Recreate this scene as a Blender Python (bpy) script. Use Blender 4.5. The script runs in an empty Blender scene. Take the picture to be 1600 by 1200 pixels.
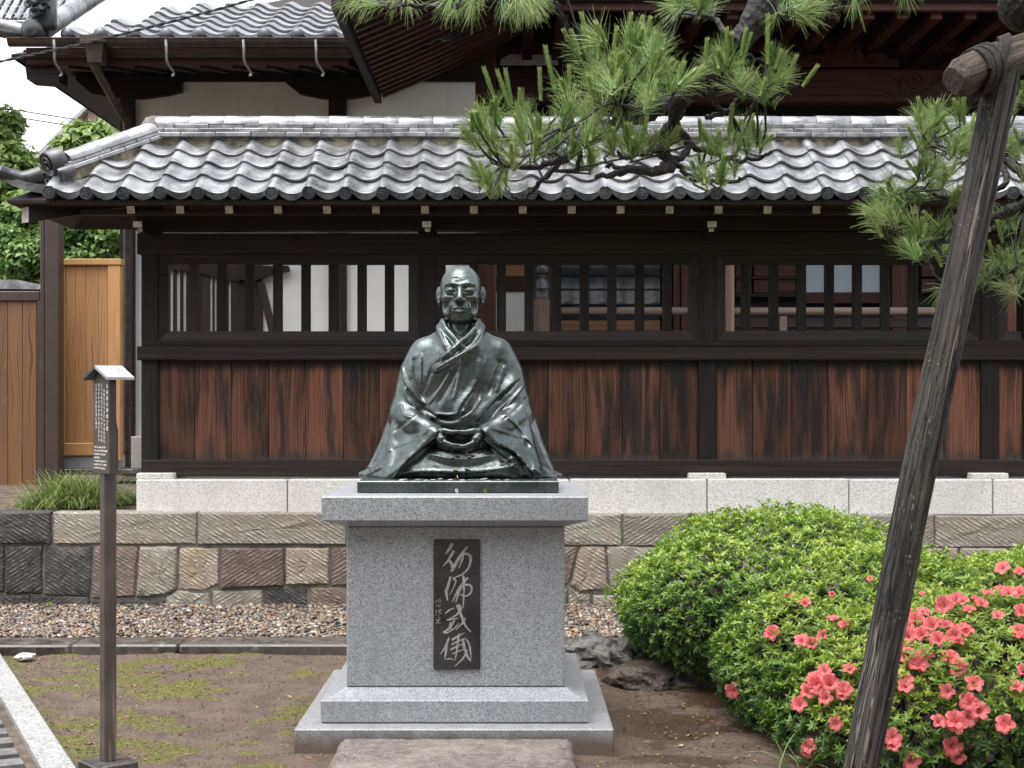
import bpy, math, random
import numpy as np
from mathutils import Vector, Matrix

# ------------------------------------------------------------------ camera, sky, sun
S = bpy.context.scene
COL = S.collection
F = 2240.0          # focal length in photo pixels (1600 wide)
CZ = 1.5            # camera height
HY = 630.0          # horizon row
cam = bpy.data.cameras.new("camera")
cam.sensor_width = 36.0
cam.lens = 36.0 * F / 1600.0
cam.shift_y = (HY - 600.0) / 1600.0
cam.clip_start = 0.1
cam.clip_end = 2000.0
camo = bpy.data.objects.new("camera", cam)
camo.location = (0, 0, CZ)
camo.rotation_euler = (math.radians(90), 0, 0)
COL.objects.link(camo)
S.camera = camo

SUN_EL, SUN_AZ = math.radians(74), math.radians(215)   # azimuth clockwise from +Y: behind the camera, a little to the left
W = bpy.data.worlds.new("World")
S.world = W
W.use_nodes = True
nt = W.node_tree
nt.nodes.clear()
sky = nt.nodes.new("ShaderNodeTexSky")
sky.sky_type = 'NISHITA'
sky.sun_disc = False
sky.sun_elevation = SUN_EL
sky.sun_rotation = SUN_AZ
sky.air_density = 1.2
sky.dust_density = 3.2
sky.ozone_density = 1.0
hs = nt.nodes.new("ShaderNodeHueSaturation")
hs.inputs["Saturation"].default_value = 0.22
bg = nt.nodes.new("ShaderNodeBackground")
bg.inputs["Strength"].default_value = 0.15
wo = nt.nodes.new("ShaderNodeOutputWorld")
nt.links.new(sky.outputs[0], hs.inputs["Color"])
nt.links.new(hs.outputs[0], bg.inputs["Color"])
nt.links.new(bg.outputs[0], wo.inputs["Surface"])

sl = bpy.data.lights.new("sun", 'SUN')
sl.energy = 1.0
sl.angle = math.radians(60)
sl.color = (1.0, 0.97, 0.93)
so = bpy.data.objects.new("sun", sl)
sd = Vector((math.sin(SUN_AZ) * math.cos(SUN_EL), math.cos(SUN_AZ) * math.cos(SUN_EL), math.sin(SUN_EL)))
so.rotation_euler = sd.to_track_quat('Z', 'Y').to_euler()
so.location = (0, 0, 30)
COL.objects.link(so)

S.view_settings.view_transform = 'Standard'
S.view_settings.look = 'None'
S.view_settings.exposure = 1.5
S.view_settings.gamma = 1.0
S.render.engine = 'CYCLES'
S.cycles.max_bounces = 6
S.cycles.diffuse_bounces = 3
S.cycles.glossy_bounces = 3
S.cycles.transparent_max_bounces = 6
S.cycles.use_denoising = True

rng = random.Random(7)
nrng = np.random.default_rng(7)

def P(x, y, d):
    """point seen at photo pixel (x, y) at distance d in front of the camera"""
    return Vector(((x - 800.0) * d / F, d, CZ + (HY - y) * d / F))

# ------------------------------------------------------------------ materials
def nodes_of(m):
    m.use_nodes = True
    t = m.node_tree
    return t, t.nodes, t.links

class NT:
    """thin helper round a material node tree"""
    def __init__(self, name):
        self.m = bpy.data.materials.new(name)
        self.t, self.n, self.l = nodes_of(self.m)
        self.n.clear()
        self.out = self.n.new("ShaderNodeOutputMaterial")
        self.b = self.n.new("ShaderNodeBsdfPrincipled")
        self.l.new(self.b.outputs[0], self.out.inputs[0])
        self._pos = None
    def link(self, a, b): self.l.new(a, b)
    def put(self, v, sock):
        if isinstance(v, bpy.types.NodeSocket): self.l.new(v, sock)
        else:
            if hasattr(sock.default_value, "__len__") and not hasattr(v, "__len__"): v = (v,) * len(sock.default_value)
            if hasattr(v, "__len__") and len(v) == 3 and len(sock.default_value) == 4: v = (*v, 1.0)
            sock.default_value = v
    def pos(self):
        if self._pos is None: self._pos = self.n.new("ShaderNodeNewGeometry").outputs["Position"]
        return self._pos
    def objco(self): return self.n.new("ShaderNodeTexCoord").outputs["Object"]
    def rnd(self): return self.n.new("ShaderNodeObjectInfo").outputs["Random"]
    def island(self): return self.n.new("ShaderNodeNewGeometry").outputs["Random Per Island"]
    def normal(self): return self.n.new("ShaderNodeNewGeometry").outputs["Normal"]
    def vmath(self, op, a, b=None):
        x = self.n.new("ShaderNodeVectorMath"); x.operation = op
        self.put(a, x.inputs[0])
        if b is not None: self.put(b, x.inputs[1])
        return x.outputs[0]
    def math(self, op, a, b=0.5, clamp=False):
        x = self.n.new("ShaderNodeMath"); x.operation = op; x.use_clamp = clamp
        self.put(a, x.inputs[0]); self.put(b, x.inputs[1])
        return x.outputs[0]
    def sep(self, v):
        x = self.n.new("ShaderNodeSeparateXYZ"); self.put(v, x.inputs[0]); return x.outputs
    def comb(self, x, y, z):
        c = self.n.new("ShaderNodeCombineXYZ")
        for i, v in enumerate((x, y, z)): self.put(v, c.inputs[i])
        return c.outputs[0]
    def scaled(self, s, co=None, off=None):
        v = self.vmath('MULTIPLY', co or self.pos(), s)
        if off is not None: v = self.vmath('ADD', v, off)
        return v
    def rofs(self, k=37.0):
        """random offset vector per object"""
        r = self.rnd()
        return self.comb(self.math('MULTIPLY', r, k), self.math('MULTIPLY', r, k * 1.7), self.math('MULTIPLY', r, k * 0.6))
    def noise(self, co, scale=1.0, detail=4.0, rough=0.55, dist=0.0):
        x = self.n.new("ShaderNodeTexNoise"); self.put(co, x.inputs["Vector"])
        x.inputs["Scale"].default_value = scale; x.inputs["Detail"].default_value = detail
        x.inputs["Roughness"].default_value = rough; x.inputs["Distortion"].default_value = dist
        return x.outputs["Fac"]
    def voro(self, co, scale=1.0, feat='F1', out="Distance"):
        x = self.n.new("ShaderNodeTexVoronoi"); x.feature = feat; self.put(co, x.inputs["Vector"])
        x.inputs["Scale"].default_value = scale
        return x.outputs[out]
    def wave(self, co, scale=1.0, dist=2.0, detail=2.0, dscale=1.0, typ='BANDS', direction='X', prof='SIN'):
        x = self.n.new("ShaderNodeTexWave"); x.wave_type = typ; x.wave_profile = prof
        if typ == 'BANDS': x.bands_direction = direction
        self.put(co, x.inputs["Vector"])
        x.inputs["Scale"].default_value = scale; x.inputs["Distortion"].default_value = dist
        x.inputs["Detail"].default_value = detail; x.inputs["Detail Scale"].default_value = dscale
        return x.outputs["Fac"]
    def ramp(self, fac, stops):
        x = self.n.new("ShaderNodeValToRGB"); self.put(fac, x.inputs[0])
        e = x.color_ramp.elements
        while len(e) < len(stops): e.new(0.5)
        for el, (p, c) in zip(e, stops):
            el.position = p
            el.color = (*c, 1.0) if hasattr(c, "__len__") else (c, c, c, 1.0)
        return x.outputs[0]
    def mapr(self, v, a, b, c=0.0, d=1.0, smooth=True):
        x = self.n.new("ShaderNodeMapRange"); x.interpolation_type = 'SMOOTHSTEP' if smooth else 'LINEAR'
        self.put(v, x.inputs[0])
        for i, q in enumerate((a, b, c, d)): self.put(q, x.inputs[1 + i])
        return x.outputs[0]
    def mix(self, fac, a, b, mode='MIX'):
        x = self.n.new("ShaderNodeMix"); x.data_type = 'RGBA'; x.blend_type = mode
        self.put(fac, x.inputs[0]); self.put(a, x.inputs[6]); self.put(b, x.inputs[7])
        return x.outputs[2]
    def bump(self, h, strength=0.3, dist=0.01, normal=None):
        x = self.n.new("ShaderNodeBump"); x.inputs["Strength"].default_value = strength
        x.inputs["Distance"].default_value = dist; self.put(h, x.inputs["Height"])
        if normal is not None: self.put(normal, x.inputs["Normal"])
        return x.outputs[0]
    def done(self, color=None, rough=None, metal=None, normal=None, spec=None, coat=None, coat_rough=None, trans=None, sss=None):
        b = self.b
        for k, v in (("Base Color", color), ("Roughness", rough), ("Metallic", metal), ("Normal", normal), ("Specular IOR Level", spec),
                     ("Coat Weight", coat), ("Coat Roughness", coat_rough), ("Transmission Weight", trans), ("Subsurface Weight", sss)):
            if v is not None: self.put(v, b.inputs[k])
        return self.m

def blotchy(name, c1, c2, scale=6.0, rough=0.7, fine=80.0, bump=0.2, bdist=0.004, metal=0.0, spec=0.5, rvar=0.0, c3=None, coat=None):
    q = NT(name)
    co = q.pos() if not rvar else q.vmath('ADD', q.pos(), q.rofs())
    n1 = q.noise(co, scale, 5)
    n2 = q.noise(co, fine, 3, 0.6)
    f = q.mapr(q.math('ADD', q.math('MULTIPLY', n1, 0.7), q.math('MULTIPLY', n2, 0.3)), 0.35, 0.65)
    col = q.mix(f, c1, c2)
    if c3 is not None: col = q.mix(q.mapr(q.noise(co, scale * 0.4, 3), 0.5, 0.66), col, c3)
    if rvar:
        k = q.mapr(q.rnd(), 0, 1, 1 - rvar, 1 + rvar, False)
        col = q.mix(1.0, col, q.comb(k, k, k), 'MULTIPLY')
    return q.done(col, rough, metal, q.bump(n2, bump, bdist), spec, coat)

def granite(name, light, dark, scale=260.0, rough=0.55, stain=None):
    q = NT(name)
    a = q.noise(q.pos(), scale, 2, 0.7)
    v = q.voro(q.pos(), scale * 0.8, out="Color")
    vv = q.sep(v)[0]
    f = q.math('ADD', q.math('MULTIPLY', a, 0.5), q.math('MULTIPLY', vv, 0.5))
    col = q.ramp(f, [(0.25, dark), (0.42, tuple(0.55 * l + 0.45 * d for l, d in zip(light, dark))), (0.6, light), (0.85, tuple(min(0.85, l * 1.25) for l in light))])
    big = q.noise(q.pos(), 2.2, 5)
    col = q.mix(q.mapr(big, 0.4, 0.7, 0.0, 0.35), col, tuple(l * 0.62 for l in light), 'MIX')
    stk = q.noise(q.scaled((16, 16, 1.3)), 1.0, 4, 0.6)
    col = q.mix(q.mapr(stk, 0.55, 0.75, 0.0, 0.32), col, tuple(l * 0.42 for l in light))
    if stain:
        z = q.sep(q.pos())[2]
        zz = q.math('ADD', z, q.math('MULTIPLY', q.noise(q.pos(), 9, 4), -0.10))
        col = q.mix(q.mapr(zz, stain[0], stain[1], 0.85, 0.0), col, stain[2])
    return q.done(col, q.mapr(a, 0.3, 0.7, rough - 0.12, rough + 0.1), 0.0, q.bump(a, 0.12, 0.002))

def wood(name, dark, light, axis='Z', fine=55.0, along=1.6, rough=0.6, pale=None, rvar=0.12, contrast=(0.35, 0.65), spec=0.25, bump=0.35):
    q = NT(name)
    st = {'X': (along, fine, fine), 'Y': (fine, along, fine), 'Z': (fine, fine, along)}[axis]
    co = q.vmath('ADD', q.scaled(st), q.rofs())
    n = q.noise(co, 1.0, 5, 0.62, 0.3)
    n2 = q.noise(q.vmath('ADD', q.scaled(tuple(s * 0.16 for s in st)), q.rofs()), 1.0, 3)
    f = q.mapr(q.math('ADD', q.math('MULTIPLY', n, 0.6), q.math('MULTIPLY', n2, 0.4)), *contrast)
    col = q.mix(f, dark, light)
    if pale: col = q.mix(q.mapr(n, 0.66, 0.74, 0, 0.8), col, pale)
    k = q.mapr(q.rnd(), 0, 1, 1 - rvar, 1 + rvar, False)
    col = q.mix(1.0, col, q.comb(k, k, k), 'MULTIPLY')
    return q.done(col, rough, 0.0, q.bump(n, bump, 0.004), spec)

# ------------------------------------------------------------------ meshes and objects
class MB:
    """collects shapes into one mesh"""
    def __init__(self): self.v = []; self.f = []
    def add(self, vs, fs):
        o = len(self.v)
        self.v.extend([tuple(p) for p in vs]); self.f.extend([tuple(i + o for i in f) for f in fs])
        return self
    def box(self, a, b, bev=0.0, mat=None):
        """box between corners a, b with chamfered edges"""
        (x0, y0, z0), (x1, y1, z1) = [min(p, q) for p, q in zip(a, b)], [max(p, q) for p, q in zip(a, b)]
        if bev <= 0:
            vs = [(x, y, z) for x in (x0, x1) for y in (y0, y1) for z in (z0, z1)]
            fs = [(0, 1, 3, 2), (4, 6, 7, 5), (0, 4, 5, 1), (2, 3, 7, 6), (0, 2, 6, 4), (1, 5, 7, 3)]
        else:
            e = min(bev, 0.45 * (x1 - x0), 0.45 * (y1 - y0), 0.45 * (z1 - z0))
            vs = []; idx = {}
            for i, x in enumerate((x0, x1)):
                for j, y in enumerate((y0, y1)):
                    for k, z in enumerate((z0, z1)):
                        sx, sy, sz = (1 - 2 * i) * e, (1 - 2 * j) * e, (1 - 2 * k) * e
                        for ax, p in enumerate(((x, y + sy, z + sz), (x + sx, y, z + sz), (x + sx, y + sy, z))):
                            idx[i, j, k, ax] = len(vs); vs.append(p)
            g = lambda i, j, k, a: idx[i, j, k, a]
            fs = []
            for s in (0, 1):
                q = [(0, 0), (1, 0), (1, 1), (0, 1)]
                fs.append([g(s, j, k, 0) for j, k in (q if s else q[::-1])])
                fs.append([g(j, s, k, 1) for j, k in (q[::-1] if s else q)])
                fs.append([g(j, k, s, 2) for j, k in (q if s else q[::-1])])
            for a_ in (0, 1):
                for b_ in (0, 1):
                    fs.append(orient(vs, [g(a_, b_, 0, 0), g(a_, b_, 0, 1), g(a_, b_, 1, 1), g(a_, b_, 1, 0)], ((x0 + x1) / 2, (y0 + y1) / 2, (z0 + z1) / 2)))
                    fs.append(orient(vs, [g(a_, 0, b_, 0), g(a_, 0, b_, 2), g(a_, 1, b_, 2), g(a_, 1, b_, 0)], ((x0 + x1) / 2, (y0 + y1) / 2, (z0 + z1) / 2)))
                    fs.append(orient(vs, [g(0, a_, b_, 1), g(0, a_, b_, 2), g(1, a_, b_, 2), g(1, a_, b_, 1)], ((x0 + x1) / 2, (y0 + y1) / 2, (z0 + z1) / 2)))
                    for c_ in (0, 1):
                        fs.append(orient(vs, [g(a_, b_, c_, 0), g(a_, b_, c_, 1), g(a_, b_, c_, 2)], ((x0 + x1) / 2, (y0 + y1) / 2, (z0 + z1) / 2)))
        if mat is not None: vs = [mat @ Vector(p) for p in vs]
        return self.add(vs, fs)
    def tube(self, pts, radii, n=8, caps=True, squash=None):
        pts = [Vector(p) for p in pts]
        if not hasattr(radii, "__len__"): radii = [radii] * len(pts)
        up = None; vs = []; fs = []
        for i, p in enumerate(pts):
            t = (pts[min(i + 1, len(pts) - 1)] - pts[max(i - 1, 0)]).normalized()
            if up is None:
                a = Vector((0, 0, 1)) if abs(t.z) < 0.9 else Vector((1, 0, 0))
                up = (a - t * a.dot(t)).normalized()
            else: up = (up - t * up.dot(t)).normalized()
            sd_ = t.cross(up)
            for k in range(n):
                an = 2 * math.pi * k / n
                vs.append(p + (up * math.cos(an) + sd_ * math.sin(an) * (squash or 1.0)) * radii[i])
        for i in range(len(pts) - 1):
            for k in range(n):
                a = i * n + k; b = i * n + (k + 1) % n
                fs.append((a, a + n, b + n, b))
        if caps:
            fs.append(tuple(range(n))); fs.append(tuple(reversed(range((len(pts) - 1) * n, len(pts) * n))))
        return self.add(vs, [tuple(reversed(f)) for f in fs])
    def prism(self, poly, d0, d1, frame, bev=0.0):
        """polygon (2d) extruded: frame maps (a, b, depth) to 3d; bev shrinks the d0 face"""
        n = len(poly)
        if bev:
            cx = sum(p[0] for p in poly) / n; cy = sum(p[1] for p in poly) / n
            def sh(p):
                dx, dy = p[0] - cx, p[1] - cy; L = math.hypot(dx, dy) or 1
                k = max(0.0, 1 - bev * 1.3 / L); return (cx + dx * k, cy + dy * k)
            rings = [([sh(p) for p in poly], d0), (poly, d0 + (bev if d1 > d0 else -bev)), (poly, d1)]
        else: rings = [(poly, d0), (poly, d1)]
        vs = [frame(a, b, d) for r, d in rings for a, b in r]
        fs = [tuple(range(n)), tuple(reversed(range((len(rings) - 1) * n, len(rings) * n)))]
        for r in range(len(rings) - 1):
            for k in range(n):
                a = r * n + k; b = r * n + (k + 1) % n
                fs.append((b, a, a + n, b + n))
        return self.add(vs, fs)
    def revolve(self, prof, c, n=20, axis='Z'):
        """profile [(r, h)] turned about an axis through c"""
        vs = []; fs = []
        for r, h in prof:
            for k in range(n):
                a = 2 * math.pi * k / n
                p = {'Z': (r * math.cos(a), r * math.sin(a), h), 'Y': (r * math.cos(a), h, r * math.sin(a)), 'X': (h, r * math.cos(a), r * math.sin(a))}[axis]
                vs.append((c[0] + p[0], c[1] + p[1], c[2] + p[2]))
        for i in range(len(prof) - 1):
            for k in range(n):
                a = i * n + k; b = i * n + (k + 1) % n
                fs.append((a, b, b + n, a + n))
        fs.append(tuple(reversed(range(n)))); fs.append(tuple(range((len(prof) - 1) * n, len(prof) * n)))
        return self.add(vs, fs)
    def mesh(self, name, smooth=False):
        me = bpy.data.meshes.new(name)
        me.from_pydata(self.v, [], self.f); me.update()
        fix(me)
        if smooth: shade(me, smooth)
        return me

def orient(vs, f, c):
    a, b, d = (Vector(vs[f[i]]) for i in (0, 1, 2))
    return tuple(f) if (b - a).cross(d - a).dot((a + d) / 2 - Vector(c)) > 0 else tuple(reversed(f))

def fix(me):
    import bmesh
    bm = bmesh.new(); bm.from_mesh(me)
    bmesh.ops.recalc_face_normals(bm, faces=bm.faces)
    bm.to_mesh(me); bm.free()

def shade(me, ang=40.0):
    me.polygons.foreach_set("use_smooth", [True] * len(me.polygons))
    if ang is True: return
    try: me.set_sharp_from_angle(angle=math.radians(ang))
    except Exception: pass

def np_mesh(name, v, f, smooth=True, nv=None):
    """mesh from numpy arrays; f is (n, k)"""
    me = bpy.data.meshes.new(name)
    v = np.asarray(v, np.float32); f = np.asarray(f, np.int32)
    k = f.shape[1]
    me.vertices.add(len(v)); me.vertices.foreach_set("co", v.ravel())
    me.loops.add(f.size); me.loops.foreach_set("vertex_index", f.ravel())
    me.polygons.add(len(f)); me.polygons.foreach_set("loop_start", np.arange(0, f.size, k, dtype=np.int32))
    me.update(calc_edges=True)
    if smooth: me.polygons.foreach_set("use_smooth", np.ones(len(f), bool))
    return me

def put(name, me, mat, parent=None, loc=None, rot=None, scale=None):
    """link a mesh object; vertices and loc are in world coordinates even under a parent"""
    o = bpy.data.objects.new(name, me)
    COL.objects.link(o)
    if mat is not None and len(me.materials) == 0: me.materials.append(mat)
    l = Vector(loc) if loc is not None else Vector((0, 0, 0))
    if parent is not None:
        o.parent = parent
        w = parent; wl = Vector((0, 0, 0))
        while w is not None: wl += w.location; w = w.parent
        l = l - wl
    o.location = l
    if rot is not None: o.rotation_euler = rot
    if scale is not None: o.scale = scale if hasattr(scale, "__len__") else (scale,) * 3
    return o

def tag(o, label, cat, group=None):
    o["label"] = label; o["category"] = cat
    if group: o["group"] = group
    return o

def thing(name, label, cat, loc=(0, 0, 0), group=None):
    o = bpy.data.objects.new(name, None)
    o.empty_display_size = 0.1
    COL.objects.link(o); o.location = loc
    return tag(o, label, cat, group)

def structure(o): o["kind"] = "structure"; return o
def stuff(o): o["kind"] = "stuff"; return o

def bx(name, a, b, mat, parent=None, bev=0.004):
    return put(name, MB().box(a, b, bev).mesh(name), mat, parent)

def smoothed(pts, n=6):
    """Catmull-Rom through points"""
    pts = [np.array(p, float) for p in pts]
    out = []
    for i in range(len(pts) - 1):
        p0, p1, p2, p3 = pts[max(i - 1, 0)], pts[i], pts[i + 1], pts[min(i + 2, len(pts) - 1)]
        for k in range(n):
            t = k / n
            out.append(0.5 * ((2 * p1) + (-p0 + p2) * t + (2 * p0 - 5 * p1 + 4 * p2 - p3) * t * t + (-p0 + 3 * p1 - 3 * p2 + p3) * t ** 3))
    out.append(pts[-1])
    return out

# ------------------------------------------------------------------ ground, gravel, walls of stone
def soil_mat():
    q = NT("wet_soil_with_moss")
    p = q.pos()
    big = q.noise(p, 1.3, 5, 0.6)
    med = q.noise(p, 6.0, 6, 0.65)
    fin = q.noise(p, 55.0, 4, 0.7)
    grit = q.voro(p, 130.0)
    soil = q.mix(q.mapr(med, 0.35, 0.68), (0.055, 0.034, 0.023), (0.135, 0.092, 0.063))
    soil = q.mix(q.mapr(fin, 0.35, 0.7, 0.0, 0.6), soil, (0.20, 0.15, 0.11))
    soil = q.mix(q.mapr(grit, 0.0, 0.22, 0.5, 0.0), soil, (0.06, 0.04, 0.03))
    moss = q.mix(q.mapr(fin, 0.3, 0.7), (0.045, 0.05, 0.010), (0.19, 0.18, 0.03))
    # moss grows in patches left of the plinth, thinning out to the right
    x = q.sep(p)[0]
    at_ = q.n.new("ShaderNodeAttribute"); at_.attribute_name = "moss"
    mk = q.math('ADD', at_.outputs["Fac"], q.math('MULTIPLY', q.math('SUBTRACT', fin, 0.5), 1.5))
    col = q.mix(q.mapr(mk, 0.25, 0.75, 0.0, 0.92), soil, moss)
    wet = q.mapr(q.noise(p, 1.7, 4), 0.42, 0.56)
    wetx = q.math('MULTIPLY', wet, q.mapr(x, 0.2, 0.7, 0.35, 1.0))
    col = q.mix(q.math('MULTIPLY', wetx, 0.6), col, (0.045, 0.026, 0.017))
    h = q.math('ADD', q.math('MULTIPLY', med, 0.5), q.math('ADD', q.math('MULTIPLY', fin, 0.35), q.math('MULTIPLY', grit, 0.25)))
    hb = q.math('MULTIPLY', h, q.mapr(wetx, 0, 1, 1.0, 0.25))
    return q.done(col, q.mapr(wetx, 0.2, 0.95, 0.7, 0.1), 0.0, q.bump(hb, 0.9, 0.035), 0.5)
MAT_SOIL = soil_mat()
MAT_DIRT = blotchy("dark_bed_soil", (0.05, 0.036, 0.027), (0.17, 0.13, 0.095), 9, 0.85, 90, 0.8, 0.02)

ico_v = []
t_ = (1 + 5 ** 0.5) / 2
for a, b in ((-1, t_), (1, t_), (-1, -t_), (1, -t_)): ico_v.append((a, b, 0))
for a, b in ((-1, t_), (1, t_), (-1, -t_), (1, -t_)): ico_v.append((0, a, b))
for a, b in ((t_, -1), (t_, 1), (-t_, -1), (-t_, 1)): ico_v.append((a, 0, b))
ICO_V = np.array(ico_v) / math.sqrt(1 + t_ * t_)
ICO_F = np.array([(0, 11, 5), (0, 5, 1), (0, 1, 7), (0, 7, 10), (0, 10, 11), (1, 5, 9), (5, 11, 4), (11, 10, 2), (10, 7, 6), (7, 1, 8),
                  (3, 9, 4), (3, 4, 2), (3, 2, 6), (3, 6, 8), (3, 8, 9), (4, 9, 5), (2, 4, 11), (6, 2, 10), (8, 6, 7), (9, 8, 1)])
def pebbles(n, x0, x1, y0, y1, z, r0, r1, seed):
    r = np.random.default_rng(seed)
    rad = r.uniform(r0, r1, (n, 1, 1)) * np.array([1.25, 0.95, 0.7])[None, None] * r.uniform(0.75, 1.25, (n, 1, 3))
    v = ICO_V[None] * (1 + r.uniform(-0.18, 0.18, (n, 12, 1))) * rad
    a = r.uniform(0, 6.28, n); tl = r.uniform(-0.5, 0.5, n)
    c, s = np.cos(tl)[:, None], np.sin(tl)[:, None]
    v = np.stack([v[..., 0] * c - v[..., 2] * s, v[..., 1], v[..., 0] * s + v[..., 2] * c], -1)
    c, s = np.cos(a)[:, None], np.sin(a)[:, None]
    v = np.stack([v[..., 0] * c - v[..., 1] * s, v[..., 0] * s + v[..., 1] * c, v[..., 2]], -1)
    p = np.stack([r.uniform(x0, x1, n), r.uniform(y0, y1, n), z + r.uniform(-0.008, 0.014, n)], -1)
    v = v + p[:, None]
    f = ICO_F[None] + 12 * np.arange(n)[:, None, None]
    return v.reshape(-1, 3), f.reshape(-1, 3)

# the wide ground, and the garden plot with its uneven surface
structure(put("ground", MB().add([(-400, -60, -0.03), (400, -60, -0.03), (400, 900, -0.03), (-400, 900, -0.03)], [(0, 1, 2, 3)]).mesh("ground"), MAT_DIRT))
def bump_field(x, y, seed=0):
    r = np.random.default_rng(seed)
    z = 0
    for k in range(14):
        a = r.uniform(0, 6.28); fr = r.uniform(1.5, 9.0)
        z = z + np.sin((x * math.cos(a) + y * math.sin(a)) * fr + r.uniform(0, 6.28)) / fr
    return z / 3.0
def vnoise(x, y, seed):
    r = np.random.default_rng(seed).random((64, 64))
    xi = np.floor(x).astype(int); yi = np.floor(y).astype(int); fx = x - xi; fy = y - yi
    fx = fx * fx * (3 - 2 * fx); fy = fy * fy * (3 - 2 * fy)
    g = lambda a, b: r[a % 64, b % 64]
    return (g(xi, yi) * (1 - fx) + g(xi + 1, yi) * fx) * (1 - fy) + (g(xi, yi + 1) * (1 - fx) + g(xi + 1, yi + 1) * fx) * fy
def fbm(x, y, seed, octv=5):
    t = 0; a = 0.5; sm = 0
    for k in range(octv): t = t + a * vnoise(x * 2 ** k + 17.3 * k, y * 2 ** k + 9.1 * k, seed + k); sm += a; a *= 0.55
    return t / sm
def moss_at(x, y):
    m = 0.42 * fbm(x * 1.6, y * 2.4, 40) + 0.58 * fbm(x * 6, y * 8, 50) + np.interp(x, [-3.2, -1.6, -0.6, 0.4], [0.06, 0.03, -0.02, -0.16])
    t = np.clip((m - 0.49) / 0.16, 0, 1); return t * t * (3 - 2 * t)
def soil_z(x, y):
    z = 0.014 * bump_field(x, y, 3) + 0.006 + 0.010 * (fbm(x * 9, y * 9, 70) - 0.5)
    z = z + 0.035 * np.exp(-((x - 0.75) ** 2 + (y - 7.7) ** 2) / 0.25) - 0.03 * np.exp(-((x - 0.62) ** 2 / 0.06 + (y - 6.6) ** 2 / 0.35))
    return z + moss_at(x, y) * (0.004 + 0.010 * fbm(x * 22, y * 22, 80))
xs = np.linspace(-3.6, 5.0, 440); ys = np.linspace(3.2, 8.62, 290)
gx, gy = np.meshgrid(xs, ys, indexing='ij')
gz = soil_z(gx, gy)
gi = np.arange(gx.size).reshape(gx.shape)
quads = np.stack([gi[:-1, :-1], gi[1:, :-1], gi[1:, 1:], gi[:-1, 1:]], -1).reshape(-1, 4)
me = np_mesh("garden_ground", np.stack([gx, gy, gz], -1).reshape(-1, 3), quads)
at = me.attributes.new("moss", 'FLOAT', 'POINT'); at.data.foreach_set("value", moss_at(gx, gy).ravel().astype(np.float32))
structure(put("garden_ground", me, MAT_SOIL))

# crumbs of earth and grit lying on the plot
cv_, cf_ = pebbles(2600, -3.0, 1.2, 5.2, 8.45, 0.012, 0.0018, 0.005, 77)
q = NT("soil_crumbs"); MAT_CRUMB = q.done(q.ramp(q.island(), [(0.0, (0.03, 0.02, 0.014)), (0.4, (0.10, 0.068, 0.046)), (0.7, (0.055, 0.045, 0.02)), (0.93, (0.26, 0.22, 0.17))]), 0.7)
tag(stuff(put("soil_crumbs", np_mesh("soil_crumbs", cv_, cf_), MAT_CRUMB)), "crumbs of earth and grit scattered over the mossy soil", "grit")

# raised terrace behind the stone wall, under the timber fence
xs = np.linspace(-14, 14, 120); ys = np.concatenate([np.linspace(10.32, 14, 40), [20, 45]])
gx, gy = np.meshgrid(xs, ys, indexing='ij')
gz = 0.70 + 0.02 * bump_field(gx, gy, 5) + 0.10 * np.clip((gy - 10.5) / 1.5, 0, 1) * np.clip((-2.2 - gx) / 0.5, 0, 1)
gi = np.arange(gx.size).reshape(gx.shape)
quads = np.stack([gi[:-1, :-1], gi[1:, :-1], gi[1:, 1:], gi[:-1, 1:]], -1).reshape(-1, 4)
structure(put("terrace_ground", np_mesh("terrace_ground", np.stack([gx, gy, gz], -1).reshape(-1, 3), quads), MAT_DIRT))

# long dark kerb between the garden and the gravel strip
def kerb_mat():
    q = NT("dark_wet_kerb_stone")
    n = q.noise(q.pos(), 7, 5, 0.6); f = q.noise(q.pos(), 110, 3)
    col = q.mix(q.mapr(n, 0.35, 0.65), (0.030, 0.026, 0.024), (0.085, 0.074, 0.066))
    col = q.mix(q.mapr(q.noise(q.pos(), 16, 4), 0.56, 0.66, 0, 0.75), col, (0.17, 0.16, 0.14))
    col = q.mix(q.mapr(f, 0.55, 0.75, 0, 0.4), col, (0.2, 0.18, 0.16))
    return q.done(col, q.mapr(n, 0.35, 0.65, 0.2, 0.5), 0, q.bump(q.math('ADD', n, q.math('MULTIPLY', f, 0.4)), 0.35, 0.012))
MAT_KERB = kerb_mat()
MAT_KERB_SIDE = MAT_KERB
kerb = structure(bpy.data.objects.new("kerb", None)); COL.objects.link(kerb); kerb.location = (0, 8.5, 0)
edges_x = [-4.6, -3.35, -2.62, -1.98, -0.62, 0.1, 1.05, 2.1, 3.2, 4.4]
for a, b in zip(edges_x[:-1], edges_x[1:]):
    m = MB().box((a + 0.003, 8.5 + rng.uniform(-0.008, 0.008), -0.1), (b - 0.003, 8.79, 0.07 + rng.uniform(-0.006, 0.005)), 0.012)
    put("kerb_stone", m.mesh("kerb_stone"), MAT_KERB, kerb)

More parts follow.
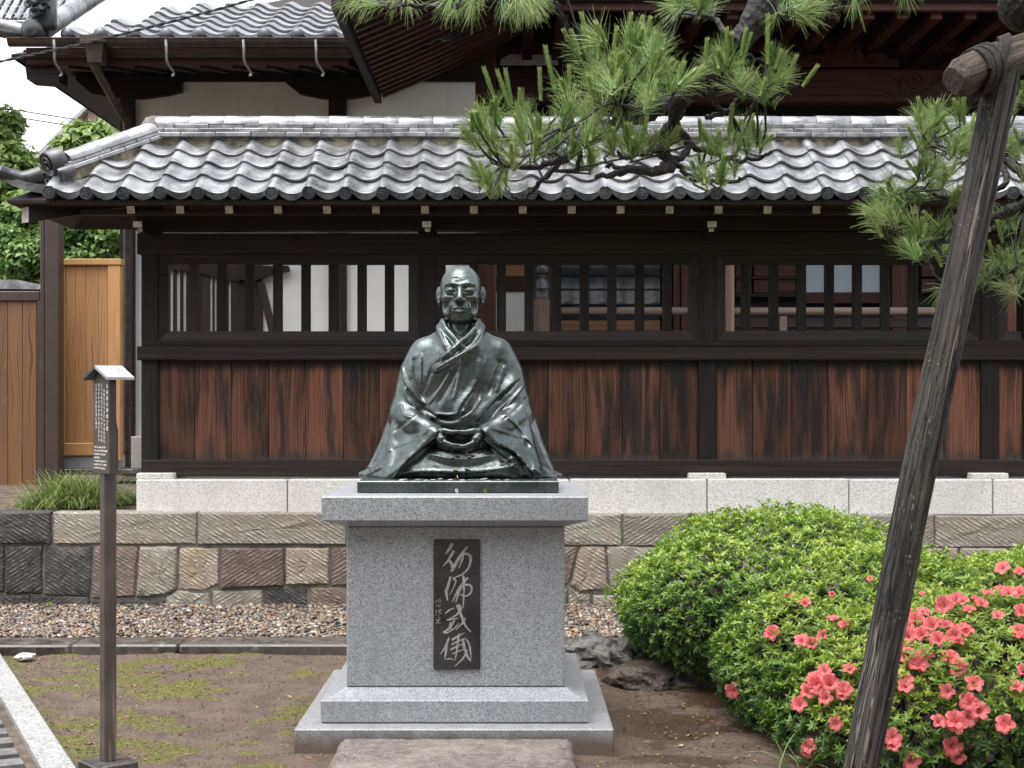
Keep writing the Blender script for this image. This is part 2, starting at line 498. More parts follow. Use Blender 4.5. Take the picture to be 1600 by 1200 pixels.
# gravel strip: thousands of pebbles on a bed
bx_bed = MB().box((-5.2, 8.78, -0.05), (5.2, 10.3, 0.045))
structure(put("gravel_bed", bx_bed.mesh("gravel_bed"), MAT_DIRT))
def pebble_mat():
    q = NT("river_pebbles")
    i = q.island()
    col = q.ramp(i, [(0.0, (0.035, 0.033, 0.033)), (0.18, (0.12, 0.105, 0.09)), (0.34, (0.30, 0.23, 0.16)), (0.42, (0.055, 0.05, 0.05)), (0.52, (0.20, 0.11, 0.06)),
                     (0.6, (0.36, 0.32, 0.26)), (0.7, (0.09, 0.075, 0.065)), (0.78, (0.40, 0.26, 0.14)), (0.86, (0.16, 0.15, 0.14)), (0.95, (0.5, 0.46, 0.4))])
    n = q.noise(q.pos(), 120, 3)
    col = q.mix(q.mapr(n, 0.4, 0.7, 0, 0.35), col, (0.08, 0.06, 0.05))
    return q.done(col, 0.4, 0, None, 0.5)
pv, pf = pebbles(18500, -4.6, 1.5, 8.80, 10.24, 0.058, 0.0088, 0.018, 11)
g = stuff(put("gravel", np_mesh("gravel", pv, pf), pebble_mat()))
tag(g, "brown and grey pebble gravel between the dark kerb and the stone wall", "gravel")

# ---- retaining wall of tooled stones
def stone_mat(name, c1, c2, c3):
    q = NT(name)
    co = q.vmath('ADD', q.pos(), q.rofs(11))
    n = q.noise(co, 14, 6, 0.7); f = q.noise(co, 95, 4, 0.75)
    x, y, z = q.sep(q.pos())
    sg = q.math('SUBTRACT', q.math('MULTIPLY', q.math('GREATER_THAN', q.rnd(), 0.45), 2.0), 1.0)
    dg = q.comb(q.math('ADD', q.math('MULTIPLY', x, 0.8), q.math('MULTIPLY', q.math('MULTIPLY', z, 1.3), sg)), q.math('MULTIPLY', z, 0.4), 0.0)
    w = q.wave(dg, 8, 3.0, 3, 2.5)
    chis = q.math('MULTIPLY', w, q.mapr(q.noise(co, 24, 4, 0.7), 0.42, 0.62))
    col = q.mix(q.mapr(q.math('ADD', q.math('MULTIPLY', n, 0.5), q.math('MULTIPLY', chis, 0.35)), 0.22, 0.62), c1, c2)
    col = q.mix(q.mapr(q.noise(co, 4, 4), 0.5, 0.70, 0, 0.6), col, c3)
    col = q.mix(q.mapr(f, 0.52, 0.72, 0, 0.45), col, tuple(v * 0.35 for v in c1))
    k = q.mapr(q.rnd(), 0, 1, 0.8, 1.2, False)
    col = q.mix(1.0, col, q.comb(k, k, k), 'MULTIPLY')
    h = q.math('ADD', q.math('MULTIPLY', chis, 1.0), q.math('ADD', q.math('MULTIPLY', f, 0.55), q.math('MULTIPLY', n, 0.25)))
    return q.done(col, 0.62, 0, q.bump(h, 0.55, 0.02))
ST_DARK = stone_mat("tooled_stone_dark", (0.045, 0.043, 0.042), (0.12, 0.11, 0.1), (0.17, 0.14, 0.11))
ST_GREY = stone_mat("tooled_stone_grey", (0.27, 0.245, 0.205), (0.43, 0.395, 0.335), (0.31, 0.245, 0.175))
ST_PINK = stone_mat("tooled_stone_pink", (0.17, 0.125, 0.105), (0.29, 0.22, 0.182), (0.22, 0.19, 0.17))
ST_TAN = stone_mat("tooled_stone_tan", (0.30, 0.245, 0.18), (0.50, 0.45, 0.37), (0.33, 0.23, 0.13))
def stone_mesh(poly, y, depth=0.25, seed=0):
    """a stone whose face is a convex outline in (x, z); rounded arris, uneven face"""
    r = random.Random(seed)
    ring = []
    n = len(poly)
    for i in range(n):
        a, b = poly[i], poly[(i + 1) % n]
        for k in range(6):
            t = k / 6
            w = 0.004 if 0 < k < 6 else 0.0
            ring.append((a[0] + (b[0] - a[0]) * t + r.uniform(-w, w), a[1] + (b[1] - a[1]) * t + r.uniform(-w, w)))
    cx = sum(p[0] for p in ring) / len(ring); cz = sum(p[1] for p in ring) / len(ring)
    N = len(ring); vs = []; fs = []
    lv = [(0.0, depth), (0.0, 0.012), (0.022, 0.002), (0.09, -0.006), (0.45, -0.008), (0.75, -0.006)]
    lx = max(abs(p[0] - cx) for p in ring); lz = max(abs(p[1] - cz) for p in ring)
    for li, (t, d) in enumerate(lv):
        for p in ring:
            if li == 2: k = 0.006; q_ = (p[0] - math.copysign(min(k, abs(p[0] - cx)), p[0] - cx), p[1] - math.copysign(min(k, abs(p[1] - cz)), p[1] - cz))
            else: q_ = (p[0] + (cx - p[0]) * t, p[1] + (cz - p[1]) * t)
            vs.append((q_[0], y + d + (r.uniform(-0.006, 0.006) if li > 1 else 0), q_[1]))
    vs.append((cx, y - 0.006, cz))
    for l in range(len(lv) - 1):
        for k in range(N):
            a = l * N + k; b = l * N + (k + 1) % N
            fs.append((a, b, b + N, a + N))
    o = (len(lv) - 1) * N
    for k in range(N): fs.append((o + k, o + (k + 1) % N, len(vs) - 1))
    m = MB(); m.add(vs, fs)
    return m.mesh("stone", 35)
WALL_Y = 10.2
sw = thing("stone_retaining_wall", "low retaining wall of tooled brown and grey stones behind the gravel strip", "stone wall", (-0.5, WALL_Y, 0))
def zx(pts, d=WALL_Y): return [((x - 800) * d / F, CZ + (HY - y) * d / F) for x, y in pts]
def rect(x0, x1, y0, y1): return [(x0, y0), (x1, y0), (x1, y1), (x0, y1)]
stones = []
for i, (a, b) in enumerate([(-190, -92), (-90, 79), (82, 306), (309, 540), (542, 770), (772, 971), (974, 1215), (1217, 1459), (1461, 1610), (1613, 1800)]):
    t = 800 + 0.0035 * a
    stones.append((rect(a, b, t, 850 + 0.004 * a), ST_DARK if i < 2 else ST_GREY))
row2 = [([(-120, 853), (-40, 853), (-42, 927), (-120, 927)], ST_DARK), ([(-37, 853), (7, 853), (6, 925), (-39, 927)], ST_DARK), ([(10, 852), (67, 852), (65, 928), (8, 928)], ST_DARK),
        ([(70, 853), (144, 853), (141, 936), (67, 930)], ST_DARK), ([(146, 853), (215, 853), (211, 933), (143, 936)], ST_PINK),
        ([(218, 854), (277, 854), (274, 920), (258, 930), (213, 932)], ST_GREY), ([(279, 855), (342, 855), (342, 913), (320, 924), (277, 920)], ST_TAN),
        ([(345, 856), (443, 856), (443, 916), (345, 920)], ST_PINK), ([(446, 856), (514, 856), (513, 914), (446, 914)], ST_TAN),
        ([(517, 855), (600, 855), (600, 914), (517, 916)], ST_PINK), ([(602, 855), (690, 855), (690, 914), (602, 916)], ST_GREY), ([(692, 855), (770, 855), (770, 914), (692, 916)], ST_GREY),
        ([(772, 854), (858, 854), (857, 918), (772, 916)], ST_GREY), ([(861, 853), (903, 853), (888, 912), (860, 920)], ST_PINK),
        ([(906, 853), (945, 853), (951, 921), (905, 925), (891, 914)], ST_TAN), ([(948, 853), (1030, 853), (1025, 925), (954, 926)], ST_GREY)]
x = 1033
while x < 1760:
    w = 62 + rng.random() * 50
    row2.append(([(x, 853 + 0.006 * (x - 1000)), (x + w, 853 + 0.006 * (x - 1000)), (x + w - 3, 930), (x - 3, 930)], ST_GREY if rng.random() < 0.7 else ST_TAN)); x += w + 3
row3 = [(rect(-120, 46, 930, 975), ST_DARK), (rect(49, 140, 932, 975), ST_DARK), (rect(143, 256, 938, 975), ST_DARK), ([(259, 933), (276, 923), (320, 928), (328, 926), (328, 975), (259, 975)], ST_GREY),
        ([(331, 923), (411, 921), (412, 975), (331, 975)], ST_GREY), (rect(414, 480, 919, 975), ST_DARK), (rect(483, 600, 918, 975), ST_PINK), (rect(603, 740, 919, 975), ST_GREY), (rect(743, 885, 921, 975), ST_GREY),
        ([(888, 917), (905, 928), (922, 929), (924, 975), (888, 975)], ST_GREY), (rect(927, 1040, 930, 975), ST_GREY), (rect(1043, 1160, 934, 975), ST_GREY), (rect(1163, 1320, 934, 975), ST_GREY), (rect(1323, 1500, 934, 975), ST_GREY), (rect(1503, 1760, 934, 975), ST_GREY)]
for i, (pl, mt) in enumerate(stones + row2 + row3):
    put("stone", stone_mesh(zx(pl), WALL_Y + rng.uniform(-0.012, 0.012), 0.22, i), mt, sw)
bx("mortar_core", (-5, WALL_Y + 0.014, -0.02), (5, WALL_Y + 0.3, 0.705), blotchy("grey_joint_mortar", (0.10, 0.09, 0.08), (0.20, 0.18, 0.155), 15, 0.9, 100, 0.5, 0.01), sw, 0)

# ---- pale granite footing under the fence
MAT_GRAN_PALE = granite("granite_pale", (0.80, 0.775, 0.73), (0.44, 0.42, 0.385), 210, 0.6)
gf = thing("granite_footing", "pale granite footing blocks under the timber fence, on top of the stone wall", "footing", (0.4, 10.3, 0.72))
FY = 10.3
jx = [212, 449, 676, 890, 1105, 1327, 1552, 1790]
for a, b in zip(jx[:-1], jx[1:]):
    put("granite_block", MB().box(((a + 0.8 - 800) * FY / F, FY + rng.uniform(-0.003, 0.003), 0.6), ((b - 0.8 - 800) * FY / F, 10.72, 0.955 + rng.uniform(-0.004, 0.002)), 0.008).mesh("granite_block"), MAT_GRAN_PALE, gf)
for c in (241, 668, 1106, 1548):
    put("post_pad", MB().box(((c - 29 - 800) * FY / F, FY + 0.012, 0.951), ((c + 29 - 800) * FY / F, 10.7, 0.996), 0.006).mesh("post_pad"), MAT_GRAN_PALE, gf)

# ---- granite plinth of the statue
MAT_GRAN = granite("granite_grey", (0.37, 0.382, 0.402), (0.115, 0.121, 0.136), 330, 0.42)
MAT_GRAN_BASE = granite("granite_grey_soil_stained", (0.37, 0.38, 0.395), (0.115, 0.121, 0.132), 330, 0.45, (-0.02, 0.09, (0.10, 0.068, 0.045)))
PX, PY = -0.2475, 6.78
pl = thing("granite_plinth", "grey granite plinth with stepped base and black inscribed plaque under the bronze statue", "plinth", (PX, PY, 0))
def sq(h0, h1, z0, z1, mb=None, bev=0.006):
    """square block, half width h0 at the bottom to h1 at the top"""
    mb = mb or MB()
    if h0 == h1: return mb.box((PX - h0, PY - h0, z0), (PX + h0, PY + h0, z1), bev)
    vs = [(PX + sx * h, PY + sy * h, z) for h, z in ((h0, z0), (h1, z1)) for sx, sy in ((-1, -1), (1, -1), (1, 1), (-1, 1))]
    return mb.add(vs, [(3, 2, 1, 0), (4, 5, 6, 7)] + [(i, (i + 1) % 4, 4 + (i + 1) % 4, 4 + i) for i in range(4)])
put("base_slab", sq(0.681, 0.681, -0.06, 0.114).mesh("base_slab"), MAT_GRAN_BASE, pl)
def lathe_sq(prof):
    mb = MB(); vs = []; fs = []
    for h, z in prof: vs += [(PX + sx * h, PY + sy * h, z) for sx, sy in ((-1, -1), (1, -1), (1, 1), (-1, 1))]
    for i in range(len(prof) - 1):
        for k in range(4): fs.append((4 * i + k, 4 * i + (k + 1) % 4, 4 * i + 4 + (k + 1) % 4, 4 * i + 4 + k))
    fs.append((3, 2, 1, 0)); n = 4 * (len(prof) - 1); fs.append((n, n + 1, n + 2, n + 3))
    return mb.add(vs, fs)
put("step_block", lathe_sq([(0.574, 0.1165), (0.58, 0.122), (0.58, 0.21), (0.576, 0.216), (0.572, 0.2175), (0.55, 0.221), (0.525, 0.229), (0.505, 0.24), (0.492, 0.249), (0.486, 0.252)]).mesh("step_block"), MAT_GRAN, pl)
put("shaft", sq(0.4795, 0.4795, 0.2545, 0.958, None, 0.005).mesh("shaft"), MAT_GRAN, pl)
put("cap_slab", lathe_sq([(0.488, 0.9605), (0.497, 0.966), (0.573, 0.990), (0.577, 0.994), (0.577, 1.091), (0.571, 1.097)]).mesh("cap_slab"), MAT_GRAN, pl)
# plaque with brush lettering cut into it
q = NT("polished_black_stone")
n_ = q.noise(q.pos(), 240, 2); bgn = q.noise(q.pos(), 5, 4)
MAT_PLAQUE = q.done(q.mix(q.mapr(bgn, 0.4, 0.7), (0.016, 0.016, 0.017), (0.036, 0.037, 0.038)), q.mapr(n_, 0.3, 0.7, 0.22, 0.36), 0)
MAT_CUT = blotchy("rough_cut_lettering", (0.21, 0.21, 0.215), (0.36, 0.36, 0.365), 60, 0.8, 220, 0.4, 0.002)
SH = PY - 0.4795
def pq(zx_, zy_):
    x, y = 660 + zx_ / 5.218, 830 + zy_ / 5.218
    return P(x, y, SH - 0.012)
a, b = pq(90, 68), pq(470, 1128)
plaque = put("plaque", MB().box((a.x, SH - 0.012, b.z), (b.x, SH + 0.01, a.z), 0.0025).mesh("plaque"), MAT_PLAQUE, pl)
strokes = [
 # first character
 ([(245, 98), (222, 140), (190, 187)], 22), ([(258, 158), (238, 190), (212, 235), (168, 288)], 18), ([(214, 232), (240, 268), (242, 305), (232, 328)], 18),
 ([(234, 330), (262, 285), (300, 215), (340, 160), (372, 122)], 20), ([(330, 196), (322, 238), (298, 302)], 15), ([(312, 205), (345, 184), (384, 196), (394, 235), (375, 300), (330, 348), (284, 370), (246, 381)], 16),
 # second
 ([(232, 368), (215, 425), (204, 470), (178, 490)], 16), ([(206, 452), (196, 500), (206, 566)], 20), ([(252, 402), (262, 388), (272, 410), (250, 470), (222, 520)], 11),
 ([(372, 378), (330, 425), (285, 490), (246, 576)], 16), ([(322, 440), (296, 500), (272, 584)], 15), ([(326, 352), (338, 400), (338, 500), (332, 626)], 16),
 ([(300, 470), (345, 440), (388, 440), (402, 468), (392, 505), (360, 528), (325, 522), (292, 508)], 14),
 # third
 ([(186, 672), (222, 642), (262, 626)], 11), ([(276, 614), (300, 606), (312, 640), (280, 680), (240, 705), (200, 726)], 15), ([(288, 616), (318, 690), (350, 770), (394, 820)], 17),
 ([(350, 704), (326, 750), (272, 804)], 12), ([(198, 726), (250, 716), (296, 708)], 12), ([(262, 722), (236, 770), (200, 808), (172, 824), (206, 826), (262, 790), (300, 748)], 13), ([(232, 738), (222, 775), (240, 810)], 10),
 # fourth
 ([(218, 868), (186, 945), (148, 1002)], 14), ([(200, 922), (192, 980), (182, 1050)], 16), ([(240, 888), (290, 856), (344, 828)], 13), ([(238, 924), (296, 896), (352, 872)], 12), ([(228, 968), (280, 940), (336, 918)], 12),
 ([(298, 834), (288, 920), (268, 1052)], 13), ([(196, 1044), (232, 1040), (264, 1056)], 9), ([(246, 1000), (300, 976), (352, 960)], 10), ([(330, 878), (344, 960), (372, 1030), (396, 1060)], 17),
 ([(356, 880), (382, 925), (394, 1000), (394, 1056)], 12), ([(366, 968), (332, 1036), (264, 1102)], 11),
 # the small signature
 ([(114, 562), (112, 592)], 4), ([(124, 566), (150, 560), (150, 592)], 4), ([(130, 576), (140, 586)], 4), ([(112, 612), (146, 604), (134, 628)], 4), ([(116, 640), (108, 692)], 4), ([(126, 648), (152, 640), (132, 664), (152, 668), (126, 690)], 4),
 ([(126, 706), (150, 704)], 4), ([(110, 726), (154, 718)], 4), ([(126, 726), (120, 745), (104, 756)], 4), ([(136, 726), (132, 750), (156, 744)], 4)]
mb = MB()
for si, (pts, w) in enumerate(strokes):
    sp = smoothed(pts, 7)
    vs = []; n = len(sp)
    dd = 0.0125 + 0.00012 * (si % 7)
    for i, p in enumerate(sp):
        t = sp[min(i + 1, n - 1)] - sp[max(i - 1, 0)]; t = t / (np.linalg.norm(t) or 1)
        nn = np.array([-t[1], t[0]])
        e = i / (n - 1)
        ww = w * (0.62 + 0.38 * math.sin(math.pi * min(1, e * 1.2 + 0.12))) * (1.0 if e < 0.8 else 1 - (e - 0.8) * 2.2) * 0.64
        for sgn, dz in ((1, 0.0), (0, 0.0012), (-1, 0.0)):
            q_ = pq(*(p + nn * ww * sgn)); vs.append((q_.x, SH - dd - dz, q_.z))
    fs = []
    for i in range(n - 1):
        for k in (0, 1): fs.append((3 * i + k, 3 * i + k + 1, 3 * i + 4 + k, 3 * i + 3 + k))
    mb.add(vs, fs)
stuff(put("lettering", mb.mesh("lettering", 60), MAT_CUT, plaque))

# ---- stepping slab in front of the plinth
def slab_mat():
    q = NT("pinkish_worn_slab")
    n = q.noise(q.pos(), 26, 6, 0.7); f = q.noise(q.pos(), 150, 3, 0.7); b = q.noise(q.pos(), 3.5, 4)
    col = q.mix(q.mapr(n, 0.35, 0.66), (0.065, 0.052, 0.048), (0.19, 0.155, 0.14))
    col = q.mix(q.mapr(f, 0.5, 0.66, 0, 0.85), col, (0.42, 0.385, 0.345))
    col = q.mix(q.mapr(b, 0.45, 0.65, 0, 0.35), col, (0.31, 0.27, 0.235))
    return q.done(col, q.mapr(b, 0.4, 0.6, 0.3, 0.55), 0, q.bump(q.math('ADD', n, f), 0.6, 0.008))
xs = np.linspace(0, 1, 46); ys = np.linspace(0, 1, 44)
gx, gy = np.meshgrid(xs, ys, indexing='ij')
edge = np.minimum(np.minimum(gx, 1 - gx) * 0.97, np.minimum(gy, 1 - gy) * 0.9)
wob = 0.006 * bump_field(gx * 9, gy * 9, 9)
vx = -0.722 + gx * 0.972 + wob * (gx - 0.5) * 2; vy = 5.16 + gy * 0.885 + 0.5 * wob
vz = 0.093 - 0.022 * np.exp(-edge / 0.012) + 0.005 * bump_field(gx * 14, gy * 12, 21) + nrng.uniform(-0.0012, 0.0012, gx.shape)
gi = np.arange(gx.size).reshape(gx.shape)
quads = np.stack([gi[:-1, :-1], gi[1:, :-1], gi[1:, 1:], gi[:-1, 1:]], -1).reshape(-1, 4)
ring = list(gi[:, 0]) + list(gi[-1, 1:]) + list(gi[-2::-1, -1]) + list(gi[0, -2:0:-1])
tv = np.stack([vx, vy, vz], -1).reshape(-1, 3)
skirt = tv[ring].copy(); skirt[:, 2] = -0.05
n0 = len(tv); L_ = len(ring)
sk = np.array([(ring[k], n0 + k, n0 + (k + 1) % L_, ring[(k + 1) % L_]) for k in range(L_)])
st_o = put("stepping_slab", np_mesh("stepping_slab", np.vstack([tv, skirt]), np.vstack([quads, sk])), slab_mat())
tag(st_o, "worn pinkish stone slab lying on the ground before the plinth", "stone slab")

# ---- paved path with granite edging at the left
MAT_GRAN_EDGE = granite("granite_edging", (0.40, 0.4, 0.395), (0.13, 0.13, 0.13), 170, 0.5)
pa = structure(bpy.data.objects.new("path", None)); COL.objects.link(pa); pa.location = (-2.6, 6.0, 0)
u0 = Vector((-1.83, 5.9, 0)); du = Vector((-0.4275, 0.904, 0)); dn = Vector((-0.904, -0.4275, 0))
MAT_PAVER = blotchy("grey_paver", (0.10, 0.10, 0.102), (0.19, 0.188, 0.185), 20, 0.55, 160, 0.4, 0.003, rvar=0.18)
rotm = math.atan2(du.y, du.x)
def along(name, s0, s1, t0, t1, z0, z1, mat, parent, bev):
    c = u0 + du * ((s0 + s1) / 2) + dn * ((t0 + t1) / 2)
    m = MB().box((-(s1 - s0) / 2, -(t1 - t0) / 2, z0), ((s1 - s0) / 2, (t1 - t0) / 2, z1), bev)
    return put(name, m.mesh(name), mat, parent, (c.x, c.y, 0), (0, 0, rotm))
s = -1.6
for k, L in enumerate([0.92, 0.93, 0.92, 0.93, 0.92]):
    along("edging_stone", s + 0.003, s + L - 0.003, 0.0, 0.125, -0.05, 0.062, MAT_GRAN_EDGE, pa, 0.008); s += L
me_pav = MB().box((-0.097, -0.0485, -0.02), (0.097, 0.0485, 0.05), 0.005).mesh("paver")
me_pav.materials.append(MAT_PAVER)
for i in range(-7, 13):
    for j in range(0, 7):
        c = u0 + du * (0.1 * i) + dn * (0.25 + 0.2 * j + 0.02)
        if i % 2: c = c + dn * 0.1
        xx = 800 + c.x * F / max(c.y, 0.5); yy = HY + 1.45 * F / max(c.y, 0.5)
        if xx < -60 or yy > 1290: continue
        put("paver", me_pav, None, pa, (c.x, c.y, rng.uniform(-0.003, 0.002)), (0, 0, rotm + math.pi / 2 + rng.uniform(-0.01, 0.01)))
along("path_bed", -2.5, 3.2, 0.12, 2.4, -0.04, 0.026, MAT_DIRT, pa, 0)

# ------------------------------------------------------------------ roofed timber fence
def board_mat():
    q = NT("charred_cedar_boards")
    p = q.pos(); o = q.rofs(53)
    x, y, z = q.sep(p)
    r = q.rnd()
    px_ = q.math('ADD', x, q.math('MULTIPLY', r, 31.0))
    # arched growth rings: bands across the board bent by height
    bend = q.math('MULTIPLY', q.noise(q.comb(q.math('MULTIPLY', px_, 5.0), 0.0, q.math('MULTIPLY', z, 1.3)), 1.0, 2), 0.07)
    xx = q.math('ADD', px_, bend)
    ring = q.noise(q.comb(q.math('MULTIPLY', xx, 150.0), 3.0, q.math('MULTIPLY', z, 0.8)), 1.0, 3, 0.55)
    fine = q.noise(q.comb(q.math('MULTIPLY', xx, 420.0), 7.0, q.math('MULTIPLY', z, 2.0)), 1.0, 3, 0.6)
    char = q.noise(q.comb(q.math('MULTIPLY', xx, 11.0), 1.0, q.math('MULTIPLY', z, 1.2)), 1.0, 4, 0.6, 0.2)
    # wear: worn red in the middle, stain kept near the rails
    band = q.math('MULTIPLY', q.mapr(q.math('ADD', z, q.math('MULTIPLY', char, 0.22)), 1.15, 1.34), q.mapr(q.math('ADD', z, q.math('MULTIPLY', char, -0.16)), 1.73, 1.60))
    mask = q.math('MULTIPLY', q.mapr(q.math('ADD', char, q.mapr(r, 0, 1, -0.10, 0.08, False)), 0.36, 0.60, 0.05, 1.0), q.mapr(band, 0, 1, 0.05, 1.0))
    red = q.mix(q.mapr(ring, 0.35, 0.62), (0.038, 0.014, 0.010), (0.185, 0.072, 0.040))
    red = q.mix(q.mapr(fine, 0.62, 0.74, 0, 0.55), red, (0.29, 0.13, 0.08))
    dark = q.mix(q.mapr(ring, 0.4, 0.65), (0.006, 0.0055, 0.0055), (0.020, 0.0145, 0.013))
    col = q.mix(mask, dark, red)
    pale = q.math('MULTIPLY', q.mapr(q.math('ADD', z, q.math('MULTIPLY', fine, 0.13)), 1.245, 1.10), q.mapr(fine, 0.42, 0.6))
    col = q.mix(q.math('MULTIPLY', pale, 0.6), col, (0.21, 0.18, 0.155))
    kk = q.mapr(q.math('FRACT', q.math('MULTIPLY', r, 7.3)), 0, 1, 0.6, 1.3, False)
    col = q.mix(1.0, col, q.comb(kk, kk, kk), 'MULTIPLY')
    return q.done(col, q.mapr(ring, 0.3, 0.7, 0.5, 0.72), 0, q.bump(q.math('ADD', ring, q.math('MULTIPLY', fine, 0.6)), 0.35, 0.004), 0.35)
MAT_BOARD = board_mat()
MAT_DWOOD_V = wood("dark_stained_timber_upright", (0.007, 0.0063, 0.0063), (0.024, 0.019, 0.017), 'Z', 60, 1.4, 0.62, rvar=0.2)
MAT_DWOOD_H = wood("dark_stained_timber_rail", (0.009, 0.0077, 0.0076), (0.036, 0.024, 0.020), 'X', 70, 1.2, 0.55, (0.07, 0.042, 0.032), rvar=0.15)
MAT_EAVE = wood("brown_eave_board", (0.045, 0.026, 0.018), (0.115, 0.066, 0.045), 'X', 45, 1.0, 0.6)
MAT_WHITE_END = blotchy("chalk_white_rafter_end", (0.36, 0.33, 0.27), (0.60, 0.57, 0.49), 30, 0.8, 160, 0.2, 0.002)
def tile_mat(name, a, b, c):
    q = NT(name)
    co = q.vmath('ADD', q.pos(), q.rofs(23))
    n = q.noise(co, 7, 6, 0.62); f = q.noise(co, 60, 4, 0.65)
    col = q.mix(q.mapr(n, 0.38, 0.62), a, b)
    col = q.mix(q.mapr(f, 0.58, 0.72, 0, 0.7), col, tuple(v * 0.45 for v in a))
    col = q.mix(q.mapr(q.noise(co, 18, 5, 0.7), 0.57, 0.7, 0, 0.6), col, c)
    k = q.mapr(q.rnd(), 0, 1, 0.78, 1.18, False)
    col = q.mix(1.0, col, q.comb(k, k, k), 'MULTIPLY')
    return q.done(col, q.mapr(n, 0.35, 0.65, 0.24, 0.44), 0.4, q.bump(q.math('ADD', n, q.math('MULTIPLY', f, 0.4)), 0.22, 0.006), 0.6, 0.25, 0.15)
MAT_TILE = tile_mat("smoked_grey_roof_tile", (0.15, 0.152, 0.158), (0.30, 0.303, 0.315), (0.35, 0.335, 0.31))
MAT_TILE_RIDGE = tile_mat("smoked_grey_ridge_tile", (0.20, 0.202, 0.21), (0.36, 0.365, 0.38), (0.40, 0.39, 0.365))
MAT_TILE_DARK = tile_mat("dark_tile_end", (0.04, 0.042, 0.046), (0.085, 0.087, 0.092), (0.14, 0.135, 0.125))
MAT_CLAY = blotchy("ridge_bedding_clay", (0.20, 0.17, 0.125), (0.44, 0.39, 0.30), 18, 0.9, 90, 0.6, 0.01, c3=(0.12, 0.10, 0.08))

BY = 10.45                       # face of the boards
def bxp(x): return (x - 800) * BY / F
def bzp(y): return CZ + (HY - y) * BY / F
fence = thing("timber_fence", "dark charred timber fence with slatted openings and a grey tiled roof behind the statue", "fence", (0, BY, 0.96))
XL, XR = bxp(222), 3.9
posts = [235, 667, 1105, 1546]
for i, c in enumerate(posts):
    hw = 13.3 if i == 0 else 14
    put("post", MB().box((bxp(c - hw), BY - 0.025, 0.997), (bxp(c + hw), BY + 0.13, 2.96), 0.007).mesh("post"), MAT_DWOOD_V, fence)
bx("post", (3.72, BY - 0.025, 0.997), (3.9, BY + 0.13, 2.96), MAT_DWOOD_V, fence)
bx("sill_rail", (XL + 0.003, BY - 0.045, 0.966), (XR - 0.003, BY + 0.1, bzp(718)), MAT_DWOOD_H, fence, 0.008)
bx("middle_rail", (bxp(217), BY - 0.062, bzp(563)), (XR + 0.002, BY + 0.095, bzp(541.5)), MAT_DWOOD_H, fence, 0.006)
bx("head_beam", (bxp(216), BY - 0.04, bzp(398)), (XR + 0.004, BY + 0.11, bzp(365)), MAT_DWOOD_H, fence, 0.006)
bx("top_plate", (bxp(214), BY - 0.05, bzp(361)), (XR + 0.006, BY + 0.12, bzp(333)), MAT_DWOOD_H, fence, 0.006)
bx("backing_board", (bxp(245), BY + 0.027, bzp(720)), (XR - 0.02, BY + 0.036, bzp(560)), MAT_DWOOD_V, fence, 0)
# boards, each with its own seam
for a, b in zip(posts[:-1] , posts[1:]):
    x0, x1 = a + (13 if a == 235 else 14), b - 14
    n = 7
    xs_ = [x0 + (x1 - x0) * k / n + (rng.uniform(-2.5, 2.5) if 0 < k < n else 0) for k in range(n + 1)]
    for k in range(n):
        put("board", MB().box((bxp(xs_[k]) + 0.0015, BY + rng.uniform(-0.003, 0.003), bzp(719)), (bxp(xs_[k + 1]) - 0.0015, BY + 0.024, bzp(562)), 0.0035).mesh("board"), MAT_BOARD, fence)
for k in range(3):
    put("board", MB().box((bxp(1560 + k * 58) + 0.0015, BY, bzp(719)), (bxp(1618 + k * 58) - 0.0015, BY + 0.024, bzp(562)), 0.0035).mesh("board"), MAT_BOARD, fence)
bx("window_sill", (XL + 0.01, BY - 0.03, bzp(541.2)), (XR, BY + 0.08, bzp(532.3)), MAT_DWOOD_H, fence, 0.004)
# slatted openings: mitred frame and uprights
def frame_mesh(x0, x1, z0, z1, w, y0, y1):
    mb = MB()
    o = [(x0, z0), (x1, z0), (x1, z1), (x0, z1)]; i_ = [(x0 + w, z0 + w), (x1 - w, z0 + w), (x1 - w, z1 - w), (x0 + w, z1 - w)]
    res = []
    for k in range(4):
        a, b = o[k], o[(k + 1) % 4]; c, d = i_[(k + 1) % 4], i_[k]
        m = MB()
        ch = 0.02
        m.add([(a[0], y0, a[1]), (b[0], y0, b[1]), (c[0], y0 + ch, c[1]), (d[0], y0 + ch, d[1]), (a[0], y1, a[1]), (b[0], y1, b[1]), (c[0], y1, c[1]), (d[0], y1, d[1])],
              [(0, 1, 2, 3), (7, 6, 5, 4), (0, 4, 5, 1), (2, 6, 7, 3), (1, 5, 6, 2), (0, 3, 7, 4)])
        res.append(m.mesh("frame_piece"))
    return res
for a, b, first in ((235, 667, 1), (667, 1105, 0), (1105, 1546, 0), (1546, 1800, 0)):
    x0, x1 = a + (13 if first else 14), b - 14
    for m in frame_mesh(bxp(x0) + 0.002, bxp(x1) - 0.002, bzp(532), bzp(398.5), 0.068, BY - 0.01, BY + 0.07):
        put("frame_piece", m, MAT_DWOOD_H, fence)
    if a == 235: cs = [302, 346, 389, 433, 477, 521, 565, 608]
    elif a == 667: cs = [740 + 43.3 * k for k in range(8)]
    elif a == 1105: cs = [1166 + 43.7 * k for k in range(9)]
    else: cs = [1606 + 43.7 * k for k in range(4)]
    for c in cs:
        put("slat", MB().box((bxp(c - 7.3), BY + 0.018, bzp(519)), (bxp(c + 7.3), BY + 0.058, bzp(411)), 0.003).mesh("slat"), MAT_DWOOD_V, fence)

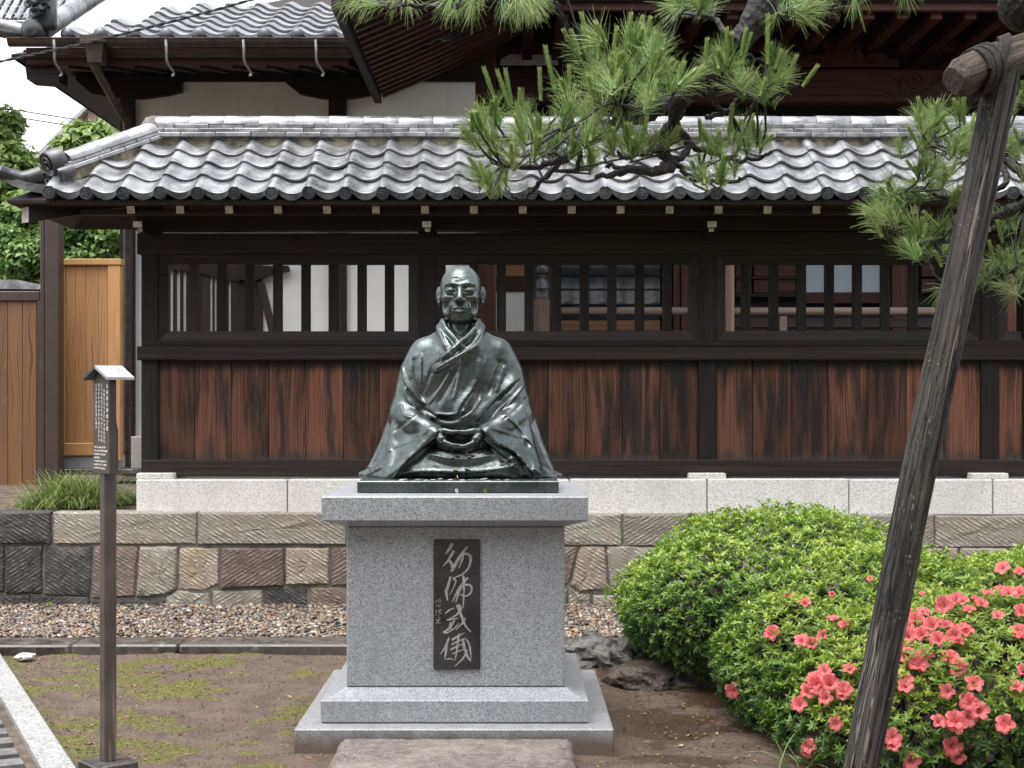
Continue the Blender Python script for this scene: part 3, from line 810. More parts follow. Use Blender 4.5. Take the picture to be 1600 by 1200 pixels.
# ---- its roof
EY, EZ = 9.75, 2.905             # front edge of the tiling (trough level)
RY, RZ = 10.45, 3.375            # where the tiling meets the ridge
SLOPE = math.atan2(RZ - EZ, RY - EY)
roof = put("roof", MB().add([(-3.44, EY + 0.02, EZ - 0.02), (XR + 0.3, EY + 0.02, EZ - 0.02), (XR + 0.3, RY + 0.05, RZ - 0.01), (-2.67, RY + 0.05, RZ - 0.01),
                             (-3.44, EY + 0.02, EZ - 0.042), (XR + 0.3, EY + 0.02, EZ - 0.042), (XR + 0.3, RY + 0.05, RZ - 0.022), (-2.67, RY + 0.05, RZ - 0.022),
                             (XR + 0.3, 11.25, EZ - 0.02), (-3.44, 11.25, EZ - 0.02), (XR + 0.3, 11.25, EZ - 0.042), (-3.44, 11.25, EZ - 0.042)],
                            [(0, 1, 2, 3), (7, 6, 5, 4), (0, 4, 5, 1), (2, 8, 9, 3), (6, 7, 11, 10), (0, 3, 9), (4, 11, 7), (0, 9, 11, 4), (1, 5, 6, 2), (8, 2, 6, 10), (9, 8, 10, 11)]).mesh("roof"), MAT_DWOOD_H, fence)
bx("eave_board", (-3.40, EY + 0.045, EZ - 0.043), (XR + 0.3, EY + 0.075, EZ - 0.005), MAT_EAVE, fence, 0.004)
bx("eave_batten", (-3.36, EY + 0.078, EZ - 0.05), (XR + 0.3, EY + 0.105, EZ - 0.022), MAT_DWOOD_H, fence, 0.003)
TP = 0.2514                       # tile pitch
PK = 0.92
prof = [(0.0, 0.030), (0.03, 0.044), (0.09, 0.053), (0.15, 0.054), (0.22, 0.047), (0.32, 0.031), (0.43, 0.014), (0.55, 0.003), (0.66, 0.0), (0.77, 0.003), (0.88, 0.012), (0.97, 0.027), (1.03, 0.040)]
prof = [(p, h * PK) for p, h in prof]
def tile_shape(L, th=0.018, lip=0.0):
    """S-shaped pantile: x across, y up the slope, z off the roof; raised a little at its lower edge"""
    n = len(prof); vs = []; fs = []
    rows = [(0.0, 0.026), (0.014, 0.029), (L, 0.0)]
    for y, dz in rows:
        for p, h in prof: vs.append((p * TP, y, h + dz))
    for p, h in prof: vs.append((p * TP, 0.003, h + 0.026 - th))
    for p, h in prof: vs.append((p * TP, L, h - th))
    for r in range(2):
        for k in range(n - 1): fs.append((r * n + k, r * n + k + 1, r * n + n + k + 1, r * n + n + k))
    for k in range(n - 1): fs.append((3 * n + k, 3 * n + k + 1, k + 1, k)); fs.append((4 * n + k, 4 * n + k + 1, 3 * n + k + 1, 3 * n + k))
    fs.append((0, n, 2 * n, 4 * n, 3 * n)); fs.append((n - 1, 4 * n - 1, 5 * n - 1, 3 * n - 1, 2 * n - 1))
    return MB().add(vs, fs)
me_tile = tile_shape(0.262).mesh("tile", 50); me_tile.materials.append(MAT_TILE)
def eave_shape(emblem=True, R=0.046):
    mb = tile_shape(0.262)
    n = len(prof)
    # drooping apron below the lower edge, upright in the world
    c, s_ = math.cos(SLOPE), math.sin(SLOPE)
    def up(x, z, y=0.0): return (x, y * c + z * s_, -y * s_ + z * c)   # world-upright offset written in tile axes
    vs = []; fs = []
    for p, h in prof[5:]:
        e = (p - 0.3) / 0.7
        x = p * TP
        drop = 0.022 + 0.020 * math.sin(math.pi * min(1, max(0, e)))
        for (dy, dz) in ((-0.004, 0.0), (-0.004, -drop), (0.012, -drop)):
            q_ = up(0, dz, dy); vs.append((x, q_[1], h + 0.02 + q_[2]))
    m = len(prof) - 5
    for k in range(m - 1):
        for j in (0, 1): fs.append((3 * k + j, 3 * k + 3 + j, 3 * k + 4 + j, 3 * k + 1 + j))
    mb.add(vs, fs)
    # round end disc standing upright in front of the crest, with a raised rim and emblem
    cx, cz = 0.125 * TP, 0.026
    def disc(prof2, nseg=18):
        vs = []; fs = []
        for r, d in prof2:
            for k in range(nseg):
                a = 2 * math.pi * k / nseg
                q_ = up(0, r * math.sin(a), d); vs.append((cx + r * math.cos(a), q_[1], cz + q_[2]))
        for i in range(len(prof2) - 1):
            for k in range(nseg):
                a = i * nseg + k; b = i * nseg + (k + 1) % nseg; fs.append((a, b, b + nseg, a + nseg))
        fs.append(tuple(range(len(vs) - nseg, len(vs))))
        mb.add(vs, fs)
    if emblem:
        disc([(R, 0.06), (R, -0.022), (R - 0.003, -0.026), (R - 0.008, -0.026), (R - 0.011, -0.019), (0.002, -0.019)])
        u = 0.0052; a = 0.0235
        bars = [(-u, u, -a, a), (-a, -u, -u, u), (u, a, -u, u), (-a, -u, a - 2 * u, a), (u, a, -a, -a + 2 * u), (-a, -a + 2 * u, -a, -u), (a - 2 * u, a, u, a)]
        for x0, x1, z0, z1 in bars:
            vs = []
            for d in (-0.0255, -0.017):
                for (x_, z_) in ((x0, z0), (x1, z0), (x1, z1), (x0, z1)):
                    q_ = up(0, z_, d); vs.append((cx + x_, q_[1], cz + q_[2]))
            mb.add(vs, [(0, 1, 2, 3), (0, 4, 5, 1), (1, 5, 6, 2), (2, 6, 7, 3), (3, 7, 4, 0)])
    else:
        disc([(R, 0.06), (R, -0.014), (R * 0.93, -0.026), (R * 0.75, -0.036), (R * 0.45, -0.042), (0.004, -0.044)])
    return mb
me_eave = eave_shape().mesh("eave_tile", 50)
me_eave.materials.append(MAT_TILE); me_eave.materials.append(MAT_TILE_DARK)
def darken_front(me, first):
    """second material on the apron and disc faces"""
    for p in me.polygons:
        if p.index >= first: p.material_index = 1
darken_front(me_eave, len(tile_shape(0.262).f))
EXPO = 0.2095
def tile_pos(col, row): return (col, EY + row * EXPO * math.cos(SLOPE), EZ + row * EXPO * math.sin(SLOPE))
X_FIRST = P(78.6, 298, EY).x - 0.125 * TP
ncol = int((XR + 0.3 - X_FIRST) / TP)
for c in range(0, ncol):
    for r in range(0, 5):
        x = X_FIRST + c * TP
        y = EY + r * EXPO * math.cos(SLOPE)
        if r > 0 and (x + 0.16) < -3.4 + (y - EY) * 1.0 + 0.22: continue      # hip cut
        if r == 4 and x > -1e9:
            pass
        z = EZ + r * EXPO * math.sin(SLOPE)
        lift = 0.05 * max(0, (-2.85 - x)) ** 2
        put("eave_tile" if r == 0 else "tile", me_eave if r == 0 else me_tile, None, roof, (x + rng.uniform(-0.002, 0.002), y + rng.uniform(-0.003, 0.003), z + lift + rng.uniform(-0.002, 0.002)),
            (SLOPE + rng.uniform(-0.022, 0.022), rng.uniform(-0.018, 0.018), rng.uniform(-0.016, 0.016)))
# upturned corner tiles at the hip foot
def corner_piece():
    mb = MB()
    pts = smoothed([P(66, 272, 9.86), P(40, 280, 9.83), P(18, 276, 9.80), P(-2, 268, 9.76)], 5)
    mb.tube(pts, [0.058] * 6 + [0.054] * 5 + [0.05] * (len(pts) - 11), 12)
    return mb
put("corner_cover_tile", corner_piece().mesh("corner_cover_tile", 50), MAT_TILE_DARK, roof)
pts = smoothed([P(70, 296, 9.80), P(45, 292, 9.78), P(20, 284, 9.76), P(0, 274, 9.75)], 4)
vs = []; fs = []
for i, p in enumerate(pts):
    e = i / (len(pts) - 1)
    for dy, dz in ((0, 0.028), (0, -0.028), (0.16 * (1 - e) + 0.02, -0.02), (0.16 * (1 - e) + 0.02, 0.06 * (1 - e) + 0.02)): vs.append((p[0], p[1] + dy, p[2] + dz))
for i in range(len(pts) - 1):
    for k in range(4): fs.append((4 * i + k, 4 * i + (k + 1) % 4, 4 * i + 4 + (k + 1) % 4, 4 * i + 4 + k))
fs += [(0, 1, 2, 3), tuple(range(4 * len(pts) - 4, 4 * len(pts)))]
put("corner_tile", MB().add(vs, fs).mesh("corner_tile", 50), MAT_TILE, roof)
# corner rafter (hip rafter) under the tip
pts = [Vector((-3.34, 9.86, 2.79)), Vector((-2.7, 10.47, 3.0))]
mb = MB(); t = (pts[1] - pts[0]).normalized(); sd_ = Vector((t.y, -t.x, 0)).normalized() * 0.05
mb.add([p + s_ * sd_ + Vector((0, 0, h)) for p in pts for s_ in (-1, 1) for h in (-0.05, 0.06)], [(0, 1, 3, 2), (4, 6, 7, 5), (0, 4, 5, 1), (2, 3, 7, 6), (0, 2, 6, 4), (1, 5, 7, 3)])
put("hip_rafter", mb.mesh("hip_rafter"), MAT_DWOOD_H, fence)
c_ = pts[0] - t * 0.004
mb = MB().add([c_ + s_ * sd_ * 0.94 + Vector((0, 0, h)) - t * q_ for q_ in (0, 0.008) for s_ in (-1, 1) for h in (-0.047, 0.057)], [(0, 1, 3, 2), (4, 6, 7, 5), (0, 4, 5, 1), (2, 3, 7, 6), (0, 2, 6, 4), (1, 5, 7, 3)])
put("rafter_end", mb.mesh("rafter_end"), MAT_WHITE_END, fence)
# common rafters with white ends
me_raf = MB().box((-0.026, 0.0, -0.055), (0.026, 0.82, -0.001), 0.003).mesh("rafter"); me_raf.materials.append(MAT_DWOOD_V)
me_end = MB().box((-0.0265, -0.006, -0.0555), (0.0265, -0.0005, -0.0005), 0.001).mesh("rafter_end"); me_end.materials.append(MAT_WHITE_END)
k = 0
x = P(281, 327, 9.86).x - P(77, 327, 9.86).x * 0
pitch = 76.55 * 9.86 / F
while x < XR + 0.2:
    loc = (x, 9.86, EZ - 0.045)
    rr = put("rafter", me_raf, None, fence, loc, (SLOPE * 0.62, 0, 0))
    put("rafter_end", me_end, None, rr, loc, None)
    x += pitch
for xx in (204,):
    loc = (P(xx, 327, 9.86).x, 9.86, EZ - 0.045)
    rr = put("rafter", me_raf, None, fence, loc, (SLOPE * 0.62, 0, 0)); put("rafter_end", me_end, None, rr, loc)
# bracket arms at the posts
for c, zt in ((216, 0.0), (667, 0.0), (1112, 0.0), (1546, 0)):
    x = P(c, 350, 10.0).x
    a = put("bracket_arm", MB().box((x - 0.03, 9.985, P(0, 355, 9.985).z), (x + 0.03, BY + 0.1, P(0, 346, 9.985).z), 0.004).mesh("bracket_arm"), MAT_DWOOD_V, fence)
    put("bracket_end", MB().box((x - 0.031, 9.977, P(0, 355.2, 9.985).z), (x + 0.031, 9.983, P(0, 345.8, 9.985).z), 0.001).mesh("bracket_end"), MAT_WHITE_END, a)
    put("bracket_end", MB().box((x - 0.015, 10.03, P(0, 362, 10.03).z), (x + 0.02, 10.036, P(0, 356, 10.03).z), 0.001).mesh("bracket_end"), MAT_WHITE_END, a)
    put("bracket_block", MB().box((x - 0.018, 10.037, P(0, 362, 10.03).z), (x + 0.023, BY, P(0, 356, 10.03).z), 0.003).mesh("bracket_block"), MAT_DWOOD_V, a)
bx("wall_plate", (XL - 0.3, 9.93, EZ - 0.10), (XR + 0.2, 9.99, EZ - 0.062), MAT_DWOOD_H, fence)
# ridge: bedding clay, three courses of flat tiles, round cover tiles
RC = 10.5
def rz(y): return CZ + (HY - y) * RC / F
bx("ridge_bedding", (-2.66, RC - 0.075, RZ - 0.03), (XR + 0.3, RC + 0.09, rz(214)), MAT_CLAY, roof, 0.02)
me_nosh = {}
for i, (yt, yb, hw) in enumerate(((211.6, 218.2, 0.118), (204.6, 210.9, 0.104), (197.4, 203.9, 0.092))):
    x = -2.66 - (0.1 if i == 1 else 0.0)
    x_end = XR + 0.3
    xo = -2.655
    L0 = 0.254 * (0.5 if i == 1 else 0.78 if i == 2 else 1.0)
    while xo < x_end:
        L = L0; L0 = 0.254
        dz = rng.uniform(-0.002, 0.002); dy = rng.uniform(-0.006, 0.006)
        put("ridge_tile", MB().box((xo + 0.0015, RC - hw + dy, rz(yb) + dz), (xo + L - 0.0015, RC + hw + dy, rz(yt) + dz), 0.004).mesh("ridge_tile"), MAT_TILE_RIDGE, roof)
        xo += L
def cover_mesh(L, R, sq_=0.8):
    mb = MB(); vs = []; fs = []; n = 11
    for x, k in ((0.0, 1.0), (0.008, 1.03), (L - 0.004, 1.0), (L, 0.96)):
        for j in range(n):
            a = math.pi * j / (n - 1); vs.append((x, -R * k * math.cos(a), R * sq_ * k * math.sin(a)))
    for i in range(3):
        for j in range(n - 1): fs.append((i * n + j, i * n + n + j, i * n + n + j + 1, i * n + j + 1))
    fs.append(tuple(range(n))); fs.append(tuple(range(3 * n, 4 * n)))
    for i in range(3): fs.append((i * n, i * n + n - 1, i * n + 2 * n - 1, i * n + n))
    return mb.add(vs, fs).mesh("ridge_cover_tile", 50)
me_cov = cover_mesh(0.2525, 0.088); me_cov.materials.append(MAT_TILE_RIDGE)
x = -2.60
while x < XR + 0.3:
    put("ridge_cover_tile", me_cov, None, roof, (x, RC, rz(197.0) + rng.uniform(-0.002, 0.002)), (0, rng.uniform(-0.006, 0.006), 0)); x += 0.2535
# hip ridge running down to the corner
hd = Vector((-0.54, -0.54, -0.335)); hL = hd.length; hd.normalize()
hs_ = Vector((hd.y, -hd.x, 0)).normalized(); hu = hs_.cross(hd); hu = hu if hu.z > 0 else -hu
top = Vector((-2.60, 10.47, 3.455))
def hipbox(s0, s1, w, z0, z1, bev=0.004):
    mt = Matrix((( hd.x, hs_.x, hu.x, top.x), (hd.y, hs_.y, hu.y, top.y), (hd.z, hs_.z, hu.z, top.z), (0, 0, 0, 1)))
    return MB().box((s0, -w, z0), (s1, w, z1), bev, mt)
put("ridge_bedding", hipbox(-0.02, hL + 0.02, 0.07, -0.11, 0.0, 0.01).mesh("ridge_bedding"), MAT_CLAY, roof)
for i, (z0, z1, w) in enumerate(((-0.028, 0.0, 0.098), (0.0025, 0.03, 0.086))):
    s = 0.0 if i else -0.1
    while s < hL + (0.0 if i else 0.02) - 0.03:
        e = min(s + 0.22, hL + (0.0 if i else 0.03)); put("ridge_tile", hipbox(s + 0.0015, e - 0.0015, w, z0, z1).mesh("ridge_tile"), MAT_TILE_RIDGE, roof); s = e
mt = Matrix(((hd.x, hs_.x, hu.x, 0), (hd.y, hs_.y, hu.y, 0), (hd.z, hs_.z, hu.z, 0), (0, 0, 0, 1)))
for k in range(3):
    p = top + hd * (0.02 + 0.245 * k) + hu * 0.0325
    o = put("ridge_cover_tile", me_cov, None, roof, p); o.rotation_euler = mt.to_euler()
# ornamental end tile of the hip
pe = top + hd * (hL + 0.01)
mb = MB()
def hp(s, w, z): return pe + hd * s + hs_ * w + hu * z
ringp = [(0.096, 0.10)]
def circ(cw, cz, R, s0, s1, n=18, cone=0.92):
    vs = []
    for s, r in ((s0, R), (s1, R), (s1 + 0.008, R * 0.9), (s1 - 0.004, R * 0.72), (s1 - 0.012, 0.003)):
        for k in range(n):
            a = 2 * math.pi * k / n; vs.append(hp(s, cw + r * math.cos(a), cz + r * math.sin(a)))
    fs = []
    for i in range(4):
        for k in range(n):
            a = i * n + k; b = i * n + (k + 1) % n; fs.append((a, b, b + n, a + n))
    fs.append(tuple(range(4 * n, 5 * n))); mb.add(vs, fs)
circ(0.0, 0.055, 0.092, -0.05, 0.055)
circ(0.085, -0.03, 0.045, -0.06, 0.05); circ(-0.085, -0.03, 0.045, -0.06, 0.05)
mb.tube(smoothed([hp(0.05, -0.11, -0.06), hp(0.07, -0.145, -0.035), hp(0.06, -0.15, 0.0)], 4), [0.022] * 4 + [0.018] * 4 + [0.012], 8)
mb.tube(smoothed([hp(0.05, 0.11, -0.06), hp(0.07, 0.145, -0.035), hp(0.06, 0.15, 0.0)], 4), [0.022] * 4 + [0.018] * 4 + [0.012], 8)
sp = [hp(0.058, 0.045 * math.cos(t) * (1 - t / 12), 0.055 + 0.055 * math.sin(t) * (1 - t / 12)) for t in np.linspace(0, 9, 28)]
mb.tube(sp, 0.010, 6)
put("hip_end_tile", mb.mesh("hip_end_tile", 50), MAT_TILE_DARK, roof)
# clay lump where the ridges meet
mb = MB().revolve([(0.02, 0.10), (0.06, 0.085), (0.095, 0.03), (0.11, -0.05)], (-2.62, 10.49, 3.50), 14)
put("ridge_joint", mb.mesh("ridge_joint", True), blotchy("grey_mortar", (0.10, 0.09, 0.08), (0.22, 0.2, 0.18), 25, 0.9, 120, 0.5, 0.008), roof)

# ------------------------------------------------------------------ bronze seated monk: sculpted as a distance field, then meshed
class Field:
    """signed distance field on a grid (units: photo pixels at the statue, u right, w toward the viewer, v up)"""
    def __init__(self, lo, hi, h):
        self.lo = np.array(lo, float); self.h = h
        self.n = np.ceil((np.array(hi, float) - self.lo) / h).astype(int) + 1
        self.ax = [self.lo[i] + h * np.arange(self.n[i]) for i in range(3)]
        self.f = np.full(self.n, 60.0, np.float32)
    def sub(self, lo, hi, pad):
        sl = []
        for i in range(3):
            a = int(np.clip((lo[i] - pad - self.lo[i]) / self.h, 0, self.n[i])); b = int(np.clip((hi[i] + pad - self.lo[i]) / self.h + 2, 0, self.n[i]))
            sl.append(slice(a, b))
        return tuple(sl)
    def grid(self, sl):
        return (self.ax[0][sl[0]].astype(np.float32)[:, None, None], self.ax[1][sl[1]].astype(np.float32)[None, :, None], self.ax[2][sl[2]].astype(np.float32)[None, None, :])
    def comb(self, sl, d, k, op):
        a = self.f[sl]
        d = d.astype(np.float32)
        if op == 'cut':
            d = -d
            if k > 0:
                hh = np.clip(0.5 - 0.5 * (d - a) / -k * -1, 0, 1) if False else np.clip(0.5 + 0.5 * (d - a) / k, 0, 1)
                r = a + (d - a) * hh + k * hh * (1 - hh)
            else: r = np.maximum(a, d)
        else:
            if k > 0:
                hh = np.clip(0.5 + 0.5 * (a - d) / k, 0, 1)
                r = a + (d - a) * hh - k * hh * (1 - hh)
            else: r = np.minimum(a, d)
        self.f[sl] = r
    def ell(self, c, r, k=4.0, op='add', rot=None):
        """ellipsoid; c and r as (u, v, w)"""
        c = np.array(c, float); r = np.array(r, float); m = max(r)
        sl = self.sub((c[0] - m, c[2] - m, c[1] - m), (c[0] + m, c[2] + m, c[1] + m), 3 * k + 4)
        U, Wd, V = self.grid(sl); x, y, z = U - c[0], V - c[1], Wd - c[2]
        if rot:
            ax, an = rot; cs, sn = math.cos(an), math.sin(an)
            if ax == 'w': x, y = x * cs + y * sn, -x * sn + y * cs
            elif ax == 'v': x, z = x * cs + z * sn, -x * sn + z * cs
            else: y, z = y * cs + z * sn, -y * sn + z * cs
        k0 = np.sqrt((x / r[0]) ** 2 + (y / r[1]) ** 2 + (z / r[2]) ** 2)
        k1 = np.sqrt((x / r[0] ** 2) ** 2 + (y / r[1] ** 2) ** 2 + (z / r[2] ** 2) ** 2) + 1e-6
        self.comb(sl, k0 * (k0 - 1) / k1, k, op)
    def cap(self, pts, rad, k=4.0, op='add', flat=None):
        """chain of round cones through pts (u, v, w)"""
        if not hasattr(rad, "__len__"): rad = [rad] * len(pts)
        P_ = [np.array(p, float) for p in pts]
        lo = np.min(P_, 0) - max(rad); hi = np.max(P_, 0) + max(rad)
        sl = self.sub((lo[0], lo[2], lo[1]), (hi[0], hi[2], hi[1]), 3 * k + 4)
        U, Wd, V = self.grid(sl); best = None
        for a, b, ra, rb in zip(P_[:-1], P_[1:], rad[:-1], rad[1:]):
            ab = b - a; L = float(ab @ ab) + 1e-9
            t = np.clip(((U - a[0]) * ab[0] + (V - a[1]) * ab[1] + (Wd - a[2]) * ab[2]) / L, 0, 1)
            d = np.sqrt((U - a[0] - t * ab[0]) ** 2 + (V - a[1] - t * ab[1]) ** 2 + (Wd - a[2] - t * ab[2]) ** 2) - (ra + t * (rb - ra))
            best = d if best is None else np.minimum(best, d)
        self.comb(sl, best, k, op)
    def loft(self, rows, k=0.0, ex=2.2):
        """upright loft; rows (v, half width, half depth, centre u, centre w)"""
        rows = sorted(rows); R = np.array(rows, float)
        sl = (slice(0, self.n[0]), slice(0, self.n[1]), slice(0, self.n[2]))
        U, Wd, V = self.grid(sl); vv = self.ax[2]
        a, b, cu, cw = (np.interp(vv, R[:, 0], R[:, i])[None, None, :].astype(np.float32) for i in (1, 2, 3, 4))
        q = (np.abs((U - cu) / a) ** ex + np.abs((Wd - cw) / b) ** ex) ** (1 / ex)
        d = (q - 1) * np.minimum(a, b) * 0.8
        d = np.maximum(d, V - R[-1, 0])
        self.comb(sl, d, k, 'add')
    def tri(self, a, b, c, r, k=4.0):
        """a thick triangular sheet of cloth"""
        A_, B_, C_ = (np.array(p, float) for p in (a, b, c))
        lo = np.minimum(np.minimum(A_, B_), C_) - r; hi = np.maximum(np.maximum(A_, B_), C_) + r
        sl = self.sub((lo[0], lo[2], lo[1]), (hi[0], hi[2], hi[1]), 3 * k + 4)
        U, Wd, V = self.grid(sl)
        p = np.stack(np.broadcast_arrays(U, V, Wd), -1).astype(np.float32)
        n = np.cross(B_ - A_, C_ - A_); ins = None; ed = None
        for s_, e_ in ((A_, B_), (B_, C_), (C_, A_)):
            d = e_ - s_; q = p - s_.astype(np.float32)
            side = q @ np.cross(n, d).astype(np.float32) >= 0
            ins = side if ins is None else ins & side
            t = np.clip(q @ d.astype(np.float32) / (d @ d), 0, 1)
            w = q - t[..., None] * d.astype(np.float32)
            dd = np.sqrt((w * w).sum(-1)); ed = dd if ed is None else np.minimum(ed, dd)
        pl_ = np.abs((p - A_.astype(np.float32)) @ (n / np.linalg.norm(n)).astype(np.float32))
        self.comb(sl, np.where(ins, pl_, ed) - r, k, 'add')
    def floor(self, v0): self.f = np.maximum(self.f, (v0 - self.grid((slice(None),) * 3)[2]).astype(np.float32))
    def mesh(self):
        f = self.f; nx, ny, nz = f.shape
        ins = f < 0
        cnt = np.zeros((nx - 1, ny - 1, nz - 1), np.uint8)
        for i in (0, 1):
            for j in (0, 1):
                for k in (0, 1): cnt += ins[i:nx - 1 + i, j:ny - 1 + j, k:nz - 1 + k]
        act = (cnt > 0) & (cnt < 8)
        I = np.argwhere(act)
        vid = np.full(act.shape, -1, np.int64); vid[act] = np.arange(len(I))
        cor = np.array([(i, j, k) for i in (0, 1) for j in (0, 1) for k in (0, 1)])
        val = np.stack([f[I[:, 0] + c[0], I[:, 1] + c[1], I[:, 2] + c[2]] for c in cor], 1)
        acc = np.zeros((len(I), 3)); num = np.zeros(len(I))
        for a in range(8):
            for b in range(a + 1, 8):
                if np.abs(cor[a] - cor[b]).sum() != 1: continue
                fa, fb = val[:, a], val[:, b]; m = (fa < 0) != (fb < 0)
                t = np.where(m, fa / np.where(m, fa - fb, 1), 0)
                acc[m] += (cor[a] + t[:, None] * (cor[b] - cor[a]))[m]; num[m] += 1
        v = (I + acc / num[:, None]) * self.h + self.lo
        quads = []
        for ax in range(3):
            o = [i for i in range(3) if i != ax]
            s0 = [slice(None)] * 3; s1 = [slice(None)] * 3
            s0[ax] = slice(0, -1); s1[ax] = slice(1, None)
            ch = ins[tuple(s0)] != ins[tuple(s1)]
            E = np.argwhere(ch)
            ok = (E[:, o[0]] > 0) & (E[:, o[1]] > 0) & (E[:, o[0]] < f.shape[o[0]] - 1) & (E[:, o[1]] < f.shape[o[1]] - 1)
            E = E[ok]
            ids = []
            for d0, d1 in ((-1, -1), (0, -1), (0, 0), (-1, 0)):
                c = E.copy(); c[:, o[0]] += d0; c[:, o[1]] += d1
                ids.append(vid[c[:, 0], c[:, 1], c[:, 2]])
            qd = np.stack(ids, 1)
            flip = ins[E[:, 0], E[:, 1], E[:, 2]]
            if ax == 1: flip = ~flip
            qd[~flip] = qd[~flip][:, ::-1]
            quads.append(qd)
        q = np.concatenate(quads); q = q[(q >= 0).all(1)][:, ::-1]
        return v, q        # v columns: u, w, v(up)

SD = 6.85; SS = SD / F; SX = (717 - 800) * SS; SZ = 1.1505
def to_world(v):
    return np.stack([SX + v[:, 0] * SS, SD - v[:, 1] * SS, SZ + v[:, 2] * SS], -1)
def to_px(wv):
    d = wv[:, 1]; return np.stack([800 + wv[:, 0] * F / d, HY - (wv[:, 2] - CZ) * F / d], -1)
def vnormals(v, q):
    n = np.zeros_like(v)
    fn = np.cross(v[q[:, 2]] - v[q[:, 0]], v[q[:, 3]] - v[q[:, 1]])
    for k in range(4): np.add.at(n, q[:, k], fn)
    return n / (np.linalg.norm(n, axis=1, keepdims=True) + 1e-9)
GAIN = 1.0
def strokes_on(wv, nrm, sts):
    """relief worked into the front of a surface. Each stroke: outline in photo pixels, width, height, kind"""
    px = to_px(wv); out = np.zeros(len(wv))
    front = np.clip((-nrm[:, 1] - 0.05) / 0.35, 0, 1)
    for pts, wd, hh, kind in sts:
        sp = np.array(smoothed(pts, 5)); best = np.full(len(px), 1e9); side = np.zeros(len(px)); tt = np.zeros(len(px))
        lo, hi = sp.min(0) - 3 * wd, sp.max(0) + 3 * wd
        m = np.where((px[:, 0] > lo[0]) & (px[:, 0] < hi[0]) & (px[:, 1] > lo[1]) & (px[:, 1] < hi[1]))[0]
        if not len(m): continue
        pp = px[m]; b = np.full(len(m), 1e9); sd_ = np.zeros(len(m)); tp = np.zeros(len(m))
        n = len(sp) - 1
        for i in range(n):
            a, c = sp[i], sp[i + 1]; ac = c - a; L = ac @ ac + 1e-9
            t = np.clip(((pp - a) @ ac) / L, 0, 1); e = pp - a - t[:, None] * ac
            d = np.hypot(e[:, 0], e[:, 1]); k = d < b
            b[k] = d[k]; sd_[k] = np.sign(ac[0] * e[k, 1] - ac[1] * e[k, 0]); tp[k] = (i + t[k]) / n
        fade = np.clip(np.minimum(tp, 1 - tp) / 0.16, 0, 1); fade = fade * fade * (3 - 2 * fade)
        if kind == 'r': g = hh / (1 + (b / (wd * 0.72)) ** 2) ** 1.6
        elif kind == 'g': g = -hh / (1 + (b / (wd * 0.8)) ** 2) ** 1.6
        else:   # 's': a hem - raised on the left of the stroke, dropping sharply along it
            s_ = sd_ * (1 if kind == 's' else -1)
            g = np.where(s_ < 0, hh * np.exp(-(b / (wd * 2.2)) ** 2), -0.45 * hh * np.exp(-(b / (wd * 0.9)) ** 2)) * np.clip(b / 0.8 + (s_ < 0), 0, 1)
        out[m] += g * fade
    res = wv.copy(); res[:, 1] -= out * front * SS * GAIN
    return res

def bronze():
    q = NT("wet_patinated_bronze")
    p = q.pos()
    n = q.noise(p, 5, 5, 0.6); f = q.noise(p, 38, 5, 0.65); ff = q.noise(p, 150, 3)
    streak = q.noise(q.scaled((45, 45, 5)), 1.0, 4, 0.6)
    col = q.mix(q.mapr(n, 0.35, 0.65), (0.060, 0.073, 0.070), (0.132, 0.15, 0.147))
    col = q.mix(q.mapr(f, 0.5, 0.7, 0, 0.55), col, (0.03, 0.036, 0.036))
    col = q.mix(q.mapr(streak, 0.56, 0.72, 0, 0.5), col, (0.13, 0.165, 0.148))
    r = q.math('ADD', q.mapr(f, 0.35, 0.7, 0.24, 0.40), q.mapr(ff, 0.3, 0.7, -0.03, 0.04))
    b = q.bump(q.math('ADD', q.math('MULTIPLY', q.noise(p, 22, 4, 0.6), 1.0), q.math('ADD', q.math('MULTIPLY', f, 0.5), q.math('MULTIPLY', ff, 0.2))), 0.2, 0.012)
    return q.done(col, r, 0.85, b, 0.5, 0.2, 0.2)
MAT_BRONZE = bronze()
statue = thing("bronze_statue", "dark bronze statue of a shaven-headed monk seated in meditation on the granite plinth", "statue", (PX, SD, 1.097))

# robe
A = Field((-172, -72, -4), (174, 108, 256), 1.6)
A.loft([(0, 150, 62, 1, -8), (10, 144, 60, 1, -8), (24.5, 133, 57, 2.5, -9), (54.5, 121, 53, 5.5, -10), (104.5, 105, 48, 5, -11), (144.5, 94, 46, 4, -11), (174.5, 85, 41, 3.5, -11), (199.5, 73, 32, 2.5, -10), (214.5, 58, 26, 3, -9), (228, 38, 20, 3, -8), (240, 24, 14, 3, -8)], 0, 2.15)
A.ell((3, 158, 2), (62, 70, 42), 16)
A.ell((3, 96, 6), (60, 56, 46), 16)
for s in (-1, 1):
    o = 3.5
    A.cap([(o + s * 58, 194, -4), (o + s * 72, 160, -1), (o + s * 82, 104, 12)], [20, 23, 24], 12)
    A.cap([(o + s * 86, 104, -2), (o + s * 103, 52, 4), (o + s * 124, 8, 6)], [20, 20, 18], 14)
    A.cap([(o + s * 88, 96, 18), (o + s * 66, 80, 48), (o + s * 40, 70, 70)], [22, 19, 13], 7)
A.ell((2, 15, 42), (122, 27, 46), 8)
A.ell((2, 32, 46), (76, 24, 40), 10)
A.ell((-78, 10, 40), (44, 20, 34), 6); A.ell((82, 10, 40), (44, 20, 34), 6)
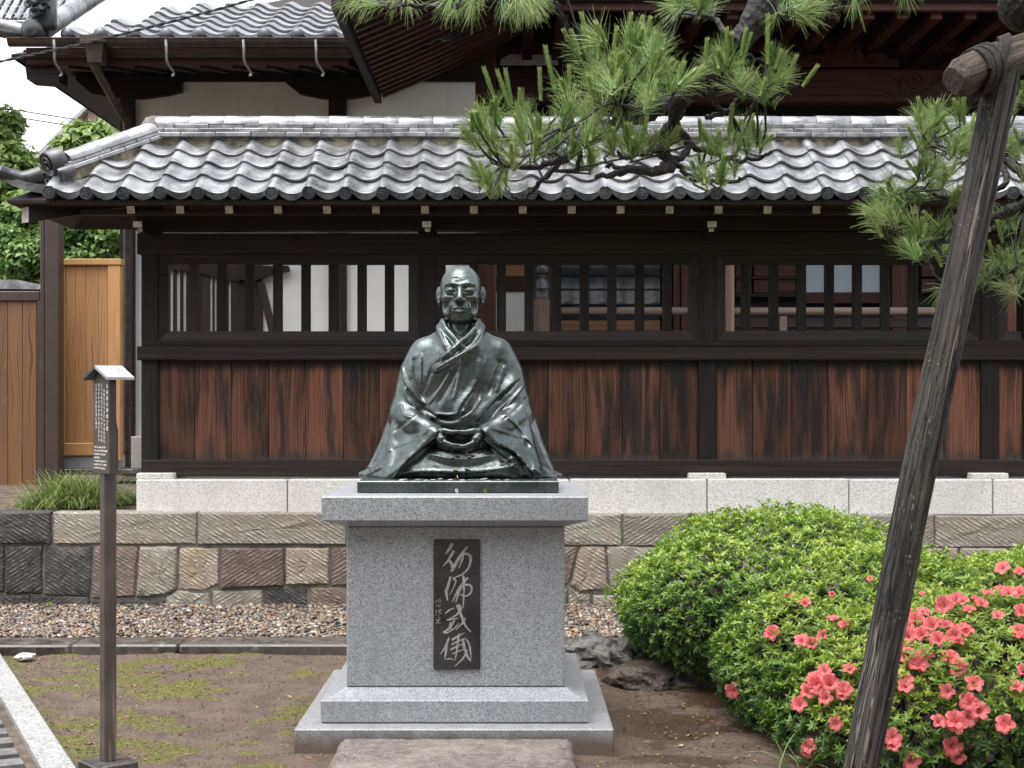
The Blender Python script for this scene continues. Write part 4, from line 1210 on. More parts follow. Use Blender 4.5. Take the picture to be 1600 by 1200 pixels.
# wide sleeves falling over the knees
A.tri((-33, 71, 71), (-92, 84, 26), (-101, 3, 72), 9, 5); A.tri((-92, 84, 26), (-101, 3, 72), (-128, 2, 36), 9, 6)
A.tri((38, 71, 71), (98, 84, 26), (119, 3, 68), 9, 5); A.tri((98, 84, 26), (119, 3, 68), (137, 2, 32), 9, 6)
A.cap([(-112, 6, 48), (-138, 4, 22), (-150, 3, 8)], [12, 9, 6], 6)
A.cap([(128, 5, 44), (148, 3, 30), (157, 2, 22)], [9, 7, 5], 4)
# hollow at the lap for the hands
A.ell((3, 62, 70), (26, 15, 42), 3, 'cut')
# collar bands
A.cap([(3, 244, -22), (-19, 244, -13), (-25, 242, 4), (-18, 229, 20), (-6, 215, 32), (6, 200, 38)], 4.5, 2.5)
A.cap([(3, 238, -26), (-24, 237, -14), (-31, 233, 4), (-26, 220, 19), (-17, 204, 32), (-8, 192, 38)], 5.0, 7)
A.cap([(3, 244, -22), (25, 244, -13), (31, 242, 4), (24, 229, 20), (11, 214, 34), (-6, 198, 41), (-22, 184, 42)], 4.5, 2.5)
A.cap([(3, 238, -26), (30, 237, -14), (37, 233, 4), (33, 220, 19), (24, 203, 33), (8, 189, 41), (-14, 175, 43), (-32, 166, 40)], 5.0, 7)
# neck opening
A.cap([(3, 262, 0), (3, 236, 6), (3, 222, 15)], [20, 16, 7], 2, 'cut')
A.floor(-0.5)
v, q_ = A.mesh()
# slow random undulation of the cast cloth
wv = to_world(v); nr = vnormals(wv, q_)
robe_st = [
 # collar, crossing fronts and shawl edge
 ([(686, 512), (694, 532), (702, 549), (709, 554)], 3.5, 2.0, 'z'), ([(756, 520), (744, 538), (722, 550), (700, 562), (681, 575), (670, 597), (663, 622)], 6.0, 4.2, 's'),
 ([(757, 524), (754, 564), (744, 601), (722, 632), (712, 654)], 3.2, 3.2, 'z'),
 # right sleeve-side of the chest
 ([(627, 566), (634, 597), (649, 617), (666, 634)], 3.6, 3.4, 'r'), ([(659, 551), (658, 575), (658, 600)], 1.8, 1.8, 'r'), ([(647, 556), (649, 592), (662, 626)], 5.0, 2.4, 'g'),
 ([(722, 553), (717, 590), (708, 627)], 2.0, 2.0, 'r'), ([(704, 580), (691, 603), (668, 634)], 2.2, 1.9, 'r'), ([(714, 577), (702, 602), (684, 632)], 4.5, 1.6, 'g'),
 ([(789, 570), (782, 592), (775, 614)], 2.6, 2.6, 'r'), ([(781, 560), (773, 590), (760, 620)], 5.0, 2.0, 'g'),
 # folds at the arms
 ([(816, 588), (788, 612), (760, 640), (746, 660)], 5.0, 4.2, 'z'), ([(822, 598), (800, 625), (772, 652)], 3.2, 2.8, 'r'), ([(826, 618), (806, 640), (784, 658)], 4.5, 2.0, 'g'),
 ([(632, 603), (636, 622), (654, 640)], 3.6, 3.2, 'r'), ([(626, 630), (632, 648), (646, 652)], 3.0, 3.2, 'r'),
 # sleeves: upper edge and hem
 ([(682, 654), (670, 646), (656, 643), (634, 663), (612, 681)], 5.0, 4.4, 's'), ([(690, 665), (680, 685), (658, 702), (634, 724), (614, 749)], 6.0, 6.5, 'z'),
 ([(676, 664), (650, 686), (612, 700)], 4.5, 1.9, 'r'), ([(652, 698), (622, 716), (604, 738)], 6.0, 1.6, 'g'), ([(612, 700), (598, 716), (586, 736)], 3.6, 2.2, 'r'),
 ([(747, 665), (768, 687), (802, 705), (824, 729), (842, 749)], 6.0, 6.5, 's'), ([(780, 641), (802, 659), (824, 685), (835, 702), (847, 734)], 3.4, 2.8, 'r'), ([(754, 664), (791, 676), (824, 686), (836, 695)], 4.0, 2.0, 'r'),
 ([(790, 655), (812, 674), (828, 700)], 5.5, 1.8, 'g'), ([(818, 620), (830, 650), (842, 684)], 4.5, 2.0, 'g'), ([(800, 694), (824, 710), (838, 732)], 3.6, 1.8, 'r'),
 # lap
 ([(655, 703), (693, 715), (726, 718), (759, 713), (792, 700)], 5.0, 1.8, 'r'), ([(662, 716), (700, 726), (740, 727), (780, 718)], 7.0, 1.2, 'g'), ([(623, 740), (660, 736), (715, 737), (759, 735), (792, 730), (814, 722)], 4.5, 3.2, 'r'), ([(780, 728), (800, 716), (816, 712)], 3.5, 2.8, 'r'),
 ([(822, 727), (831, 747)], 3.2, 3.0, 'r'), ([(831, 729), (850, 742), (872, 748)], 3.6, 3.4, 'r'), ([(840, 728), (856, 737), (870, 742)], 3.0, 2.4, 'g'),
 ([(680, 652), (706, 657), (737, 640), (751, 603)], 5.0, 2.8, 'g'), ([(676, 646), (706, 648), (728, 640)], 3.0, 2.2, 'r'), ([(716, 655), (735, 645), (752, 622)], 2.6, 1.8, 'r'),
 ([(603, 690), (586, 722), (566, 746)], 3.5, 2.4, 'g'), ([(565, 744), (584, 736), (598, 728)], 3.2, 2.6, 'r')]
GAIN = 1.25
wv = strokes_on(wv, nr, robe_st)
GAIN = 1.0
lump = (np.sin(wv[:, 0] * 46 + 3 * np.sin(wv[:, 2] * 31)) * np.sin(wv[:, 2] * 52 + 2 * np.sin(wv[:, 0] * 37)) + 0.6 * np.sin(wv[:, 0] * 120 + wv[:, 2] * 60) * np.sin(wv[:, 2] * 105 - wv[:, 0] * 40))
wv = wv + nr * (lump * 0.0005)[:, None]
robe = put("robe", np_mesh("robe", wv, q_), MAT_BRONZE, statue)
robe_wv, robe_q = wv, q_

# head
Hh = 0.8
B = Field((-42, -48, 203), (48, 66, 338), Hh)
c = 3.0
B.ell((c, 293.5, 3), (32.3, 36.5, 39), 0)
B.ell((c, 271, 13), (27.5, 34, 29), 8)
B.ell((c, 246.5, 30), (12.5, 8, 10.5), 8)
for s in (-1, 1):
    B.ell((c + s * 19, 277, 28), (9, 6.5, 9), 6)
    B.cap([(c + s * 20, 296.5, 33), (c + s * 13, 299, 38.5), (c + s * 4, 296, 41)], [2.6, 3.0, 2.6], 4)
    B.ell((c + s * 17, 258, 22), (10, 12, 10), 7)
    B.ell((c + s * 13.8, 288.5, 45), (8.8, 5.4, 8.2), 4, 'cut')
    B.ell((c + s * 13.8, 287.2, 34.6), (8.8, 6.0, 6.0), 1.4)
    B.cap([(c + s * 7, 285.0, 38.8), (c + s * 13.8, 284.0, 41.0), (c + s * 20.5, 285.3, 36.8)], 0.75, 0.6, 'cut')
    B.cap([(c + s * 6.5, 290.6, 38.4), (c + s * 13.8, 292.6, 39.6), (c + s * 21, 290.8, 35.6)], 0.45, 1.0, 'cut')
    B.cap([(c + s * 7, 281, 39), (c + s * 13, 279.2, 38.6), (c + s * 19, 281, 36)], 1.0, 2.0, 'cut')
for s in (-1, 1): B.ell((c + s * 23, 263, 29), (6, 8, 6), 7, 'cut')
B.cap([(c, 295, 40), (c, 285, 45.5), (c, 275.5, 51.5)], [3.4, 3.6, 4.6], 3.5)
B.ell((c, 273, 52), (5.0, 4.2, 4.6), 2.5)
for s in (-1, 1):
    B.ell((c + s * 6.2, 272, 46.5), (3.8, 3.5, 4.6), 2)
    B.ell((c + s * 3.4, 268.8, 50.5), (1.7, 1.3, 2.4), 0.8, 'cut')
B.ell((c, 260, 36), (15, 11, 9), 6)
B.cap([(c - 10.5, 258.8, 39.5), (c - 4, 261.2, 44.6), (c, 260.6, 45.4), (c + 4, 261.2, 44.6), (c + 10.5, 258.8, 39.5)], [1.2, 2.0, 1.8, 2.0, 1.2], 2)
B.cap([(c - 9, 256.2, 40.0), (c, 254.6, 44.8), (c + 9, 256.2, 40.0)], [1.3, 2.5, 1.3], 2)
B.cap([(c - 11.5, 257.8, 40.5), (c, 257.9, 47.5), (c + 11.5, 257.8, 40.5)], 0.85, 0.6, 'cut')
B.cap([(c - 7, 250.6, 41), (c, 249.8, 43.5), (c + 7, 250.6, 41)], 1.5, 2.5, 'cut')
for s in (-1, 1):
    B.cap([(c + s * 8.5, 274, 44), (c + s * 13, 264, 41.5), (c + s * 14.5, 255, 37)], [0.9, 1.2, 0.8], 2.2, 'cut')
    # ears
    B.ell((c + s * 34.0, 283, -3), (3.6, 13.6, 8.2), 1.6, 'add', ('v', s * 0.6))
    B.ell((c + s * 33.0, 271.5, 0), (2.9, 5.8, 4.2), 2)
    B.ell((c + s * 36.6, 285, 2.8), (2.2, 8.6, 4.6), 1.0, 'cut', ('v', s * 0.6))
    B.cap([(c + s * 35.5, 288, 0), (c + s * 35, 281, 1), (c + s * 34, 277, 3)], 1.1, 1.0)
    # neck tendons
    B.cap([(c + s * 17, 252, -2), (c + s * 9, 235, 10), (c + s * 2.5, 217, 17)], [4.5, 3.6, 3.0], 4)
B.cap([(c, 258, -4), (c, 236, -2), (c, 208, 0)], [19, 18.5, 20], 7)
v, q_ = B.mesh()
wv = to_world(v); nr = vnormals(wv, q_)
head_st = [([(700, 436), (712, 434.5), (717, 436)], 1.3, 0.9, 'g'), ([(699, 441.5), (711, 440), (717, 441)], 1.3, 0.9, 'g'), ([(728, 435.5), (738, 434), (742, 436)], 1.2, 0.8, 'g'), ([(727, 441), (736, 439.6), (742, 441)], 1.2, 0.8, 'g'),
           ([(716.5, 446), (717.5, 452)], 0.9, 0.8, 'g'), ([(722, 446), (721.5, 452)], 0.9, 0.8, 'g'),
           ([(702, 478), (706, 490), (707, 497)], 1.4, 0.8, 'g'), ([(738, 478), (735, 490), (733, 497)], 1.4, 0.8, 'g'), ([(715, 494), (714, 502)], 1.0, 0.5, 'g'), ([(724, 494), (725, 502)], 1.0, 0.5, 'g'),
           ([(718.8, 478), (718.8, 482.5)], 1.0, 0.7, 'g'), ([(694, 470), (699, 482)], 1.6, 0.8, 'g'), ([(746, 470), (741, 482)], 1.6, 0.8, 'g')]
wv = strokes_on(wv, nr, head_st)
put("head", np_mesh("head", wv, q_), MAT_BRONZE, statue)

# hands resting in the lap, thumb tips touching
for s in (-1, 1):
    C = Field((-48, 52, 36), (54, 112, 86), 0.8)
    c = 3.0
    C.cap([(c + s * 40, 70, 66), (c + s * 33, 66, 76), (c + s * 26, 60, 86)], [9, 8.5, 7.5], 0)
    for i in range(4):
        z0 = 63 - 4.2 * i; f0 = 86 - 2.5 * i
        over = 1.0 if s < 0 else -1.0
        lift = 1.6 if s < 0 else 0.0
        tipx = c - s * (6 - 1.5 * i) if i < 3 else c + s * 3
        C.cap([(c + s * 28, 61 - 3.4 * i, f0), (c + s * 20, 54 - 2.6 * i + lift, f0 + 5.5), (c + s * 10, 50 - 1.9 * i + lift, f0 + 8), (tipx, 49 - 1.5 * i + lift, f0 + 7)], [4.4, 3.7, 3.2, 2.6], 0.7)
    C.cap([(c + s * 31, 71, 78), (c + s * 22, 72.5, 84), (c + s * 11, 70.8, 88), (c + s * 1.7, 71.4, 88.5)], [6.5, 4.8, 3.9, 3.1], 2)
    v, q_ = C.mesh()
    put("hand", np_mesh("hand", to_world(v), q_), MAT_BRONZE, statue)

BF = 6.418
put("base", MB().box((P(558, 0, BF).x, BF, 1.0985), (P(873, 0, BF).x, 7.16, 1.1515), 0.004).mesh("base"), MAT_BRONZE, statue)

# ---- coins left by visitors
from mathutils.bvhtree import BVHTree
bvh = BVHTree.FromPolygons([tuple(p) for p in robe_wv], [tuple(int(i) for i in f) for f in robe_q])
def coin_mesh(R, hole=False, n=14):
    mb = MB()
    if hole:
        pr = [(R * 0.22, 0), (R, 0), (R, 0.0016), (R * 0.22, 0.0016)]
        vs = [(r * math.cos(2 * math.pi * k / n), r * math.sin(2 * math.pi * k / n), h) for r, h in pr for k in range(n)]
        fs = [(i * n + k, i * n + (k + 1) % n, ((i + 1) % 4) * n + (k + 1) % n, ((i + 1) % 4) * n + k) for i in range(4) for k in range(n)]
        mb.add(vs, fs)
    else: mb.revolve([(R, 0), (R, 0.0016)], (0, 0, 0), n)
    return mb.mesh("coin", 40)
def metal(name, c, r=0.35, m=0.9):
    q = NT(name); n = q.noise(q.pos(), 300, 3)
    return q.done(q.mix(q.mapr(n, 0.35, 0.65), c, tuple(x * 0.6 for x in c)), r, m)
M_SIL = metal("silver_coin", (0.72, 0.72, 0.71), 0.45, 0.35); M_COP = metal("copper_coin", (0.36, 0.19, 0.10)); M_GOLD = metal("brass_coin", (0.50, 0.36, 0.15))
kinds = []
for mt, hole, R in ((M_SIL, False, 0.0110), (M_COP, False, 0.0118), (M_GOLD, True, 0.011), (M_SIL, True, 0.0105)):
    me = coin_mesh(R, hole); me.materials.append(mt); kinds.append(me)
WH = ["silver-grey coin", "brown copper coin", "holed brass coin", "small holed silver coin"]
def coin(x, y, z, k, tilt=(0, 0), where="lying in front of the bronze robe", label=None, group="coins left on the statue"):
    o = put("coin", kinds[k], None, None, (x, y, z), (tilt[0], tilt[1], rng.uniform(0, 6.28)))
    tag(o, label or (WH[k] + " " + where), "coin", group)
cr = random.Random(5)
for i in range(34):
    x = P(cr.choice([cr.uniform(600, 850), cr.gauss(728, 40)]), 0, 6.5).x; y = 6.43 + cr.random() ** 2 * 0.10 + 0.012
    coin(x, y, 1.1518 + 0.0018 * (i % 3), cr.choice([0, 0, 0, 3, 1]), (cr.uniform(-0.1, 0.1), cr.uniform(-0.1, 0.1)), "lying on the bronze base before the robe")
for i in range(46):
    px_, yv = cr.gauss(721, 13), cr.uniform(6.555, 6.64)
    x = P(px_, 0, 6.6).x
    h = bvh.ray_cast(Vector((x, yv, 1.5)), Vector((0, 0, -1)))
    if h[0] is None: continue
    coin(x, yv, h[0].z + 0.0006 + 0.0015 * (i % 4), cr.choice([0, 0, 1, 2, 3]), (cr.uniform(-0.25, 0.25), cr.uniform(-0.25, 0.25)), "in the lap under the joined hands")
for i in range(14):
    s = cr.choice([-1, 1]); x = PX + s * cr.uniform(0.46, 0.53) if i % 2 else P(cr.uniform(575, 640), 0, 6.35).x
    y = cr.uniform(6.5, 6.95) if i % 2 else cr.uniform(6.30, 6.40)
    coin(x, y, 1.0978, cr.choice([0, 3, 0]), (0, 0), "lying on the granite cap slab")
coin(P(713.5, 768, 6.40).x, 6.4045, 1.1085, 0, (math.radians(78), 0), label="bright silver coin leaning upright against the front of the bronze base", group=None)
coin(P(758, 768, 6.40).x, 6.4045, 1.1085, 2, (math.radians(78), 0), label="holed brass coin leaning upright against the front of the bronze base", group=None)
coin(P(715, 747, 6.50).x, 6.50, 1.1625, 0, (math.radians(70), 0), label="white coin propped upright against the robe above the base", group=None)

# ------------------------------------------------------------------ temple buildings behind the fence
def plaster_mat():
    q = NT("white_lime_plaster")
    n = q.noise(q.pos(), 1.6, 5); f = q.noise(q.pos(), 60, 4)
    s_ = q.noise(q.scaled((9, 9, 0.8)), 1, 4)
    col = q.mix(q.mapr(n, 0.4, 0.7), (0.84, 0.83, 0.80), (0.76, 0.75, 0.72))
    col = q.mix(q.mapr(s_, 0.56, 0.75, 0, 0.25), col, (0.45, 0.43, 0.40))
    return q.done(col, 0.85, 0, q.bump(f, 0.08, 0.003))
MAT_PLASTER = plaster_mat()
MAT_DARK_V = wood("old_dark_timber_upright", (0.014, 0.011, 0.010), (0.042, 0.029, 0.024), 'Z', 40, 1.2, 0.6)
MAT_DARK_X = wood("old_dark_timber_beam", (0.012, 0.009, 0.008), (0.034, 0.022, 0.018), 'X', 40, 1.0, 0.6)
MAT_RED_X = wood("red_brown_timber_beam", (0.030, 0.013, 0.011), (0.075, 0.030, 0.023), 'X', 30, 0.8, 0.55)
MAT_RED_V = wood("red_brown_timber_upright", (0.045, 0.020, 0.015), (0.105, 0.047, 0.033), 'Z', 34, 0.9, 0.55)
MAT_WORN = wood("weathered_post", (0.085, 0.055, 0.045), (0.20, 0.14, 0.115), 'Z', 50, 1.2, 0.75, (0.34, 0.29, 0.25))
MAT_COPPER = blotchy("brown_copper_gutter", (0.045, 0.033, 0.028), (0.095, 0.07, 0.058), 12, 0.4, 90, 0.1, 0.002, metal=0.4)
MAT_STEEL = blotchy("galvanised_strap", (0.30, 0.30, 0.30), (0.45, 0.45, 0.45), 30, 0.5, 120, 0.1, 0.001, metal=0.5)
q = NT("door_glass")
MAT_GLASS = q.done((0.03, 0.036, 0.04), 0.06, 0.0, q.bump(q.noise(q.pos(), 3, 2), 0.02, 0.01), 0.9)

def slab(name, pts, d0, d1, mat, parent, bev=0.0):
    """outline in photo pixels standing at distance d0, extruded back to d1"""
    w = [P(x, y, d0) for x, y in pts]
    return put(name, MB().prism([(p.x, p.z) for p in w], d0, d1, lambda a, b, d: (a, d, b), bev).mesh(name, 30), mat, parent)

def box_px(name, x0, y0, x1, y1, d0, d1, mat, parent, bev=0.006):
    a, b = P(x0, y0, d0), P(x1, y1, d0)
    return put(name, MB().box((a.x, d0, b.z), (b.x, d1, a.z), bev).mesh(name), mat, parent)

# ---- residence wing at the left: plaster wall, brackets, gutter, tiled eave
UE, UW = 12.5, 13.9             # eave edge, wall face
wing = thing("plaster_wing", "white plastered temple wing with dark brackets, brown gutter and grey tiled eave behind the fence", "building", (P(200, 0, UW).x, UW, 0.8))
aL = P(205, 0, UW).x
put("wall", MB().box((aL, UW, 0.7), (P(742, 0, UW).x, UW + 0.12, 4.9)).mesh("wall"), MAT_PLASTER, wing)
put("side_wall", MB().box((aL, UW + 0.125, 0.7), (aL + 0.12, 19.0, 4.9)).mesh("side_wall"), MAT_PLASTER, wing)
box_px("post", 187, 95, 209, 740, UW - 0.07, UW + 0.1, MAT_DARK_V, wing)
box_px("post", 513, 100, 541, 740, UW - 0.06, UW + 0.1, MAT_DARK_V, wing)
s0, s1 = P(60, 101, UE + 0.13), P(545, 101, UE + 0.13)
zw = P(0, 113, UW).z
put("soffit", MB().add([(s0.x, UE + 0.13, s0.z), (s1.x, UE + 0.13, s0.z), (s1.x, UW - 0.001, zw), (s0.x, UW - 0.001, zw), (s0.x, UE + 0.13, s0.z + 0.02), (s1.x, UE + 0.13, s0.z + 0.02), (s1.x, UW - 0.001, zw + 0.02), (s0.x, UW - 0.001, zw + 0.02)],
    [(0, 1, 2, 3), (4, 5, 6, 7), (0, 1, 5, 4), (2, 3, 7, 6), (1, 2, 6, 5), (0, 3, 7, 4)]).mesh("soffit"), MAT_DARK_X, wing)
box_px("beam", 118, 74, 760, 127, UW - 0.045, UW - 0.001, MAT_DARK_X, wing)
for cx, l, r in ((200, 121, 283), (527, 446, 600)):
    slab("bracket_arm", [(l, 120), (r, 120), (r, 143), (r - 22, 148), (cx + 24, 153), (cx - 24, 153), (l + 22, 146), (l, 128)], UW - 0.085, UW - 0.002, MAT_DARK_X, wing)
# eave: boards, rafters, fascia
box_px("fascia", 40, 74, 545, 101, UE + 0.08, UE + 0.12, MAT_RED_X, wing)
zE = P(0, 88, UE).z
mbx = MB()
xl, xr = P(0, 0, UE).x + 0.08, P(548, 0, UE).x
SL2 = math.radians(24)
def soff(y, off=0.0): return zE + off + (y - UE) * math.tan(SL2) * 0.45
deck = MB().add([(xl, UE + 0.05, zE + 0.03), (xr, UE + 0.05, zE + 0.03), (xr, 18.5, zE + 0.03 + 6 * math.tan(SL2)), (xl + 4.0, 18.5, zE + 0.03 + 6 * math.tan(SL2)), (xl, 18.5, zE + 0.03),
                 (xl, UE + 0.05, zE), (xr, UE + 0.05, zE), (xr, 18.5, zE + 1.1), (xl, 18.5, zE + 1.1)],
                [(0, 1, 2, 3), (0, 3, 4), (5, 8, 7, 6), (0, 5, 6, 1), (1, 6, 7, 2), (0, 4, 8, 5), (2, 7, 8, 4, 3)])
uroof = put("roof", deck.mesh("roof"), MAT_DARK_X, wing)
for k in range(9):
    x = P(104 + 52 * k, 0, UE).x
    put("rafter", MB().add([(x + sx * 0.03, y_, z_ + dz) for y_, z_ in ((UE + 0.14, s0.z), (UW - 0.09, zw)) for sx in (-1, 1) for dz in (-0.035, 0.004)], [(0, 1, 3, 2), (4, 6, 7, 5), (0, 4, 5, 1), (2, 3, 7, 6), (0, 2, 6, 4), (1, 5, 7, 3)]).mesh("rafter"), MAT_DARK_X, wing)
slab("hip_beam", [(36, 78), (60, 76), (92, 108), (92, 128), (42, 124)], UE + 0.15, UE + 0.4, MAT_DARK_X, wing)
# its tiles
sc2 = 0.2857 / TP
me_tile2 = me_tile
def eave_plain():
    me = eave_shape(False, 0.052).mesh("eave_tile", 50); me.materials.append(MAT_TILE); me.materials.append(MAT_TILE_DARK)
    nf = len(tile_shape(0.262).f)
    for p in me.polygons:
        if p.index >= nf: p.material_index = 1
    return me
me_eave2 = eave_plain()
zT = P(0, 60, UE).z
ex2 = EXPO * sc2
for c in range(-1, 11):
    for r in range(0, 7):
        x = P(208 + 51.2 * (c - 1), 0, UE).x - 0.03
        y = UE + r * ex2 * math.cos(SL2); z = zT + r * ex2 * math.sin(SL2)
        if r > 0 and x < P(88, 0, UE).x + (y - UE) * 0.55: continue
        if x < P(85, 0, UE).x: continue
        put("eave_tile" if r == 0 else "tile", me_eave2 if r == 0 else me_tile, None, uroof, (x, y + rng.uniform(-0.004, 0.004), z + rng.uniform(-0.002, 0.003)), (SL2 + rng.uniform(-0.01, 0.01), rng.uniform(-0.01, 0.01), 0), sc2)
# hip with round cover tiles and an ornamental end
hp0, hp1 = P(62, 50, UE), P(160, -14, UE + 1.4)
dirh = (hp1 - hp0)
for k in range(5):
    a = hp0 + dirh * (k / 5.0); b = hp0 + dirh * ((k + 0.97) / 5.0)
    put("ridge_cover_tile", MB().tube([a, a.lerp(b, 0.5), b], [0.085, 0.088, 0.085], 12).mesh("ridge_cover_tile", 50), MAT_TILE_RIDGE, uroof)
mb = MB()
e0 = P(52, 48, UE - 0.1)
mb.revolve([(0.085, 0.1), (0.09, -0.06), (0.07, -0.1), (0.01, -0.11)], (e0.x, e0.y, e0.z), 18, 'Y')
for k, (dx, dz, r) in enumerate(((0.02, 0.14, 0.05), (0.1, 0.2, 0.045), (0.04, 0.26, 0.05), (-0.03, 0.22, 0.04), (0.12, 0.3, 0.035), (0.05, 0.34, 0.03))):
    pts = [Vector((e0.x + dx + r * math.cos(t) * (1 - t / 9), e0.y - 0.02 - t * 0.004, e0.z + dz + r * math.sin(t) * (1 - t / 9))) for t in np.linspace(0, 6.5, 14)]
    mb.tube(pts, 0.018, 6)
mb.box((e0.x - 0.04, e0.y, e0.z + 0.02), (e0.x + 0.18, e0.y + 0.12, e0.z + 0.32), 0.03)
put("hip_end_tile", mb.mesh("hip_end_tile", 50), MAT_TILE_DARK, uroof)
put("corner_tile", MB().tube(smoothed([P(48, 52, UE), P(20, 44, UE), P(-10, 38, UE)], 5), 0.06, 10).mesh("corner_tile", 50), MAT_TILE, uroof)
put("corner_tile", MB().tube(smoothed([P(70, 58, UE), P(30, 54, UE), P(-10, 48, UE)], 5), 0.05, 10).mesh("corner_tile", 50), MAT_TILE_DARK, uroof)
# gutter, straps, hopper, downpipe
ga, gb = P(14, 62, UE - 0.12), P(545, 62, UE - 0.12)
mb = MB(); vs = []; fs = []; n = 9
for x in (ga.x, gb.x):
    for j in range(n):
        a = math.pi + math.pi * j / (n - 1); vs.append((x, ga.y + 0.06 * math.cos(a), ga.z + 0.062 * math.sin(a)))
for j in range(n - 1): fs.append((j, n + j, n + j + 1, j + 1))
mb.add(vs, fs); mb.tube([(ga.x, ga.y - 0.06, ga.z), (gb.x, ga.y - 0.06, ga.z)], 0.007, 6)
put("gutter", mb.mesh("gutter", 60), MAT_COPPER, wing)
for x in (84, 259, 380, 493):
    pts = smoothed([P(x, 62, UE - 0.19), P(x + 1, 78, UE - 0.19), P(x + 2, 96, UE - 0.14), P(x + 9, 108, UE - 0.05), P(x + 12, 113, UE), P(x + 12, 118, UE), P(x + 9, 118, UE)], 4)
    put("gutter_strap", MB().tube(pts, 0.011, 6).mesh("gutter_strap", 60), MAT_STEEL, wing)
h0, h1 = P(126, 62, UE - 0.22), P(166, 96, UE - 0.22)
mb = MB()
def frust(x0, x1, z, y0, y1): return [(x0, y0, z), (x1, y0, z), (x1, y1, z), (x0, y1, z)]
vs = frust(h0.x, h1.x, h0.z + 0.04, UE - 0.24, UE - 0.01) + frust(h0.x, h1.x, h0.z - 0.02, UE - 0.24, UE - 0.01) + frust(h0.x + 0.03, h1.x - 0.03, h0.z - 0.022, UE - 0.21, UE - 0.04) + frust(h0.x + 0.05, h1.x - 0.05, h1.z, UE - 0.19, UE - 0.06)
mb.add(vs, [(3, 2, 1, 0), (12, 13, 14, 15)] + [(4 * i + k, 4 * i + (k + 1) % 4, 4 * i + 4 + (k + 1) % 4, 4 * i + 4 + k) for i in range(3) for k in range(4)])
put("rain_hopper", mb.mesh("rain_hopper"), MAT_COPPER, wing)
pts = [P(147, 94, UE - 0.12), P(148, 104, UE - 0.12), P(154, 114, UE - 0.05), P(184, 168, UE + 1.0), P(198, 190, UE + 1.15), P(198.5, 210, UE + 1.18), P(198.5, 738, UE + 1.18)]
put("downpipe", MB().tube(pts, 0.038, 12).mesh("downpipe", 60), MAT_COPPER, wing)
for y in (420, 637):
    p = P(198.5, y, UE + 1.18); put("pipe_clip", MB().revolve([(0.044, -0.012), (0.044, 0.012)], tuple(p), 14).mesh("pipe_clip", 40), MAT_COPPER, wing)
# dark slatted recess and leaning brace seen through the fence
xs_ = [(252, 264.5), (270, 275.5), (281, 285.5), (290.5, 327.5), (331.5, 334.5), (338, 356.5), (360.5, 410)]
for a, b in xs_: box_px("recess_board", a, 385, b, 640, UW - 0.03, UW - 0.002, MAT_DARK_V, wing, 0.003)
slab("brace", [(401, 440), (412, 440), (432, 520), (420, 520)], UW - 0.09, UW - 0.035, MAT_DARK_V, wing)
slab("bracket_arm", [(372, 415), (450, 415), (452, 423), (420, 430), (395, 440), (372, 436)], UW - 0.12, UW - 0.04, MAT_DARK_X, wing)
slab("recess_lintel", [(255, 395), (375, 395), (375, 440), (300, 425), (255, 420)], UW - 0.06, UW - 0.032, MAT_DARK_X, wing)
# stone plinth of the wing beside the gate
box_px("footing_stone", 184, 682, 223, 742, UW - 0.1, UW + 0.2, MAT_GRAN_PALE, wing)

# ---- main hall with its porch
HF = 16.0
hall = thing("temple_hall", "dark red-brown timber temple hall with carved porch beams behind the fence roof", "temple", (1.5, HF, 0.8))
MAT_NIGHT = wood("dark_interior_boards", (0.010, 0.008, 0.008), (0.022, 0.017, 0.015), 'Z', 20, 0.6, 0.7)  # near-black base puts the darkness of the hall's unlit interior into the colour
put("wall", MB().box((-1.72, HF + 0.1, 0.7), (9.0, HF + 0.3, 6.6)).mesh("wall"), MAT_NIGHT, hall)
put("ceiling", MB().box((-1.6, 14.0, 5.85), (9.5, HF + 0.3, 5.95)).mesh("ceiling"), MAT_NIGHT, hall)
# front seen through the slats
PYW = HF
def hp_(name, x0, y0, x1, y1, mat, pr=0.03, parent=None): return box_px(name, x0, y0, x1, y1, PYW - pr, PYW + 0.098, mat, parent or hall, 0.004)
MAT_TAN = wood("honey_brown_panel", (0.20, 0.10, 0.058), (0.36, 0.20, 0.12), 'X', 30, 0.9, 0.5)
for x0, x1 in ((545, 700), (705, 832)):
    hp_("plaster_panel", x0, 455, x1, 560, MAT_PLASTER, 0.0)
    hp_("rail", x0, 433, x1, 454.5, MAT_RED_X, 0.04)
    hp_("wood_panel", x0, 385, x1, 432, MAT_TAN, 0.0)
hp_("stile", 700.3, 380, 704.7, 560, MAT_RED_V, 0.06)
hp_("stile", 536, 380, 544.6, 560, MAT_RED_V, 0.06)
hp_("stile", 832.5, 380, 866, 560, MAT_RED_V, 0.05)
gl = hp_("glass_door", 870, 385, 1032, 500, MAT_GLASS, 0.0)
for y in (430, 452, 476): hp_("glazing_bar", 866.5, y - 1.2, 1035, y + 1.2, MAT_DARK_X, 0.03)
hp_("wood_panel", 870, 500.5, 1032, 560, MAT_TAN, 0.01)
for x in (1036, 1052, 1064): hp_("stile", x, 380, x + 10, 560, MAT_RED_V, 0.05 + 0.01 * (x % 3))
hp_("door_pull", 1046.6, 436, 1050, 458, MAT_COPPER, 0.075)
for x0, x1 in ((1150, 1174), (1178, 1212), (1216, 1243), (1440, 1500), (1505, 1600)):
    hp_("wood_panel", x0, 385, x1, 432, MAT_RED_X, 0.0); hp_("wood_panel", x0, 436, x1, 457, MAT_RED_X, 0.0)
hp_("rail", 1076, 457.5, 1255, 464, MAT_DARK_X, 0.04); hp_("rail", 1076, 432.2, 1255, 435.8, MAT_RED_X, 0.035)
